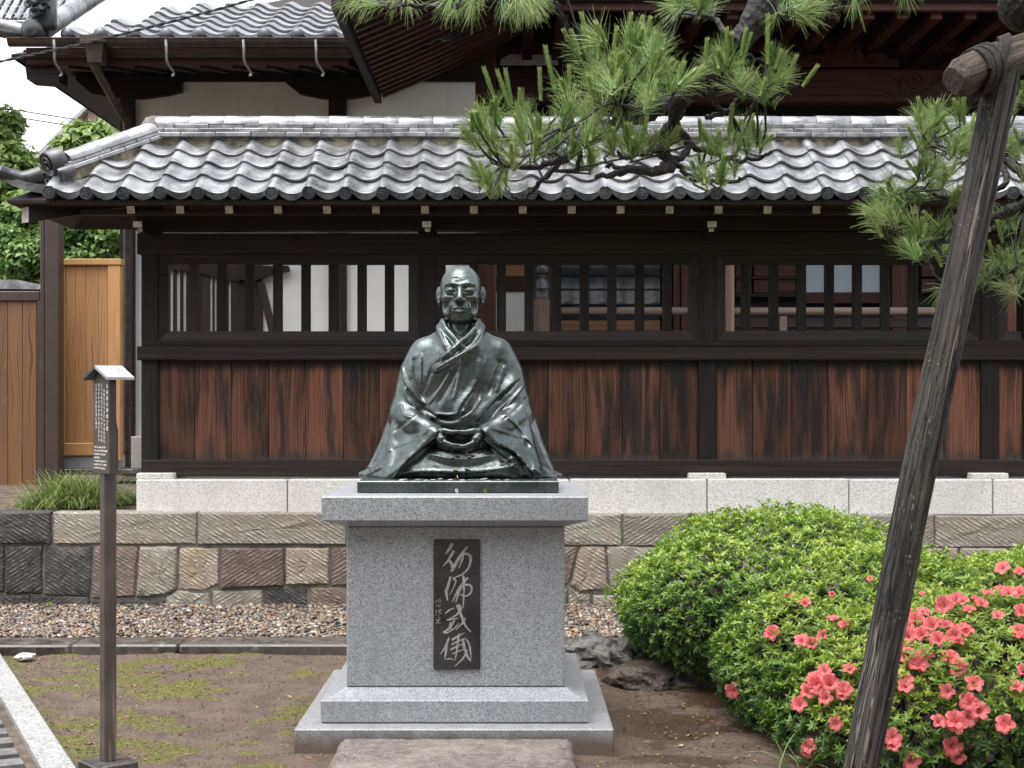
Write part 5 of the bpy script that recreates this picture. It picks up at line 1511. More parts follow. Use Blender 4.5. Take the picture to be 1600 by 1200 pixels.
hp_("wood_panel", 1257, 457.5, 1392, 474, MAT_RED_X, 0.01)
hp_("wood_panel", 1394, 385, 1430, 560, MAT_RED_V, 0.02)
glass2 = NT("glass_painted_sky_reflection"); MAT_GLASS2 = glass2.done((0.42, 0.47, 0.54), 0.25, 0.0, None, 0.6)  # pale blue base stands in for the sky mirrored in these panes
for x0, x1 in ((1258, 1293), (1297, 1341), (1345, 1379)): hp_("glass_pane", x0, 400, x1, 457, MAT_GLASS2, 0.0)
for x in (1253.5, 1293.6, 1341.4, 1379.5): hp_("glazing_bar", x, 395, x + 3.2, 460, MAT_DARK_V, 0.03)
# veranda with its railing
box_px("veranda_floor", 545, 545, 2000, 560, 14.6, HF - 0.07, MAT_WORN, hall)
RLY = 14.55
a, b = P(862, 486.5, RLY), P(1900, 486.5, RLY)
put("handrail", MB().tube([a, b], 0.041, 12).mesh("handrail", 60), wood("worn_grey_handrail", (0.12, 0.085, 0.07), (0.24, 0.19, 0.165), 'X', 40, 0.8, 0.7), hall)
box_px("rail_board", 1076, 497, 1900, 512, RLY - 0.02, RLY + 0.04, MAT_DARK_X, hall)
box_px("rail_beam", 862, 516, 1900, 530, RLY - 0.03, RLY + 0.05, MAT_DARK_X, hall)
for x in (1224, 1480): box_px("rail_strut", x - 6, 494, x + 6, 545, RLY - 0.028, RLY + 0.045, MAT_WORN, hall)
p = P(846, 517, RLY - 0.35)
newel = put("newel_post", MB().revolve([(0.082, -0.6), (0.082, 0.34)], (p.x, p.y, p.z), 20).mesh("newel_post", 50), MAT_WORN, hall)
MAT_CAP = blotchy("dark_bronze_cap", (0.04, 0.042, 0.045), (0.075, 0.078, 0.082), 20, 0.4, 90, 0.1, 0.002, metal=0.6)
cz = p.z
def hz(y): return P(0, y, RLY - 0.35).z - cz
put("newel_cap", MB().revolve([(0.088, hz(466)), (0.088, hz(463)), (0.086, hz(462)), (0.086, hz(452)), (0.089, hz(451)), (0.085, hz(449)), (0.085, hz(441)), (0.06, hz(434)), (0.042, hz(432)), (0.042, hz(430)), (0.072, hz(427)), (0.083, hz(421)), (0.07, hz(414)), (0.03, hz(409)), (0.006, hz(406))], (p.x, p.y, cz), 22).mesh("newel_cap", 40), MAT_CAP, newel)
box_px("worn_post", 1130, 380, 1147.5, 620, RLY - 0.2, RLY - 0.06, wood("pale_worn_post", (0.12, 0.07, 0.05), (0.27, 0.19, 0.15), 'Z', 50, 1.1, 0.75), hall)
# porch: pillars, carved nosings, rainbow beam, strut, fascia
PF = 14.4
def porch_box(name, x0, y0, x1, y1, d, th, mat, bev=0.01): return box_px(name, x0, y0, x1, y1, d, d + th, mat, hall, bev)
porch_box("pillar", 742, 30, 775, 640, PF + 0.02, 0.22, MAT_RED_V, 0.02)
porch_box("pillar", 1552, 30, 1590, 640, PF + 0.02, 0.22, MAT_RED_V, 0.02)
rb = porch_box("rainbow_beam", 775.5, 106, 1551.5, 160, PF + 0.03, 0.18, MAT_RED_X, 0.02)
porch_box("tie_beam", 700, 44, 1640, 80, PF + 0.28, 0.15, MAT_RED_X)
porch_box("wall_beam", 690, 20, 1640, 42, PF + 0.26, 0.2, MAT_DARK_X)
slab("plaster_panel", [(781, 100), (782, 93), (800, 82), (830, 68), (862, 58), (872, 60), (872, 100)], PF + 0.45, PF + 0.5, MAT_PLASTER, hall)
def relief(mbq, pts, d, r):
    mbq.tube([P(x, y, d) for x, y in (tuple(p) for p in smoothed(pts, 5))], r, 6)
def spiral(mbq, cx, cy, R, d, turns=2.0, r=0.012, start=0.0, sgn=1):
    pts = []
    for t in np.linspace(0, turns * 2 * math.pi, int(turns * 16)):
        k = 1 - t / (turns * 2 * math.pi) * 0.86
        pts.append(P(cx + sgn * R * k * math.cos(t + start), cy + R * 0.8 * k * math.sin(t + start), d))
    mbq.tube(pts, r, 6)
mb = MB()
d = PF + 0.028
for s, cx in ((1, 1428), (-1, 880)):
    spiral(mb, cx, 128, 20, d, 1.8, 0.011, 2.6, s)
    X = lambda t: cx + s * t
    relief(mb, [(X(-24), 134), (X(-20), 146), (X(-4), 150), (X(18), 142), (X(40), 124), (X(58), 112)], d, 0.010)
    relief(mb, [(X(-70), 118), (X(-46), 116), (X(-28), 124), (X(-18), 140)], d, 0.009)
    relief(mb, [(X(-28), 154), (X(-44), 142), (X(-70), 139), (X(-240), 138.5)], d, 0.011)
    relief(mb, [(X(-26), 158), (X(-44), 150), (X(-70), 148.5), (X(-240), 148)], d, 0.008)
relief(mb, [(790, 110), (1200, 109), (1540, 110)], d, 0.010)
put("carved_relief", mb.mesh("carved_relief", 60), MAT_RED_X, rb)
# left nosing of the beam: a carved cloud head
cl = [(742, 96), (742, 163), (722, 163), (712, 159), (702, 158), (692, 151), (690, 145), (680, 143), (668, 138), (660, 131), (656, 122), (657, 112), (664, 108), (672, 105), (680, 99), (690, 95), (704, 96), (716, 101), (726, 106), (736, 108)]
ns = slab("carved_nosing", cl, PF + 0.06, PF + 0.2, MAT_RED_X, hall, 0.015)
mb = MB(); d = PF + 0.055
spiral(mb, 696, 125, 13, d, 1.5, 0.011, 0.3, -1); spiral(mb, 730, 124, 9, d, 1.4, 0.009, 2.4, 1)
relief(mb, [(661, 112), (664, 126), (676, 135), (692, 138), (704, 134)], d, 0.011); relief(mb, [(694, 147), (700, 139), (712, 139), (718, 146), (724, 152)], d, 0.009); relief(mb, [(672, 106), (690, 98), (712, 102), (734, 112)], d, 0.009)
put("carved_relief", mb.mesh("carved_relief", 60), MAT_RED_X, ns)
# frog-leg strut with scrolls
fl = [(1232, 105), (1232, 99), (1244, 96), (1252, 88), (1266, 86), (1284, 88), (1290, 78), (1282, 66), (1290, 58), (1318, 52), (1346, 58), (1354, 66), (1346, 78), (1352, 88), (1370, 82), (1386, 86), (1392, 92), (1402, 92), (1406, 100), (1404, 105)]
fs_ = slab("frog_leg_strut", fl, PF + 0.04, PF + 0.16, MAT_RED_X, hall, 0.012)
mb = MB(); d = PF + 0.035
spiral(mb, 1278, 94, 10, d, 1.5, 0.009, 0, -1); spiral(mb, 1362, 93, 10, d, 1.5, 0.009, 0, 1); spiral(mb, 1318, 76, 15, d, 1.6, 0.010, 1.5, 1)
relief(mb, [(1236, 102), (1250, 94), (1262, 90)], d, 0.008); relief(mb, [(1400, 100), (1386, 92), (1374, 88)], d, 0.008); relief(mb, [(1292, 62), (1300, 84), (1296, 100)], d, 0.008); relief(mb, [(1345, 62), (1336, 84), (1340, 100)], d, 0.008)
put("carved_relief", mb.mesh("carved_relief", 60), MAT_RED_X, fs_)
for x in (850, 1180, 1520): slab("cross_arm", [(x - 70, 60), (x + 70, 60), (x + 70, 68), (x + 44, 76), (x + 18, 80), (x - 18, 80), (x - 44, 76), (x - 70, 68)], PF + 0.1, PF + 0.24, MAT_RED_X, hall)
# front eave of the porch
fa = porch_box("porch_fascia", 690, -40, 1760, 17, 13.2, 0.06, MAT_RED_X)
x = 720
while x < 1720:
    p0 = P(x, 24, 13.3)
    put("rafter", MB().box((p0.x - 0.055, 13.265, p0.z - 0.045), (p0.x + 0.055, 15.2, p0.z + 0.045), 0.006).mesh("rafter"), MAT_RED_X, hall); x += 53
put("porch_roof", MB().add([(-1.0, 13.15, 5.3), (7.5, 13.15, 5.3), (7.5, 19, 8.6), (-1.0, 19, 8.6), (-1.0, 13.15, 5.2), (7.5, 13.15, 5.2), (7.5, 16.4, 6.4), (-1.0, 16.4, 6.4)], [(0, 1, 2, 3), (0, 4, 5, 1), (4, 7, 6, 5), (1, 5, 6, 2), (0, 3, 7, 4), (2, 6, 7, 3)]).mesh("porch_roof"), MAT_TILE_DARK, hall)
# side gable of the porch: sloping soffit with rafters, seen from below
g0 = P(597, 158, 13.8)
X0, Z0 = g0.x, g0.z
Yn = 10.5
def so_pt(x, y, off=0.0): return (X0 + x, y, Z0 + 0.40 * x + 0.05 * x * x + off)
gab = MB(); n = 6
vs = [so_pt(1.7 * i / n, y, o_) for o_ in (0.06, 0.12) for y in (Yn, 13.86) for i in range(n + 1)]
m_ = n + 1
fs = []
for i in range(n): fs += [(i, i + 1, m_ + i + 1, m_ + i), (2 * m_ + i, 3 * m_ + i, 3 * m_ + i + 1, 2 * m_ + i + 1), (i, 2 * m_ + i, 2 * m_ + i + 1, i + 1), (m_ + i, m_ + i + 1, 3 * m_ + i + 1, 3 * m_ + i)]
fs += [(0, m_, 3 * m_, 2 * m_), (n, 2 * m_ + n, 3 * m_ + n, m_ + n)]
gs = put("gable_soffit", gab.add(vs, fs).mesh("gable_soffit", 30), MAT_DARK_X, hall)
y = Yn + 0.05
while y < 13.8:
    mb = MB(); vs = []
    for i in range(n + 1):
        for dy, o_ in ((0, 0.0), (0.06, 0.0), (0.06, 0.061), (0, 0.061)): vs.append(so_pt(0.02 + 1.66 * i / n, y + dy, o_))
    fs = [(4 * i + k, 4 * i + (k + 1) % 4, 4 * i + 4 + (k + 1) % 4, 4 * i + 4 + k) for i in range(n) for k in range(4)] + [(0, 1, 2, 3), tuple(range(4 * n, 4 * n + 4))]
    put("rafter", mb.add(vs, fs).mesh("rafter"), MAT_RED_X, gs); y += 0.172
put("verge_board", MB().box((X0 - 0.075, Yn, Z0 - 0.02), (X0 - 0.006, 13.82, Z0 + 0.10), 0.006).mesh("verge_board"), MAT_DARK_X, gs)
for k in range(9):
    yy = Yn + 0.2 + k * 0.3
    put("verge_tile", MB().tube([(X0 - 0.10, yy, Z0 + 0.13), (X0 + 0.5, yy, Z0 + 0.36)], 0.06, 10).mesh("verge_tile", 50), MAT_TILE_DARK, gs)
# rear slope of the fence roof, seen mirrored in the hall's glass
for c in range(0, ncol):
    for r in range(0, 4):
        x = X_FIRST + (c + 1) * TP
        if r == 0 and x < -2.4: continue
        if x < -2.6 or x > 3.2 or x < 0.2: continue
        put("tile", me_tile, None, roof, (x, 11.24 - r * EXPO * math.cos(SLOPE), EZ + r * EXPO * math.sin(SLOPE)), (SLOPE, 0, math.pi))

# ------------------------------------------------------------------ gate, panel, neighbours and trees at the left
GY = 12.3
MAT_BRSTEEL = blotchy("brown_coated_steel", (0.050, 0.033, 0.028), (0.064, 0.043, 0.036), 5, 0.45, 200, 0.05, 0.001)
def cedar(name, a, b, c, vary):
    q = NT(name)
    x, y, z = q.sep(q.pos()); r = q.rnd()
    px_ = q.math('ADD', x, q.math('MULTIPLY', r, 17.0))
    bend = q.math('MULTIPLY', q.noise(q.comb(q.math('MULTIPLY', px_, 5.0), 0.0, q.math('MULTIPLY', z, 0.9)), 1.0, 2), 0.20)
    xx = q.math('ADD', px_, bend)
    ring = q.noise(q.comb(q.math('MULTIPLY', xx, 110.0), 2.0, q.math('MULTIPLY', z, 0.8)), 1.0, 3, 0.5)
    fine = q.noise(q.comb(q.math('MULTIPLY', xx, 260.0), 2.0, q.math('MULTIPLY', z, 3.0)), 1.0, 3)
    col = q.mix(q.mapr(ring, 0.36, 0.62), a, b)
    col = q.mix(q.mapr(ring, 0.60, 0.70, 0, 0.85), col, c)
    col = q.mix(q.mapr(fine, 0.5, 0.75, 0, 0.3), col, c)
    k = q.mapr(r, 0, 1, 1 - vary, 1 + vary, False)
    return q.done(q.mix(1.0, col, q.comb(k, k, k), 'MULTIPLY'), 0.5, 0, q.bump(ring, 0.15, 0.003))
MAT_CEDAR = cedar("fresh_cedar", (0.50, 0.27, 0.12), (0.39, 0.195, 0.08), (0.13, 0.055, 0.022), 0.06)
MAT_CEDAR_OLD = cedar("weathered_cedar_boards", (0.23, 0.112, 0.05), (0.155, 0.07, 0.03), (0.045, 0.019, 0.009), 0.14)
MAT_CEDAR_TRIM = cedar("cedar_trim", (0.58, 0.325, 0.14), (0.50, 0.265, 0.105), (0.34, 0.165, 0.06), 0.05)
gate = thing("gate", "brown steel-framed gate of weathered cedar boards at the far left", "gate", (P(20, 0, GY).x, GY, 0.75))
box_px("gate_frame", -330, 455, 62, 470, GY, GY + 0.08, MAT_BRSTEEL, gate)
box_px("gate_frame", 57, 470.3, 70, 764, GY, GY + 0.08, MAT_BRSTEEL, gate)
box_px("gate_frame", -330, 759, 56.8, 768, GY, GY + 0.08, MAT_BRSTEEL, gate)
for a, b in tuple((-60 - 24 * k, -36 - 24 * k) for k in range(11, 0, -1)) + ((-60, -36), (-36, -12), (-12, 12), (12, 35), (35, 57)):
    box_px("gate_board", a + 0.3, 470, b - 0.3, 759, GY + 0.025, GY + 0.05, MAT_CEDAR_OLD, gate, 0.003)
gp = thing("gate_post", "tall brown steel gate post between the gate and the cedar panel", "gate post", (P(80, 0, GY).x, GY - 0.05, 0.75))
box_px("shaft", 70, 320, 91.5, 772, GY - 0.05, GY + 0.1, MAT_BRSTEEL, gp)
box_px("stop_strip", 62.5, 320, 69.6, 772, GY - 0.02, GY + 0.08, MAT_BRSTEEL, gp)
CY = 12.6
cp = thing("cedar_panel", "bright cedar fence panel with a capped top beside the brown gate post", "fence panel", (P(140, 0, CY).x, CY, 0.9))
box_px("cap", 91, 404, 189, 414, CY - 0.03, CY + 0.1, MAT_CEDAR_TRIM, cp)
box_px("stile", 92, 414.3, 100, 692, CY - 0.02, CY + 0.08, MAT_CEDAR_TRIM, cp)
box_px("stile", 168, 414.3, 188, 720, CY - 0.02, CY + 0.08, MAT_CEDAR_TRIM, cp)
box_px("bottom_rail", 92, 692.3, 167.7, 712, CY - 0.02, CY + 0.08, MAT_CEDAR_TRIM, cp)
for a, b in ((100, 118), (118, 134), (134, 154), (154, 168)): box_px("board", a + 0.15, 414.3, b - 0.15, 692, CY + 0.005, CY + 0.03, MAT_CEDAR, cp, 0.002)
fb = thing("panel_footing", "grey granite footing block under the cedar panel", "footing", (P(140, 0, CY).x, CY, 0.85))
box_px("block", 97, 712.5, 186, 733, CY + 0.0, CY + 0.2, MAT_GRAN, fb)
box_px("ledge", 92, 733.3, 210, 742, CY - 0.1, CY + 0.25, MAT_KERB, fb)

# neighbouring house and wall, far off
HY_ = 34.0
nh = thing("neighbour_house", "pale pink house end wall rising behind the trees at the left", "house", (P(140, 0, HY_).x, HY_, 0))
q = NT("rust_streaked_cladding")
n_ = q.noise(q.scaled((3.2, 3.2, 0.25)), 1, 5)
MAT_CLAD = q.done(q.mix(q.mapr(n_, 0.45, 0.62), (0.62, 0.54, 0.49), (0.33, 0.17, 0.14)), 0.7)
slab("wall", [(40, 260), (140, 163), (186, 163), (260, 220), (260, 480), (40, 480)], HY_, HY_ + 5, MAT_CLAD, nh)
for k in range(14): box_px("cladding_rib", 60 + k * 11, max(166, 262 - (k * 11 + 22) * 0.97) + 2, 62 + k * 11, 470, HY_ - 0.06, HY_ - 0.005, MAT_CLAD, nh, 0.01)
slab("verge", [(34, 262), (139, 159), (188, 159), (188, 163), (141, 164), (42, 264)], HY_ - 0.3, HY_ + 5.2, MAT_STEEL, nh)
lw = thing("low_wall", "weathered stone wall with a grey coping beyond the gate", "wall", (P(30, 0, 15).x, 15, 0.7))
slab("wall", [(-460, 446), (70, 450), (70, 640), (-460, 640)], 15.0, 15.4, ST_DARK, lw)
slab("coping", [(-460, 434), (26, 437), (70, 446), (70, 452), (-460, 447)], 14.9, 15.5, MAT_TILE_RIDGE, lw)

# far tiled roof beyond the hip
fr = thing("far_tiled_roof", "distant roof of small grey tiles in the top left corner", "roof", P(0, 30, 19))
frt = put("roof_deck", MB().add([P(-120, 36, 19), P(86, 36, 19), P(150, -40, 22), P(-120, -40, 22), P(-120, 50, 19.2), P(86, 50, 19.2)], [(0, 1, 2, 3), (0, 4, 5, 1)]).mesh("roof_deck"), MAT_TILE_DARK, fr)
mb = MB()
for k in range(16):
    a = P(-110 + k * 13.5, 34, 19); b = P(-110 + k * 13.5 + 42, -44, 22)
    a.z += 0.02; b.z += 0.02
    mb.tube([a, b], 0.042, 6)
for r in range(7):
    a = P(-118, 34 - r * 11, 19 + 0.42 * r - 0.02); b = P(84 + 8 * r, 34 - r * 11, 19 + 0.42 * r - 0.02)
    mb.tube([a, b], 0.022, 4)
stuff(put("roof_tiles", mb.mesh("roof_tiles", 60), MAT_TILE_RIDGE, fr))

# overhead wires
def wire(name, a, b, sag, r, label, mat, twist=False):
    pts = [a.lerp(b, t) - Vector((0, 0, sag * 4 * t * (1 - t))) for t in np.linspace(0, 1, 40)]
    mb = MB()
    if twist:
        for ph in (0, math.pi):
            mb.tube([p + Vector((0, math.cos(i * 1.4 + ph), math.sin(i * 1.4 + ph))) * r for i, p in enumerate([a.lerp(b, t) - Vector((0, 0, sag * 4 * t * (1 - t))) for t in np.linspace(0, 1, 120)])], r, 5)
    else: mb.tube(pts, r, 5)
    return tag(put(name, mb.mesh(name, 60), mat), label, "cable")
MAT_CABLE = blotchy("black_cable", (0.03, 0.03, 0.032), (0.06, 0.06, 0.06), 20, 0.6, 100, 0, 0.001)
wire("overhead_cable", P(-520, 176, 11.6), P(440, -14, 11.6), 0.12, 0.007, "thick twisted black cable crossing in front of the upper tiled roof", MAT_CABLE, True)
wire("overhead_wire", P(-700, 40, 26), P(300, 213, 30), 0.1, 0.012, "upper of two thin wires against the sky at the left", MAT_CABLE)
wire("overhead_wire", P(-700, 48, 26), P(300, 225, 30), 0.1, 0.012, "lower of two thin wires against the sky at the left", MAT_CABLE)

# ---- notice post
SGY = 5.8
MAT_SIGN = blotchy("dark_brown_sign_paint", (0.050, 0.040, 0.034), (0.075, 0.062, 0.054), 8, 0.5, 120, 0.15, 0.002, c3=(0.04, 0.033, 0.03))
def post_mat():
    q = NT("rain_streaked_sign_post")
    s_ = q.noise(q.scaled((60, 60, 3.2)), 1, 4, 0.6); n = q.noise(q.pos(), 6, 4)
    col = q.mix(q.mapr(n, 0.35, 0.65), (0.058, 0.046, 0.040), (0.092, 0.075, 0.065))
    z = q.sep(q.pos())[2]
    low = q.mapr(z, 0.55, 0.2, 0.15, 1.0)
    col = q.mix(q.math('MULTIPLY', q.mapr(s_, 0.5, 0.66), low), col, (0.19, 0.155, 0.13))
    return q.done(col, 0.45, 0, q.bump(s_, 0.1, 0.002))
MAT_SPOST = post_mat()
sgx = (169 - 800) * SGY / F
sign = thing("notice_post", "slim dark brown notice post with a small gabled roof and white lettering", "sign", (sgx, SGY, 0))
TH = math.radians(50)
nv = Vector((-math.sin(TH), -math.cos(TH), 0)); rv = Vector((math.cos(TH), -math.sin(TH), 0))   # facing and right-hand directions
def sp_(r_, n__, z): return (sgx + rv.x * r_ + nv.x * n__, SGY + rv.y * r_ + nv.y * n__, z)
def sbox(name, r0, r1, n0, n1, z0, z1, mat, bev=0.003):
    mt = Matrix(((rv.x, nv.x, 0, sgx), (rv.y, nv.y, 0, SGY), (0, 0, 1, 0), (0, 0, 0, 1)))
    return put(name, MB().box((r0, n0, z0), (r1, n1, z1), bev, mt).mesh(name), mat, sign)
def sz(y): return CZ + (HY - y) * SGY / F
sbox("post", -0.024, 0.024, -0.026, 0.026, 0.055, sz(735), MAT_SPOST, 0.003)
sbox("foot_plate", -0.09, 0.09, -0.09, 0.09, 0.0, 0.056, MAT_KERB, 0.006)
sbox("board", -0.078, 0.078, 0.0, 0.03, sz(740), sz(590), MAT_SIGN, 0.002)
# back post carrying the board, cut to a slope at the top
vsb = []
for r_ in (-0.03, 0.03):
    for n__, z in ((-0.03, sz(738)), (-0.001, sz(738)), (-0.001, sz(625)), (-0.004, sz(625)), (-0.03, sz(675))): vsb.append(sp_(r_, n__, z))
put("back_post", MB().add(vsb, [(0, 1, 2, 3, 4), (9, 8, 7, 6, 5)] + [(k, 5 + k, 5 + (k + 1) % 5, (k + 1) % 5) for k in range(5)]).mesh("back_post"), MAT_SIGN, sign)
gbv = [sp_(r_, n__, z) for n__ in (0.029, 0.0) for r_, z in ((-0.077, sz(590.5)), (0.077, sz(590.5)), (0, sz(575)))]
put("gable", MB().add(gbv, [(0, 1, 2), (5, 4, 3), (0, 3, 4, 1), (1, 4, 5, 2), (2, 5, 3, 0)]).mesh("gable"), MAT_SIGN, sign)
q = NT("sign_roof_painted_glare"); MAT_SROOF_GLARE = q.done(q.mix(q.mapr(q.noise(q.pos(), 14, 3), 0.4, 0.6), (0.42, 0.41, 0.405), (0.52, 0.51, 0.50)), 0.1, 0.6, None, 0.8)  # pale base puts wet sky glare into the colour of a brown roof
for s in (-1, 1):
    pts = [(0.0, sz(571)), (s * 0.115, sz(590)), (s * 0.115, sz(594)), (0.0, sz(576))]
    vs = [sp_(r_, n__, z) for n__ in (0.058, -0.06) for r_, z in pts]
    put("roof_board", MB().add(vs, [(0, 1, 2, 3), (7, 6, 5, 4)] + [(k, 4 + k, 4 + (k + 1) % 4, (k + 1) % 4) for k in range(4)]).mesh("roof_board"), MAT_SROOF_GLARE if s > 0 else MAT_SIGN, sign)
# lettering
q = NT("white_lettering"); MAT_INK = q.done((0.8, 0.8, 0.78), 0.6)
def letters(txt, r_, z, size, vertical=False, sx=1.0):
    cu = bpy.data.curves.new("lettering", 'FONT'); cu.body = txt; cu.size = size
    cu.fill_mode = 'BOTH'
    cu.extrude = 0.0004
    ob = bpy.data.objects.new("lettering_curve", cu); COL.objects.link(ob)
    bpy.context.view_layer.update()
    dg = bpy.context.evaluated_depsgraph_get()
    me = bpy.data.meshes.new_from_object(ob.evaluated_get(dg))
    bpy.data.objects.remove(ob)
    return me
def place_text(me, r_, z, sx=1.0):
    co = np.empty(len(me.vertices) * 3, np.float32); me.vertices.foreach_get("co", co); co = co.reshape(-1, 3)
    out = np.array([sp_(r_ + sx * p[0], 0.0308 + p[2], z + p[1]) for p in co])
    me.vertices.foreach_set("co", out.astype(np.float32).ravel()); me.update()
    put("lettering", me, MAT_INK, sign)
try:
    cols = [(0.058, 597, 0.0195, "高祖道元禅師之像", 9.35), (0.030, 606, 0.0150, "仏道をならふといふは自己を", 6.6), (0.006, 597, 0.0150, "ならふ也自己をならふといふは", 6.6), (-0.020, 597, 0.0150, "自己をわするるなり自己をわす", 6.6), (-0.046, 597, 0.0150, "るるといふは万法に証せ", 6.6)]
    for r_, y0, size, txt, step in cols:
        for i, ch in enumerate(txt):
            me = letters(ch, 0, 0, size)
            if len(me.vertices): place_text(me, r_ - size * 0.45, sz(y0 + step * (i + 1)))
    for i, txt in enumerate(["This is a statue of the", "Zen master who brought", "the practice of seated", "zazen here.", "To study the way is to", "study the self. To study", "the self is to forget it."]):
        me = letters(txt, 0, 0, 0.0125)
        place_text(me, -0.066, sz(700 + 5.4 * i))
except Exception as e:
    print("lettering failed", e)

# ------------------------------------------------------------------ plants
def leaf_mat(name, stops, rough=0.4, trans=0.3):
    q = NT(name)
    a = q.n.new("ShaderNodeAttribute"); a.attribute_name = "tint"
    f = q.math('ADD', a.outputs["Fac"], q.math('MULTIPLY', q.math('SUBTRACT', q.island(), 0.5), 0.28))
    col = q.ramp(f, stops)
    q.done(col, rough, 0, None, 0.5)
    tr = q.n.new("ShaderNodeBsdfTranslucent"); q.l.new(col, tr.inputs[0])
    mx = q.n.new("ShaderNodeMixShader"); mx.inputs[0].default_value = trans
    q.l.new(q.b.outputs[0], mx.inputs[1]); q.l.new(tr.outputs[0], mx.inputs[2]); q.l.new(mx.outputs[0], q.out.inputs[0])
    return q.m
def unit(a): return a / (np.linalg.norm(a, axis=-1, keepdims=True) + 1e-9)
def leaves_mesh(name, p, t, n, L, w, tint, fold=0.25, droop=0.15):
    """N folded leaves: base p, axis t, upper side n"""
    t = unit(t); s = unit(np.cross(t, n)); n = np.cross(s, t)
    L = L[:, None]; w = w[:, None]
    b = p; a1 = p + t * L * 0.45 + s * w + n * w * fold; a2 = p + t * L * 0.45 - s * w + n * w * fold; tip = p + t * L - n * L * droop
    v = np.stack([b, a1, tip, a2], 1).reshape(-1, 3)
    i = 4 * np.arange(len(p))[:, None]
    f = np.concatenate([i + np.array([[0, 1, 2]]), i + np.array([[0, 2, 3]])], 1).reshape(-1, 3)
    me = np_mesh(name, v, f, False)
    at = me.attributes.new("tint", 'FLOAT', 'POINT'); at.data.foreach_set("value", np.repeat(tint, 4).astype(np.float32))
    return me
def noise3(p, seed=0, scale=1.0):
    r = np.random.default_rng(seed); out = 0
    for k in range(10):
        d = r.normal(size=3); d /= np.linalg.norm(d); fr = scale * r.uniform(0.6, 2.2)
        out = out + np.sin(p @ d * fr + r.uniform(0, 6.28))
    return out / 5.0
# ---- azalea
mounds = [((1.55, 8.15, 0.33), (0.93, 0.85, 0.56)), ((1.13, 7.75, 0.38), (0.5, 0.62, 0.38)), ((1.36, 6.85, 0.24), (0.40, 0.72, 0.34)), ((2.12, 6.45, 0.22), (0.95, 0.85, 0.41)),
          ((1.95, 7.35, 0.33), (0.9, 0.8, 0.42)), ((2.95, 7.3, 0.30), (1.0, 1.05, 0.46)), ((1.62, 6.2, 0.16), (0.5, 0.52, 0.32)), ((2.7, 6.1, 0.2), (0.6, 0.7, 0.42)), ((1.02, 8.2, 0.32), (0.38, 0.5, 0.36))]
def mound_d(p):
    """implicit value of the bush, below 1 inside"""
    best = np.full(len(p), 9.0)
    for c, r in mounds:
        best = np.minimum(best, np.linalg.norm((p - np.array(c)) / np.array(r), axis=1))
    return best
def bush_points(n, lo, hi, seed):
    r = np.random.default_rng(seed); P_ = []; N_ = []
    areas = np.array([a * b + b * c + a * c for _, (a, b, c) in mounds]); cnt = (n * areas / areas.sum()).astype(int)
    for (c, rad), k in zip(mounds, cnt):
        d = unit(r.normal(size=(k, 3))); c = np.array(c); rad = np.array(rad)
        lump = 1 + 0.075 * noise3(d * rad + c, 4, 8) + 0.045 * noise3(d * rad + c, 5, 20)
        s = r.uniform(lo, hi, k) * lump
        p = c + d * rad * s[:, None]; nn = unit(d / rad)
        others = np.full(k, 9.0)
        for c2, r2 in mounds:
            if np.allclose(c2, c): continue
            others = np.minimum(others, np.linalg.norm((p - np.array(c2)) / np.array(r2), axis=1))
        ok = (others > 0.93) & (p[:, 2] > 0.03) & (p[:, 1] < 8.95)
        P_.append(p[ok]); N_.append(nn[ok])
    return np.concatenate(P_), np.concatenate(N_)
def rosettes(pp, nn, m, L0, L1, W, seed, lift):
    r = np.random.default_rng(seed); k = len(pp)
    ax = unit(nn * 0.75 + np.array([0, 0, 0.65]) + r.normal(scale=0.28, size=nn.shape))
    u = unit(np.cross(ax, r.normal(size=ax.shape))); w = np.cross(ax, u)
    an = (np.arange(m)[None] * 2.399 + r.uniform(0, 6.28, (k, 1)))
    el = r.uniform(lift[0], lift[1], (k, m))
    t = (u[:, None] * np.cos(an)[..., None] + w[:, None] * np.sin(an)[..., None]) * np.cos(el)[..., None] + ax[:, None] * np.sin(el)[..., None]
    n = ax[:, None] * np.cos(el)[..., None] - (u[:, None] * np.cos(an)[..., None] + w[:, None] * np.sin(an)[..., None]) * np.sin(el)[..., None]
    p = np.repeat(pp[:, None], m, 1) + ax[:, None] * r.uniform(-0.012, 0.006, (k, m, 1))
    L = r.uniform(L0, L1, k * m); 
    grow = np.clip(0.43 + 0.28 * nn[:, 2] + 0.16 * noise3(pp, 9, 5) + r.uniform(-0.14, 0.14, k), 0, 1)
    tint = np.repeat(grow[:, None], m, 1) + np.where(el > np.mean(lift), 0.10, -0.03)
    return p.reshape(-1, 3), t.reshape(-1, 3), n.reshape(-1, 3), L, L * W, tint.reshape(-1)
MAT_AZ = leaf_mat("azalea_leaves", [(0.0, (0.014, 0.032, 0.013)), (0.22, (0.045, 0.10, 0.026)), (0.45, (0.105, 0.20, 0.030)), (0.68, (0.225, 0.34, 0.042)), (1.0, (0.42, 0.49, 0.085))], 0.36, 0.25)
MAT_TWIG = blotchy("azalea_twigs", (0.035, 0.027, 0.02), (0.08, 0.062, 0.045), 30, 0.85, 120, 0.3, 0.003)
bush = thing("azalea_bush", "spreading clipped green azalea bush with coral pink flowers beside the plinth", "bush", (1.9, 7.2, 0))
pp, nn = bush_points(42000, 0.92, 1.04, 1)
A1 = rosettes(pp, nn, 8, 0.021, 0.038, 0.18, 2, (0.1, 1.1))
pp2, nn2 = bush_points(16000, 0.78, 0.93, 3)
A2 = rosettes(pp2, nn2, 6, 0.030, 0.048, 0.22, 4, (0.0, 0.9))
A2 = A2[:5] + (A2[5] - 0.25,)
ALL = [np.concatenate([a, b]) for a, b in zip(A1, A2)]
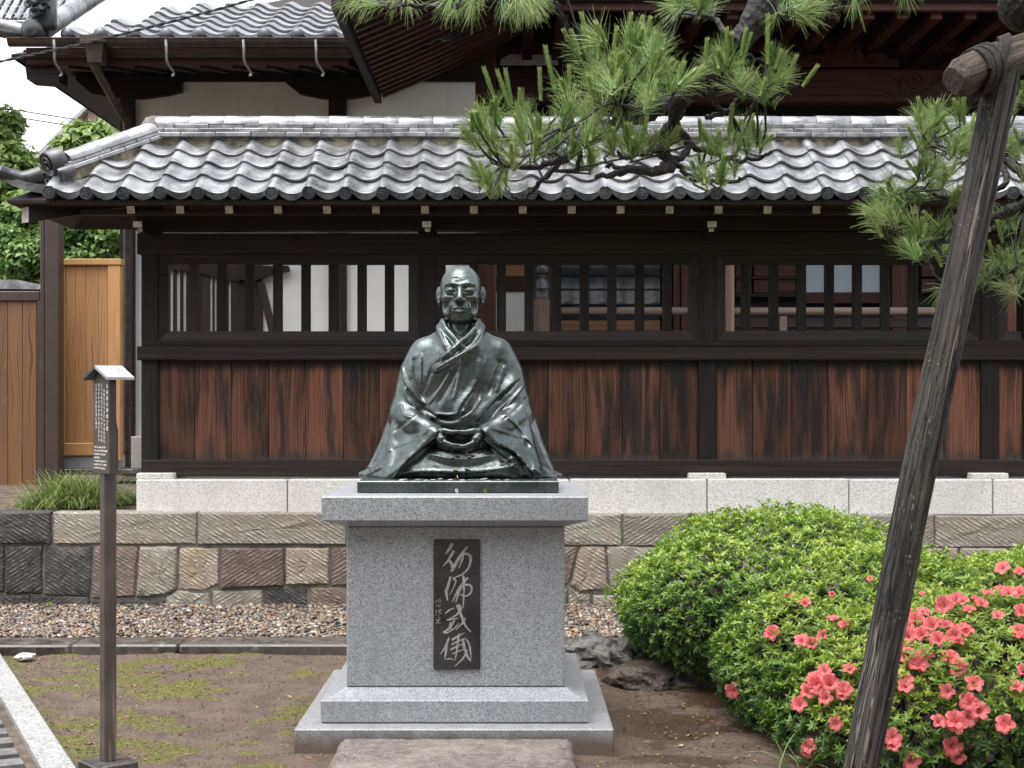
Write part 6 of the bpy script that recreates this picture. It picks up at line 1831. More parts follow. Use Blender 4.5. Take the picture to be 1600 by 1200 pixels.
stuff(put("foliage", leaves_mesh("foliage", *ALL), MAT_AZ, bush))
# twiggy heart of the bush
cv = []; cf = []; off = 0
bvs = []; bfs = []
for c, r in mounds:
    nu, nv_ = 18, 10
    for i in range(nv_ + 1):
        th = math.pi * i / nv_
        for j in range(nu):
            ph = 2 * math.pi * j / nu
            bvs.append((c[0] + r[0] * math.sin(th) * math.cos(ph), c[1] + r[1] * math.sin(th) * math.sin(ph), c[2] + r[2] * math.cos(th)))
    for i in range(nv_):
        for j in range(nu): bfs.append((off + i * nu + j, off + i * nu + (j + 1) % nu, off + (i + 1) * nu + (j + 1) % nu, off + (i + 1) * nu + j))
    off = len(bvs)
bush_bvh = BVHTree.FromPolygons(bvs, bfs)
mb = MB(); tr_ = random.Random(3)
for c, r in mounds:
    for k in range(26):
        base = Vector((c[0] + tr_.uniform(-0.25, 0.25) * r[0], c[1] + tr_.uniform(-0.25, 0.25) * r[1], 0.0))
        d = Vector((tr_.gauss(0, 1), tr_.gauss(0, 1), tr_.uniform(0.3, 1.5))).normalized()
        tip = Vector((c[0] + d.x * r[0] * 0.92, c[1] + d.y * r[1] * 0.92, max(0.08, c[2] + d.z * r[2] * 0.9)))
        mid = base.lerp(tip, 0.5) + Vector((tr_.uniform(-0.08, 0.08), tr_.uniform(-0.08, 0.08), tr_.uniform(-0.05, 0.08)))
        mb.tube(smoothed([base, mid, tip], 3), [0.012, 0.011, 0.010, 0.008, 0.007, 0.005, 0.004], 5)
stuff(put("stems", mb.mesh("stems", 60), MAT_TWIG, bush))
# flowers: five wavy petals round a throat with stamens
def flower_mesh(seed):
    r = random.Random(seed); vs = []; fs = []
    for k in range(5):
        a0 = 2 * math.pi * k / 5 + r.uniform(-0.1, 0.1); tw = r.uniform(-0.2, 0.2)
        o = len(vs)
        for (rr, hw, z) in ((0.003, 0.003, -0.014), (0.012, 0.0095, 0.0), (0.023, 0.0175, 0.008), (0.032, 0.0165, 0.009), (0.038, 0.008, 0.004)):
            for s in (-1, 0, 1):
                a = a0 + s * hw / max(rr, 0.004) * 0.92
                vs.append((rr * math.cos(a), rr * math.sin(a), z + (0.0025 if s else -0.001) + s * tw * 0.008 + r.uniform(-0.003, 0.003)))
        for i in range(4):
            for j in (0, 1): fs.append((o + 3 * i + j, o + 3 * i + j + 1, o + 3 * i + 4 + j, o + 3 * i + 3 + j))
    m = MB().add(vs, fs)
    for k in range(4):
        a = r.uniform(0, 6.28); m.tube([(0, 0, -0.008), (0.005 * math.cos(a), 0.005 * math.sin(a), 0.012), (0.010 * math.cos(a), 0.010 * math.sin(a), 0.024)], 0.0005, 3)
    return m.mesh("flower", 60)
def petal_mat():
    q = NT("coral_pink_petals")
    n = q.noise(q.objco(), 90, 3)
    col = q.mix(q.mapr(n, 0.35, 0.65), (0.74, 0.125, 0.135), (0.86, 0.26, 0.26))
    k = q.mapr(q.rnd(), 0, 1, 0.85, 1.12, False)
    col = q.mix(1.0, col, q.comb(k, k, k), 'MULTIPLY')
    q.done(col, 0.5, 0, None, 0.3)
    tr = q.n.new("ShaderNodeBsdfTranslucent"); q.l.new(col, tr.inputs[0])
    mx = q.n.new("ShaderNodeMixShader"); mx.inputs[0].default_value = 0.35
    q.l.new(q.b.outputs[0], mx.inputs[1]); q.l.new(tr.outputs[0], mx.inputs[2]); q.l.new(mx.outputs[0], q.out.inputs[0])
    return q.m
MAT_PETAL = petal_mat()
fmes = [flower_mesh(k) for k in range(4)]
for m in fmes: m.materials.append(MAT_PETAL)
fl_px = [(1018, 370), (710, 438), (770, 468), (885, 525), (930, 548), (660, 580), (765, 600), (790, 612), (850, 588), (1300, 475), (1370, 460), (1345, 455), (1420, 460), (1440, 470), (1460, 432), (1390, 492), (1175, 515), (1195, 530), (1220, 500), (1160, 560), (1255, 550),
         (1310, 550), (1365, 560), (1380, 575), (1280, 605), (1350, 610), (1340, 590), (1215, 585), (1165, 590), (1130, 640), (1140, 625), (1170, 665), (1235, 660), (1215, 700), (1205, 690), (1110, 720), (1150, 755), (1145, 770), (1320, 665), (1330, 675), (1360, 695), (1355, 710), (1410, 765), (1310, 780),
         (1390, 820), (1400, 830), (1430, 855), (1390, 880), (1350, 905), (1340, 890), (1275, 895), (1530, 905), (1520, 915), (1565, 775), (1585, 590), (1575, 575), (1590, 500), (1540, 430), (1520, 425), (1580, 430), (1500, 515), (1590, 345), (1525, 330), (820, 740), (855, 720), (835, 770), (800, 790), (815, 765), (875, 760),
         (930, 785), (925, 800), (945, 715), (770, 830), (860, 815), (900, 900), (810, 975), (805, 990), (1105, 950), (1110, 965), (1325, 985), (1310, 970), (1350, 1005), (1165, 1025), (520, 765), (1595, 720), (840, 755), (1215, 430), (880, 425), (1190, 300)]
fr_ = random.Random(12)
eye = Vector((0, 0, CZ))
for i, (zx_, zy_) in enumerate(fl_px):
    x, y = 940 + zx_ * 0.4125, 760 + zy_ * 0.4125
    d = (P(x, y, 6.0) - eye).normalized()
    h = bush_bvh.ray_cast(eye, d)
    if h[0] is None: continue
    nrm = h[1] if h[1].dot(d) < 0 else -h[1]
    fdir = (nrm * 0.7 - d * 0.5 + Vector((fr_.gauss(0, 0.3), fr_.gauss(0, 0.2), 0.2 + fr_.gauss(0, 0.25)))).normalized()
    pos = h[0] + nrm * 0.03
    rot = fdir.to_track_quat('Z', 'Y').to_euler(); sc_ = fr_.uniform(0.75, 1.15) * (0.6 if zy_ < 440 and zx_ < 1250 else 1.0)
    o = put("flower", fmes[i % 4], None, bush, pos, rot, (sc_, sc_, sc_ * fr_.uniform(0.7, 1.6)))

# ---- pine: limbs, twigs, needle tufts and this year's candles
def bark_mat():
    q = NT("wet_black_pine_bark")
    v = q.voro(q.scaled((1, 1, 0.6)), 55); n = q.noise(q.pos(), 30, 5, 0.7)
    col = q.mix(q.mapr(n, 0.35, 0.7), (0.007, 0.0065, 0.0065), (0.032, 0.027, 0.024))
    return q.done(col, 0.6, 0, q.bump(q.math('ADD', v, n), 0.9, 0.012))
MAT_BARK = bark_mat()
MAT_NEEDLE = leaf_mat("pine_needles", [(0.0, (0.04, 0.08, 0.028)), (0.3, (0.10, 0.195, 0.045)), (0.6, (0.22, 0.35, 0.085)), (1.0, (0.45, 0.54, 0.21))], 0.32, 0.12)
MAT_CANDLE = leaf_mat("pine_candles", [(0.0, (0.11, 0.19, 0.045)), (0.5, (0.25, 0.37, 0.10)), (1.0, (0.52, 0.58, 0.25))], 0.45, 0.2)
pine = thing("pine_tree", "black pine with gnarled drooping branches and fresh green candles hanging in from the right", "pine tree", (3.3, 6.1, 0))
def pd(x, y, base): return base + 0.16 * math.sin(x / 57.0) + 0.10 * math.cos(y / 31.0 + x / 90.0)
class Limb: pass
limb_pts = []
def limb(pts, r0, r1, base=5.2, name="branch", jig=3.0):
    jr = random.Random(int(pts[0][0] * 7 + pts[0][1]))
    sp = smoothed([np.array([x, y]) for x, y in pts], 5)
    w = []
    for i, p in enumerate(sp):
        j = jig if 0 < i < len(sp) - 1 else 0
        x, y = p[0] + jr.uniform(-j, j), p[1] + jr.uniform(-j, j)
        w.append(P(x, y, pd(p[0], p[1], base)))
    n = len(w)
    rad = [(r0 + (r1 - r0) * i / (n - 1)) * jr.uniform(0.84, 1.2) for i in range(n)]
    for p, r in zip(w, rad): limb_pts.append((p, r))
    return put(name, MB().tube(w, rad, 8).mesh(name, 60), MAT_BARK, pine)
D0 = 5.2
# trunk outside the frame and the limb reaching over
put("trunk", MB().tube(smoothed([(3.35, 6.1, -0.1), (3.2, 6.0, 0.8), (3.05, 5.9, 1.8), (2.7, 5.75, 2.7), (2.2, 5.55, 3.25)], 6), [0.17] * 6 + [0.15] * 6 + [0.13] * 6 + [0.10] * 7, 14).mesh("trunk", 60), MAT_BARK, pine)
put("branch", MB().tube(smoothed([(2.2, 5.55, 3.25), (1.7, 5.4, 3.42), (1.3, 5.3, 3.3), P(1204, -60, 5.2), P(1196, -10, 5.2), P(1180, 32, 5.2), P(1152, 68, 5.2)], 6), [0.10] * 8 + [0.08] * 8 + [0.068] * 8 + [0.055] * 8 + [0.045] * 5, 12).mesh("branch", 60), MAT_BARK, pine)
put("branch", MB().tube(smoothed([(2.7, 5.75, 2.7), P(1640, 20, 5.6), P(1598, 20, 5.45), P(1588, -10, 5.4), P(1576, -60, 5.4)], 6), [0.09] * 8 + [0.075] * 9 + [0.07] * 8, 12).mesh("branch", 60), MAT_BARK, pine)
limb([(1154, 66), (1140, 86), (1122, 108), (1094, 116), (1072, 135), (1062, 165), (1048, 192), (1034, 226), (1040, 246), (1048, 258)], 0.034, 0.022)
limb([(1048, 258), (1025, 268), (985, 265), (960, 272), (932, 277)], 0.021, 0.009)
limb([(1075, 140), (1028, 169), (1011, 184), (962, 191), (940, 210), (910, 225), (884, 247), (842, 259), (786, 259)], 0.026, 0.010)
limb([(890, 246), (852, 276), (832, 300), (816, 312), (800, 304)], 0.010, 0.005)
limb([(884, 247), (868, 240), (840, 240), (812, 245)], 0.009, 0.005)
limb([(905, 228), (903, 258), (898, 266)], 0.010, 0.006)
limb([(960, 192), (930, 188), (905, 195), (880, 190)], 0.010, 0.005)
limb([(1020, 172), (985, 168), (960, 160), (930, 164)], 0.013, 0.006)
limb([(1124, 110), (1148, 122), (1160, 146), (1152, 158), (1128, 178), (1104, 184)], 0.017, 0.009)
limb([(1158, 148), (1196, 156), (1222, 142), (1246, 132)], 0.011, 0.005)
limb([(1150, 84), (1180, 92), (1210, 110)], 0.012, 0.005)
limb([(1104, 118), (1106, 140), (1120, 160), (1132, 176)], 0.012, 0.008)
limb([(1052, 194), (1070, 216), (1086, 232), (1120, 239), (1150, 250), (1190, 246), (1206, 236)], 0.017, 0.006)
limb([(1078, 222), (1072, 240), (1046, 250), (1034, 262)], 0.015, 0.013)
limb([(1034, 232), (1005, 240), (975, 245), (966, 236)], 0.013, 0.006)
limb([(1048, 258), (1064, 262), (1072, 275), (1100, 280), (1140, 283), (1160, 280)], 0.011, 0.005)
limb([(985, 265), (955, 258), (946, 262)], 0.009, 0.006)
limb([(900, -30), (860, -12), (800, -4), (700, 6), (640, 9), (580, 2)], 0.014, 0.007)
limb([(1150, 70), (1118, 34), (1085, 22), (1062, 20)], 0.012, 0.005)
limb([(1185, 20), (1220, 14), (1250, 22)], 0.012, 0.006)
R0 = 5.85
limb([(1660, 300), (1610, 318), (1560, 338), (1542, 348)], 0.034, 0.016, R0)
limb([(1660, 180), (1612, 212), (1580, 232), (1566, 250), (1572, 288), (1540, 302)], 0.022, 0.010, R0)
limb([(1566, 250), (1530, 240), (1490, 232), (1440, 228)], 0.012, 0.005, R0)
limb([(1545, 300), (1490, 310), (1440, 296), (1412, 300)], 0.011, 0.005, R0)
limb([(1548, 344), (1500, 372), (1450, 378), (1404, 392)], 0.013, 0.005, R0)
limb([(1640, 400), (1600, 412), (1560, 432), (1528, 436)], 0.014, 0.006, R0)
limb([(1572, 250), (1600, 270), (1640, 280)], 0.02, 0.03, R0)
limb([(1640, 180), (1612, 170), (1590, 160), (1576, 150)], 0.012, 0.006, R0)
LP_ = np.array([tuple(p) for p, r in limb_pts])
def in_poly(x, y, pl):
    c = False; n = len(pl)
    for i in range(n):
        (x1, y1), (x2, y2) = pl[i], pl[(i + 1) % n]
        if (y1 > y) != (y2 > y) and x < (x2 - x1) * (y - y1) / (y2 - y1) + x1: c = not c
    return c
tr_ = random.Random(21)
tufts = []      # (position, axis, needle count, needle length)
def pad(poly, n, base, up=0.9, side=0.5, nn=62, L=0.10, spread=0.35):
    xs_ = [p[0] for p in poly]; ys_ = [p[1] for p in poly]; k = 0; tries = 0
    n = max(3, int(n * 0.86))
    while k < n and tries < 4000:
        tries += 1
        x, y = tr_.uniform(min(xs_), max(xs_)), tr_.uniform(min(ys_), max(ys_))
        if not in_poly(x, y, poly): continue
        p = P(x, y, pd(x, y, base) + tr_.uniform(-spread, spread))
        cx = sum(xs_) / len(xs_)
        ax = Vector(((x - cx) / 90.0 * side + tr_.gauss(0, 0.25), tr_.gauss(0, 0.35), up + tr_.gauss(0, 0.25))).normalized()
        tufts.append((p, ax, int(1.1 * nn * tr_.uniform(0.75, 1.2)), L * tr_.uniform(0.85, 1.15))); k += 1
pad([(735, 215), (752, 170), (800, 160), (900, 165), (945, 190), (900, 235), (800, 250), (740, 240)], 34, D0)
pad([(880, 150), (900, 85), (930, 60), (1000, 55), (1060, 90), (1090, 120), (1040, 150), (960, 165)], 36, D0)
pad([(900, 130), (1040, 120), (1060, 165), (960, 200), (880, 190)], 18, D0)
pad([(1090, 112), (1110, 80), (1150, 70), (1210, 90), (1260, 130), (1262, 150), (1200, 155), (1120, 150)], 26, D0)
pad([(940, 222), (1050, 212), (1058, 236), (950, 246)], 13, D0, nn=45)
pad([(1085, 215), (1150, 205), (1200, 215), (1200, 232), (1110, 238)], 12, D0, nn=48)
pad([(1080, 262), (1160, 255), (1165, 278), (1100, 285)], 8, D0, nn=42)
pad([(745, 275), (790, 268), (800, 292), (760, 305)], 7, D0, 0.6, nn=48)
pad([(900, 245), (940, 240), (945, 260), (905, 262)], 5, D0, nn=34)
pad([(520, 0), (600, -12), (720, -10), (730, 8), (600, 12)], 9, D0, -0.35, 1.6, 40, 0.105)
pad([(700, -14), (860, -20), (840, 6), (720, 10)], 13, D0, -0.7, 1.0, 56, 0.115)
pad([(1050, 10), (1120, -10), (1130, 24), (1080, 30)], 9, D0, 0.2, 0.8, 50)
pad([(1180, 10), (1250, -8), (1262, 20), (1210, 28)], 9, D0, 0.0, 1.4, 52)
pad([(1270, -14), (1420, -20), (1420, -4), (1280, -2)], 6, D0, -0.7, 0.6, 40)
pad([(1360, 345), (1380, 290), (1400, 210), (1450, 190), (1500, 200), (1520, 300), (1500, 390), (1430, 400), (1380, 390)], 58, R0, 0.55, 0.9, 58)
pad([(1430, 180), (1450, 170), (1530, 180), (1530, 220), (1450, 220)], 12, R0)
pad([(1530, 190), (1610, 140), (1640, 240), (1600, 300), (1540, 260)], 16, R0)
pad([(1530, 330), (1620, 320), (1640, 420), (1600, 470), (1530, 450)], 20, R0, 0.3, 0.6, 60)
pad([(1460, 420), (1500, 410), (1510, 450), (1470, 455)], 4, R0, 0.2, 0.8, 45)
# needles
NV = []; NF = []; NTn = []; base_i = 0
gr = np.random.default_rng(8)
twigs = MB()
for (p, ax, n, L) in tufts:
    ax = np.array(ax); p = np.array(p)
    u = unit(np.cross(ax, gr.normal(size=3))); w = np.cross(ax, u)
    an = gr.uniform(0, 6.28, n); el = gr.uniform(0.08, 1.0, n)
    d = ax[None] * np.cos(el)[:, None] + (u[None] * np.cos(an)[:, None] + w[None] * np.sin(an)[:, None]) * np.sin(el)[:, None]
    st = p[None] + ax[None] * gr.uniform(-0.05, 0.012, n)[:, None]
    ln = L * gr.uniform(0.7, 1.12, n)[:, None]
    mid = st + d * ln * 0.5 + np.array([0, 0, -0.0015])
    en = st + unit(d + np.array([0, 0, -0.13])) * ln
    s1 = unit(np.cross(d, gr.normal(size=(n, 3)))); s2 = np.cross(d, s1)
    wd = gr.uniform(0.0007, 0.00105, (n, 1))
    ring = []
    for c_, k in ((st, 1.0), (mid, 1.0), (en, 0.45)):
        for a in (0, 2.094, 4.189): ring.append(c_ + (s1 * math.cos(a) + s2 * math.sin(a)) * wd * k)
    v = np.stack(ring, 1)
    NV.append(v.reshape(-1, 3))
    i0 = base_i + 9 * np.arange(n)[:, None]
    for r_ in (0, 1):
        for a in range(3): NF.append(i0 + np.array([[3 * r_ + a, 3 * r_ + (a + 1) % 3, 3 * r_ + 3 + (a + 1) % 3, 3 * r_ + 3 + a]]))
    NTn.append(np.repeat(np.clip(gr.normal(0.70, 0.13) + gr.normal(0, 0.12, n), 0, 1), 9)); base_i += 9 * n
    # twig back to the nearest limb
    dd = np.linalg.norm(LP_ - p, axis=1); q3 = LP_[int(np.argmin(dd))]
    if dd.min() < 0.6:
        a = Vector(q3); b = Vector(p); m_ = a.lerp(b, 0.55) + Vector((tr_.uniform(-0.02, 0.02), tr_.uniform(-0.02, 0.02), -0.02))
        twigs.tube([a, m_, b - Vector(ax) * 0.04, b + Vector(ax) * 0.01], [0.0055, 0.0048, 0.004, 0.003], 5)
me = np_mesh("needles", np.concatenate(NV), np.concatenate(NF), True)
at = me.attributes.new("tint", 'FLOAT', 'POINT'); at.data.foreach_set("value", np.concatenate(NTn).astype(np.float32))
stuff(put("needles", me, MAT_NEEDLE, pine))
stuff(put("twigs", twigs.mesh("twigs", 60), MAT_BARK, pine))
# candles: a stem closely set with short young needles
def candle(seed, L, R):
    r = np.random.default_rng(seed); n = 150
    t = np.sort(r.uniform(0.02, 1.0, n)); an = np.arange(n) * 2.399
    rad = R * (0.55 + 0.2 * np.sin(t * 3.1))
    p = np.stack([rad * 0.45 * np.cos(an), rad * 0.45 * np.sin(an), t * L * 0.93], -1)
    out = 0.30 + 0.25 * r.random(n)
    d = unit(np.stack([np.cos(an) * out, np.sin(an) * out, np.ones(n)], -1))
    ln = np.where(t > 0.93, 0.016, r.uniform(0.011, 0.019, n)) * (L / 0.11) ** 0.3
    nrm = np.stack([np.cos(an), np.sin(an), np.zeros(n)], -1)
    me = leaves_mesh("candle", p, d, nrm, ln, np.full(n, R * 0.17), np.clip(0.35 + 0.45 * t + r.normal(0, 0.12, n), 0, 1), 0.1, -0.05)
    core = MB().tube([(0, 0, -0.01), (0, 0, L * 0.5), (0, 0, L * 0.95)], [R * 0.5, R * 0.52, R * 0.36], 7)
    v0 = len(me.vertices)
    import bmesh
    bm = bmesh.new(); bm.from_mesh(me); vv = [bm.verts.new(p) for p in core.v]
    lay = bm.verts.layers.float.get("tint")
    for q in vv: q[lay] = 0.4
    for f in core.f: bm.faces.new([vv[i] for i in f])
    bm.to_mesh(me); bm.free()
    me.materials.append(MAT_CANDLE)
    return me
cands = [candle(k, L, R) for k, (L, R) in enumerate(((0.17, 0.0125), (0.13, 0.012), (0.09, 0.0125), (0.065, 0.0115)))]
def put_candle(tip, root, base, k=None):
    a, b = P(*root, base), P(*tip, base)
    L = (b - a).length
    k = k if k is not None else min(range(4), key=lambda i: abs((0.17, 0.13, 0.09, 0.065)[i] - L))
    s_ = L / (0.17, 0.13, 0.09, 0.065)[k]
    put("shoot", cands[k], None, pine, a, (b - a).to_track_quat('Z', 'Y').to_euler(), (1.0, 1.0, s_))
for tip, root in (((755, 104), (772, 152)), ((776, 108), (795, 162)), ((789, 106), (799, 160)), ((741, 161), (752, 196)), ((843, 106), (845, 152)), ((851, 70), (866, 136)), ((907, 18), (926, 82)), ((892, 46), (905, 82)), ((986, 20), (982, 66)), ((1016, 26), (1012, 62)),
                  ((964, 42), (958, 84)), ((1136, 42), (1134, 92)), ((1200, 20), (1199, 96)), ((1166, 44), (1158, 84)), ((1105, 60), (1102, 98)), ((1245, 86), (1228, 130)), ((1278, 102), (1256, 132)), ((1222, 78), (1212, 104)), ((1145, 162), (1138, 214)), ((1093, 186), (1095, 216)),
                  ((725, 200), (742, 226)), ((812, 138), (815, 170)), ((822, 160), (838, 208)), ((806, 158), (820, 218)), ((889, 102), (890, 136)), ((936, 42), (934, 88)), ((1070, 96), (1062, 128)), ((1040, 92), (1036, 126)), ((1174, 50), (1160, 96)), ((1208, 210), (1190, 228))):
    put_candle(tip, root, pd(root[0], root[1], D0) - 0.12)
for tip, root in (((1352, 328), (1376, 368)), ((1434, 152), (1446, 186)), ((1418, 196), (1432, 222)), ((1462, 160), (1466, 190)), ((1490, 154), (1494, 184)), ((1506, 150), (1506, 190)), ((1394, 310), (1410, 340)), ((1416, 250), (1436, 276)), ((1438, 180), (1452, 206)), ((1472, 184), (1486, 210)), ((1596, 142), (1586, 170)),
                  ((1442, 330), (1464, 352)), ((1460, 392), (1470, 414)), ((1558, 344), (1566, 376)), ((1545, 376), (1552, 404)), ((1574, 388), (1570, 410)), ((1585, 200), (1592, 226))):
    put_candle(tip, root, pd(root[0], root[1], R0) - 0.2)
for i, (p, ax, n, L) in enumerate(tufts):
    if ax.z < 0.4: continue
    for j in range(tr_.choice([1, 1, 2, 2])):
        a = p + Vector((tr_.uniform(-0.02, 0.02), tr_.uniform(-0.02, 0.02), -0.005))
        d = (ax + Vector((tr_.gauss(0, 0.25), tr_.gauss(0, 0.25), 0.25))).normalized()
        put("shoot", cands[tr_.choice([2, 3, 3])], None, pine, a, d.to_track_quat('Z', 'Y').to_euler(), (1, 1, tr_.uniform(0.7, 1.1)))

# ---- wooden prop under the pine
def prop_mat():
    q = NT("weathered_prop_timber")
    co = q.objco()
    x, y, z = q.sep(co)
    g1 = q.noise(q.comb(q.math('MULTIPLY', x, 60.0), q.math('MULTIPLY', y, 60.0), q.math('MULTIPLY', z, 1.6)), 1, 5, 0.65, 0.3)
    g2 = q.noise(q.comb(q.math('MULTIPLY', x, 190.0), q.math('MULTIPLY', y, 190.0), q.math('MULTIPLY', z, 3.5)), 1, 4, 0.6)
    col = q.mix(q.mapr(g1, 0.36, 0.66), (0.017, 0.0155, 0.0145), (0.105, 0.094, 0.084))
    col = q.mix(q.mapr(g2, 0.58, 0.72, 0, 0.7), col, (0.20, 0.178, 0.158))
    ck = q.noise(q.comb(q.math('MULTIPLY', x, 30.0), q.math('MULTIPLY', y, 30.0), q.math('MULTIPLY', z, 1.1)), 1, 4, 0.7)
    crack = q.mapr(q.math('ABSOLUTE', q.math('SUBTRACT', ck, 0.5)), 0.004, 0.016, 1.0, 0.0)
    col = q.mix(crack, col, (0.006, 0.0055, 0.005))
    pk = q.noise(q.comb(q.math('MULTIPLY', x, 14.0), q.math('MULTIPLY', y, 14.0), q.math('MULTIPLY', z, 0.55)), 1, 3, 0.6)
    spl = q.mapr(q.math('ABSOLUTE', q.math('SUBTRACT', pk, 0.55)), 0.004, 0.012, 1.0, 0.0)
    col = q.mix(q.math('MULTIPLY', spl, 0.75), col, (0.36, 0.32, 0.28))
    lich = q.math('MULTIPLY', q.mapr(q.noise(co, 75, 3, 0.6), 0.62, 0.66), q.mapr(q.noise(co, 5, 3), 0.5, 0.62))
    col = q.mix(q.math('MULTIPLY', lich, 0.8), col, (0.42, 0.40, 0.26))
    h = q.math('SUBTRACT', q.math('ADD', g1, q.math('MULTIPLY', g2, 0.5)), q.math('MULTIPLY', crack, 0.6))
    return q.done(col, 0.55, 0, q.bump(h, 1.0, 0.02), 0.4)
MAT_PROP = prop_mat()
def timber(a, b, r0, r1, seed, nseg=40, nr=44, lobes=0.10):
    """a rough round timber from a to b, local z along it"""
    L = (b - a).length; r = np.random.default_rng(seed)
    an = np.linspace(0, 2 * math.pi, nseg, endpoint=False)
    gro = 1 + lobes * (0.3 * np.sin(4 * an + 0.7) + r.normal(0, 0.22, nseg))
    gro[r.choice(nseg, 5, replace=False)] -= 0.10
    vs = []; fs = []
    for i in range(nr):
        t = i / (nr - 1); rr = r0 + (r1 - r0) * t
        wob = np.array([0.008 * math.sin(t * 5 + seed), 0.006 * math.cos(t * 7 + seed)])
        if i == 0: rr *= 0.72
        k = gro * (1 + 0.02 * np.sin(an * 3 + t * 9) + r.normal(0, 0.012, nseg))
        for j in range(nseg): vs.append((wob[0] + rr * k[j] * math.cos(an[j]), wob[1] + rr * k[j] * math.sin(an[j]), t * L))
    for i in range(nr - 1):
        for j in range(nseg): fs.append((i * nseg + j, i * nseg + (j + 1) % nseg, (i + 1) * nseg + (j + 1) % nseg, (i + 1) * nseg + j))
    fs.append(tuple(range(nseg))); fs.append(tuple(range((nr - 1) * nseg, nr * nseg)))
    return MB().add(vs, fs).mesh("timber", 50), a, (b - a).to_track_quat('Z', 'Y').to_euler()
pa_, pb_ = P(1334, 1236, 5.25), P(1566, 112, 5.25)
prop = thing("pine_prop", "leaning weathered timber prop with a roped crossbar carrying the pine, in front of the azalea", "tree prop", (pa_.x, pa_.y, 0))
m, l, ro = timber(pa_ - (pb_ - pa_) * 0.03, pb_, 0.064, 0.061, 3)
put("post", m, MAT_PROP, prop, l, ro)
def cross_mat():
    q = NT("cracked_brown_log")
    co = q.objco(); x, y, z = q.sep(co)
    g1 = q.noise(q.comb(q.math('MULTIPLY', x, 75.0), q.math('MULTIPLY', y, 75.0), q.math('MULTIPLY', z, 5.0)), 1, 5, 0.65, 0.5)
    col = q.mix(q.mapr(g1, 0.34, 0.64), (0.018, 0.014, 0.012), (0.115, 0.085, 0.066))
    col = q.mix(q.mapr(g1, 0.62, 0.75, 0, 0.6), col, (0.24, 0.20, 0.17))
    return q.done(col, 0.6, 0, q.bump(g1, 1.0, 0.02), 0.4)
m, l, ro = timber(P(1486, 128, 5.12), P(1700, 42, 5.5), 0.066, 0.074, 5, 18, 20, 0.22)
put("crossbar", m, cross_mat(), prop, l, ro)
MAT_ROPE = blotchy("black_palm_rope", (0.012, 0.011, 0.010), (0.04, 0.034, 0.03), 60, 0.9, 300, 0.6, 0.004)
mb = MB()
ca, cb = P(1486, 128, 5.12), P(1700, 42, 5.5); cd = (cb - ca).normalized()
cs1 = cd.cross(Vector((0, 0, 1))).normalized(); cs2 = cs1.cross(cd)
pts = []
for t in np.linspace(0, 7 * 2 * math.pi, 7 * 18):
    s_ = 0.12 + 0.012 * t / (2 * math.pi) + 0.02 * math.sin(t)
    pts.append(ca + cd * s_ + (cs1 * math.cos(t) + cs2 * math.sin(t)) * (0.079 + 0.004 * math.sin(t * 0.37)))
mb.tube(pts, 0.0075, 6)
pts = []
pdv = (pb_ - pa_).normalized(); q1 = pdv.cross(Vector((0, 1, 0))).normalized(); q2 = pdv.cross(q1)
c0 = ca + cd * 0.21
for t in np.linspace(0, 5 * 2 * math.pi, 5 * 18):
    rr = 0.10
    pts.append(c0 + (cd * 0.9 * math.cos(t) * 0.06 + Vector((0, -1, 0)) * math.sin(t) * rr * 0.85 + Vector((0, 0, 1)) * math.cos(t) * rr * 0.9) + cd * 0.012 * t / 6.28)
mb.tube(pts, 0.0075, 6)
put("rope", mb.mesh("rope", 60), MAT_ROPE, prop)

# ---- trees beyond the gate
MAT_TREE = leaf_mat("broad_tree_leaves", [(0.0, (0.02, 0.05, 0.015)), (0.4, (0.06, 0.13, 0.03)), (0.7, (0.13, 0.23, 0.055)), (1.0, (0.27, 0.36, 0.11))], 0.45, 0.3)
def tree(name, label, base, blobs, n, size, seed, tint=0.5, group=None, mat=None):
    t = thing(name, label, "tree", base, group)
    r = np.random.default_rng(seed); ps = []; ns = []; tn = []
    ar = np.array([b[3] ** 2 for b in blobs]); cnt = (n * ar / ar.sum()).astype(int)
    br = MB()
    top = Vector((np.mean([b[0] for b in blobs]), np.mean([b[1] for b in blobs]), np.mean([b[2] for b in blobs])))
    br.tube(smoothed([Vector(base) - Vector((0, 0, 0.2)), Vector(base).lerp(top, 0.5) + Vector((0.1, 0, 0)), top], 4), [0.14, 0.13, 0.12, 0.11, 0.10, 0.09, 0.07, 0.05, 0.03], 8)
    for (x, y, z, R), k in zip(blobs, cnt):
        d = unit(r.normal(size=(k, 3))); s = r.uniform(0.55, 1.08, k) * (1 + 0.22 * noise3(d * 2 + x, seed, 4))
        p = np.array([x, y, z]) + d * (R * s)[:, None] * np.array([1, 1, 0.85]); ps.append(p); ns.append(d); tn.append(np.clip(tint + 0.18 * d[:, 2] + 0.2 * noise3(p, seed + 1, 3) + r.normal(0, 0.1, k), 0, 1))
        br.tube([top, Vector((x, y, z))], [0.035, 0.012], 5)
    p = np.concatenate(ps); d = np.concatenate(ns); k = len(p)
    nrm = unit(d * 0.5 + np.array([0, 0, 0.8]) + r.normal(scale=0.4, size=(k, 3)))
    tt = unit(np.cross(nrm, r.normal(size=(k, 3)))) + np.array([0, 0, -0.3])
    L = r.uniform(0.7, 1.3, k) * size
    put("trunk", br.mesh("trunk", 60), MAT_TWIG, t)
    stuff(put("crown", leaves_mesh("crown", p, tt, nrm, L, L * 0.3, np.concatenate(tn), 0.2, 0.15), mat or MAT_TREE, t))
def blob(x, y, d, rpx):
    p = P(x, y, d); return (p.x, p.y, p.z, rpx * d / F)
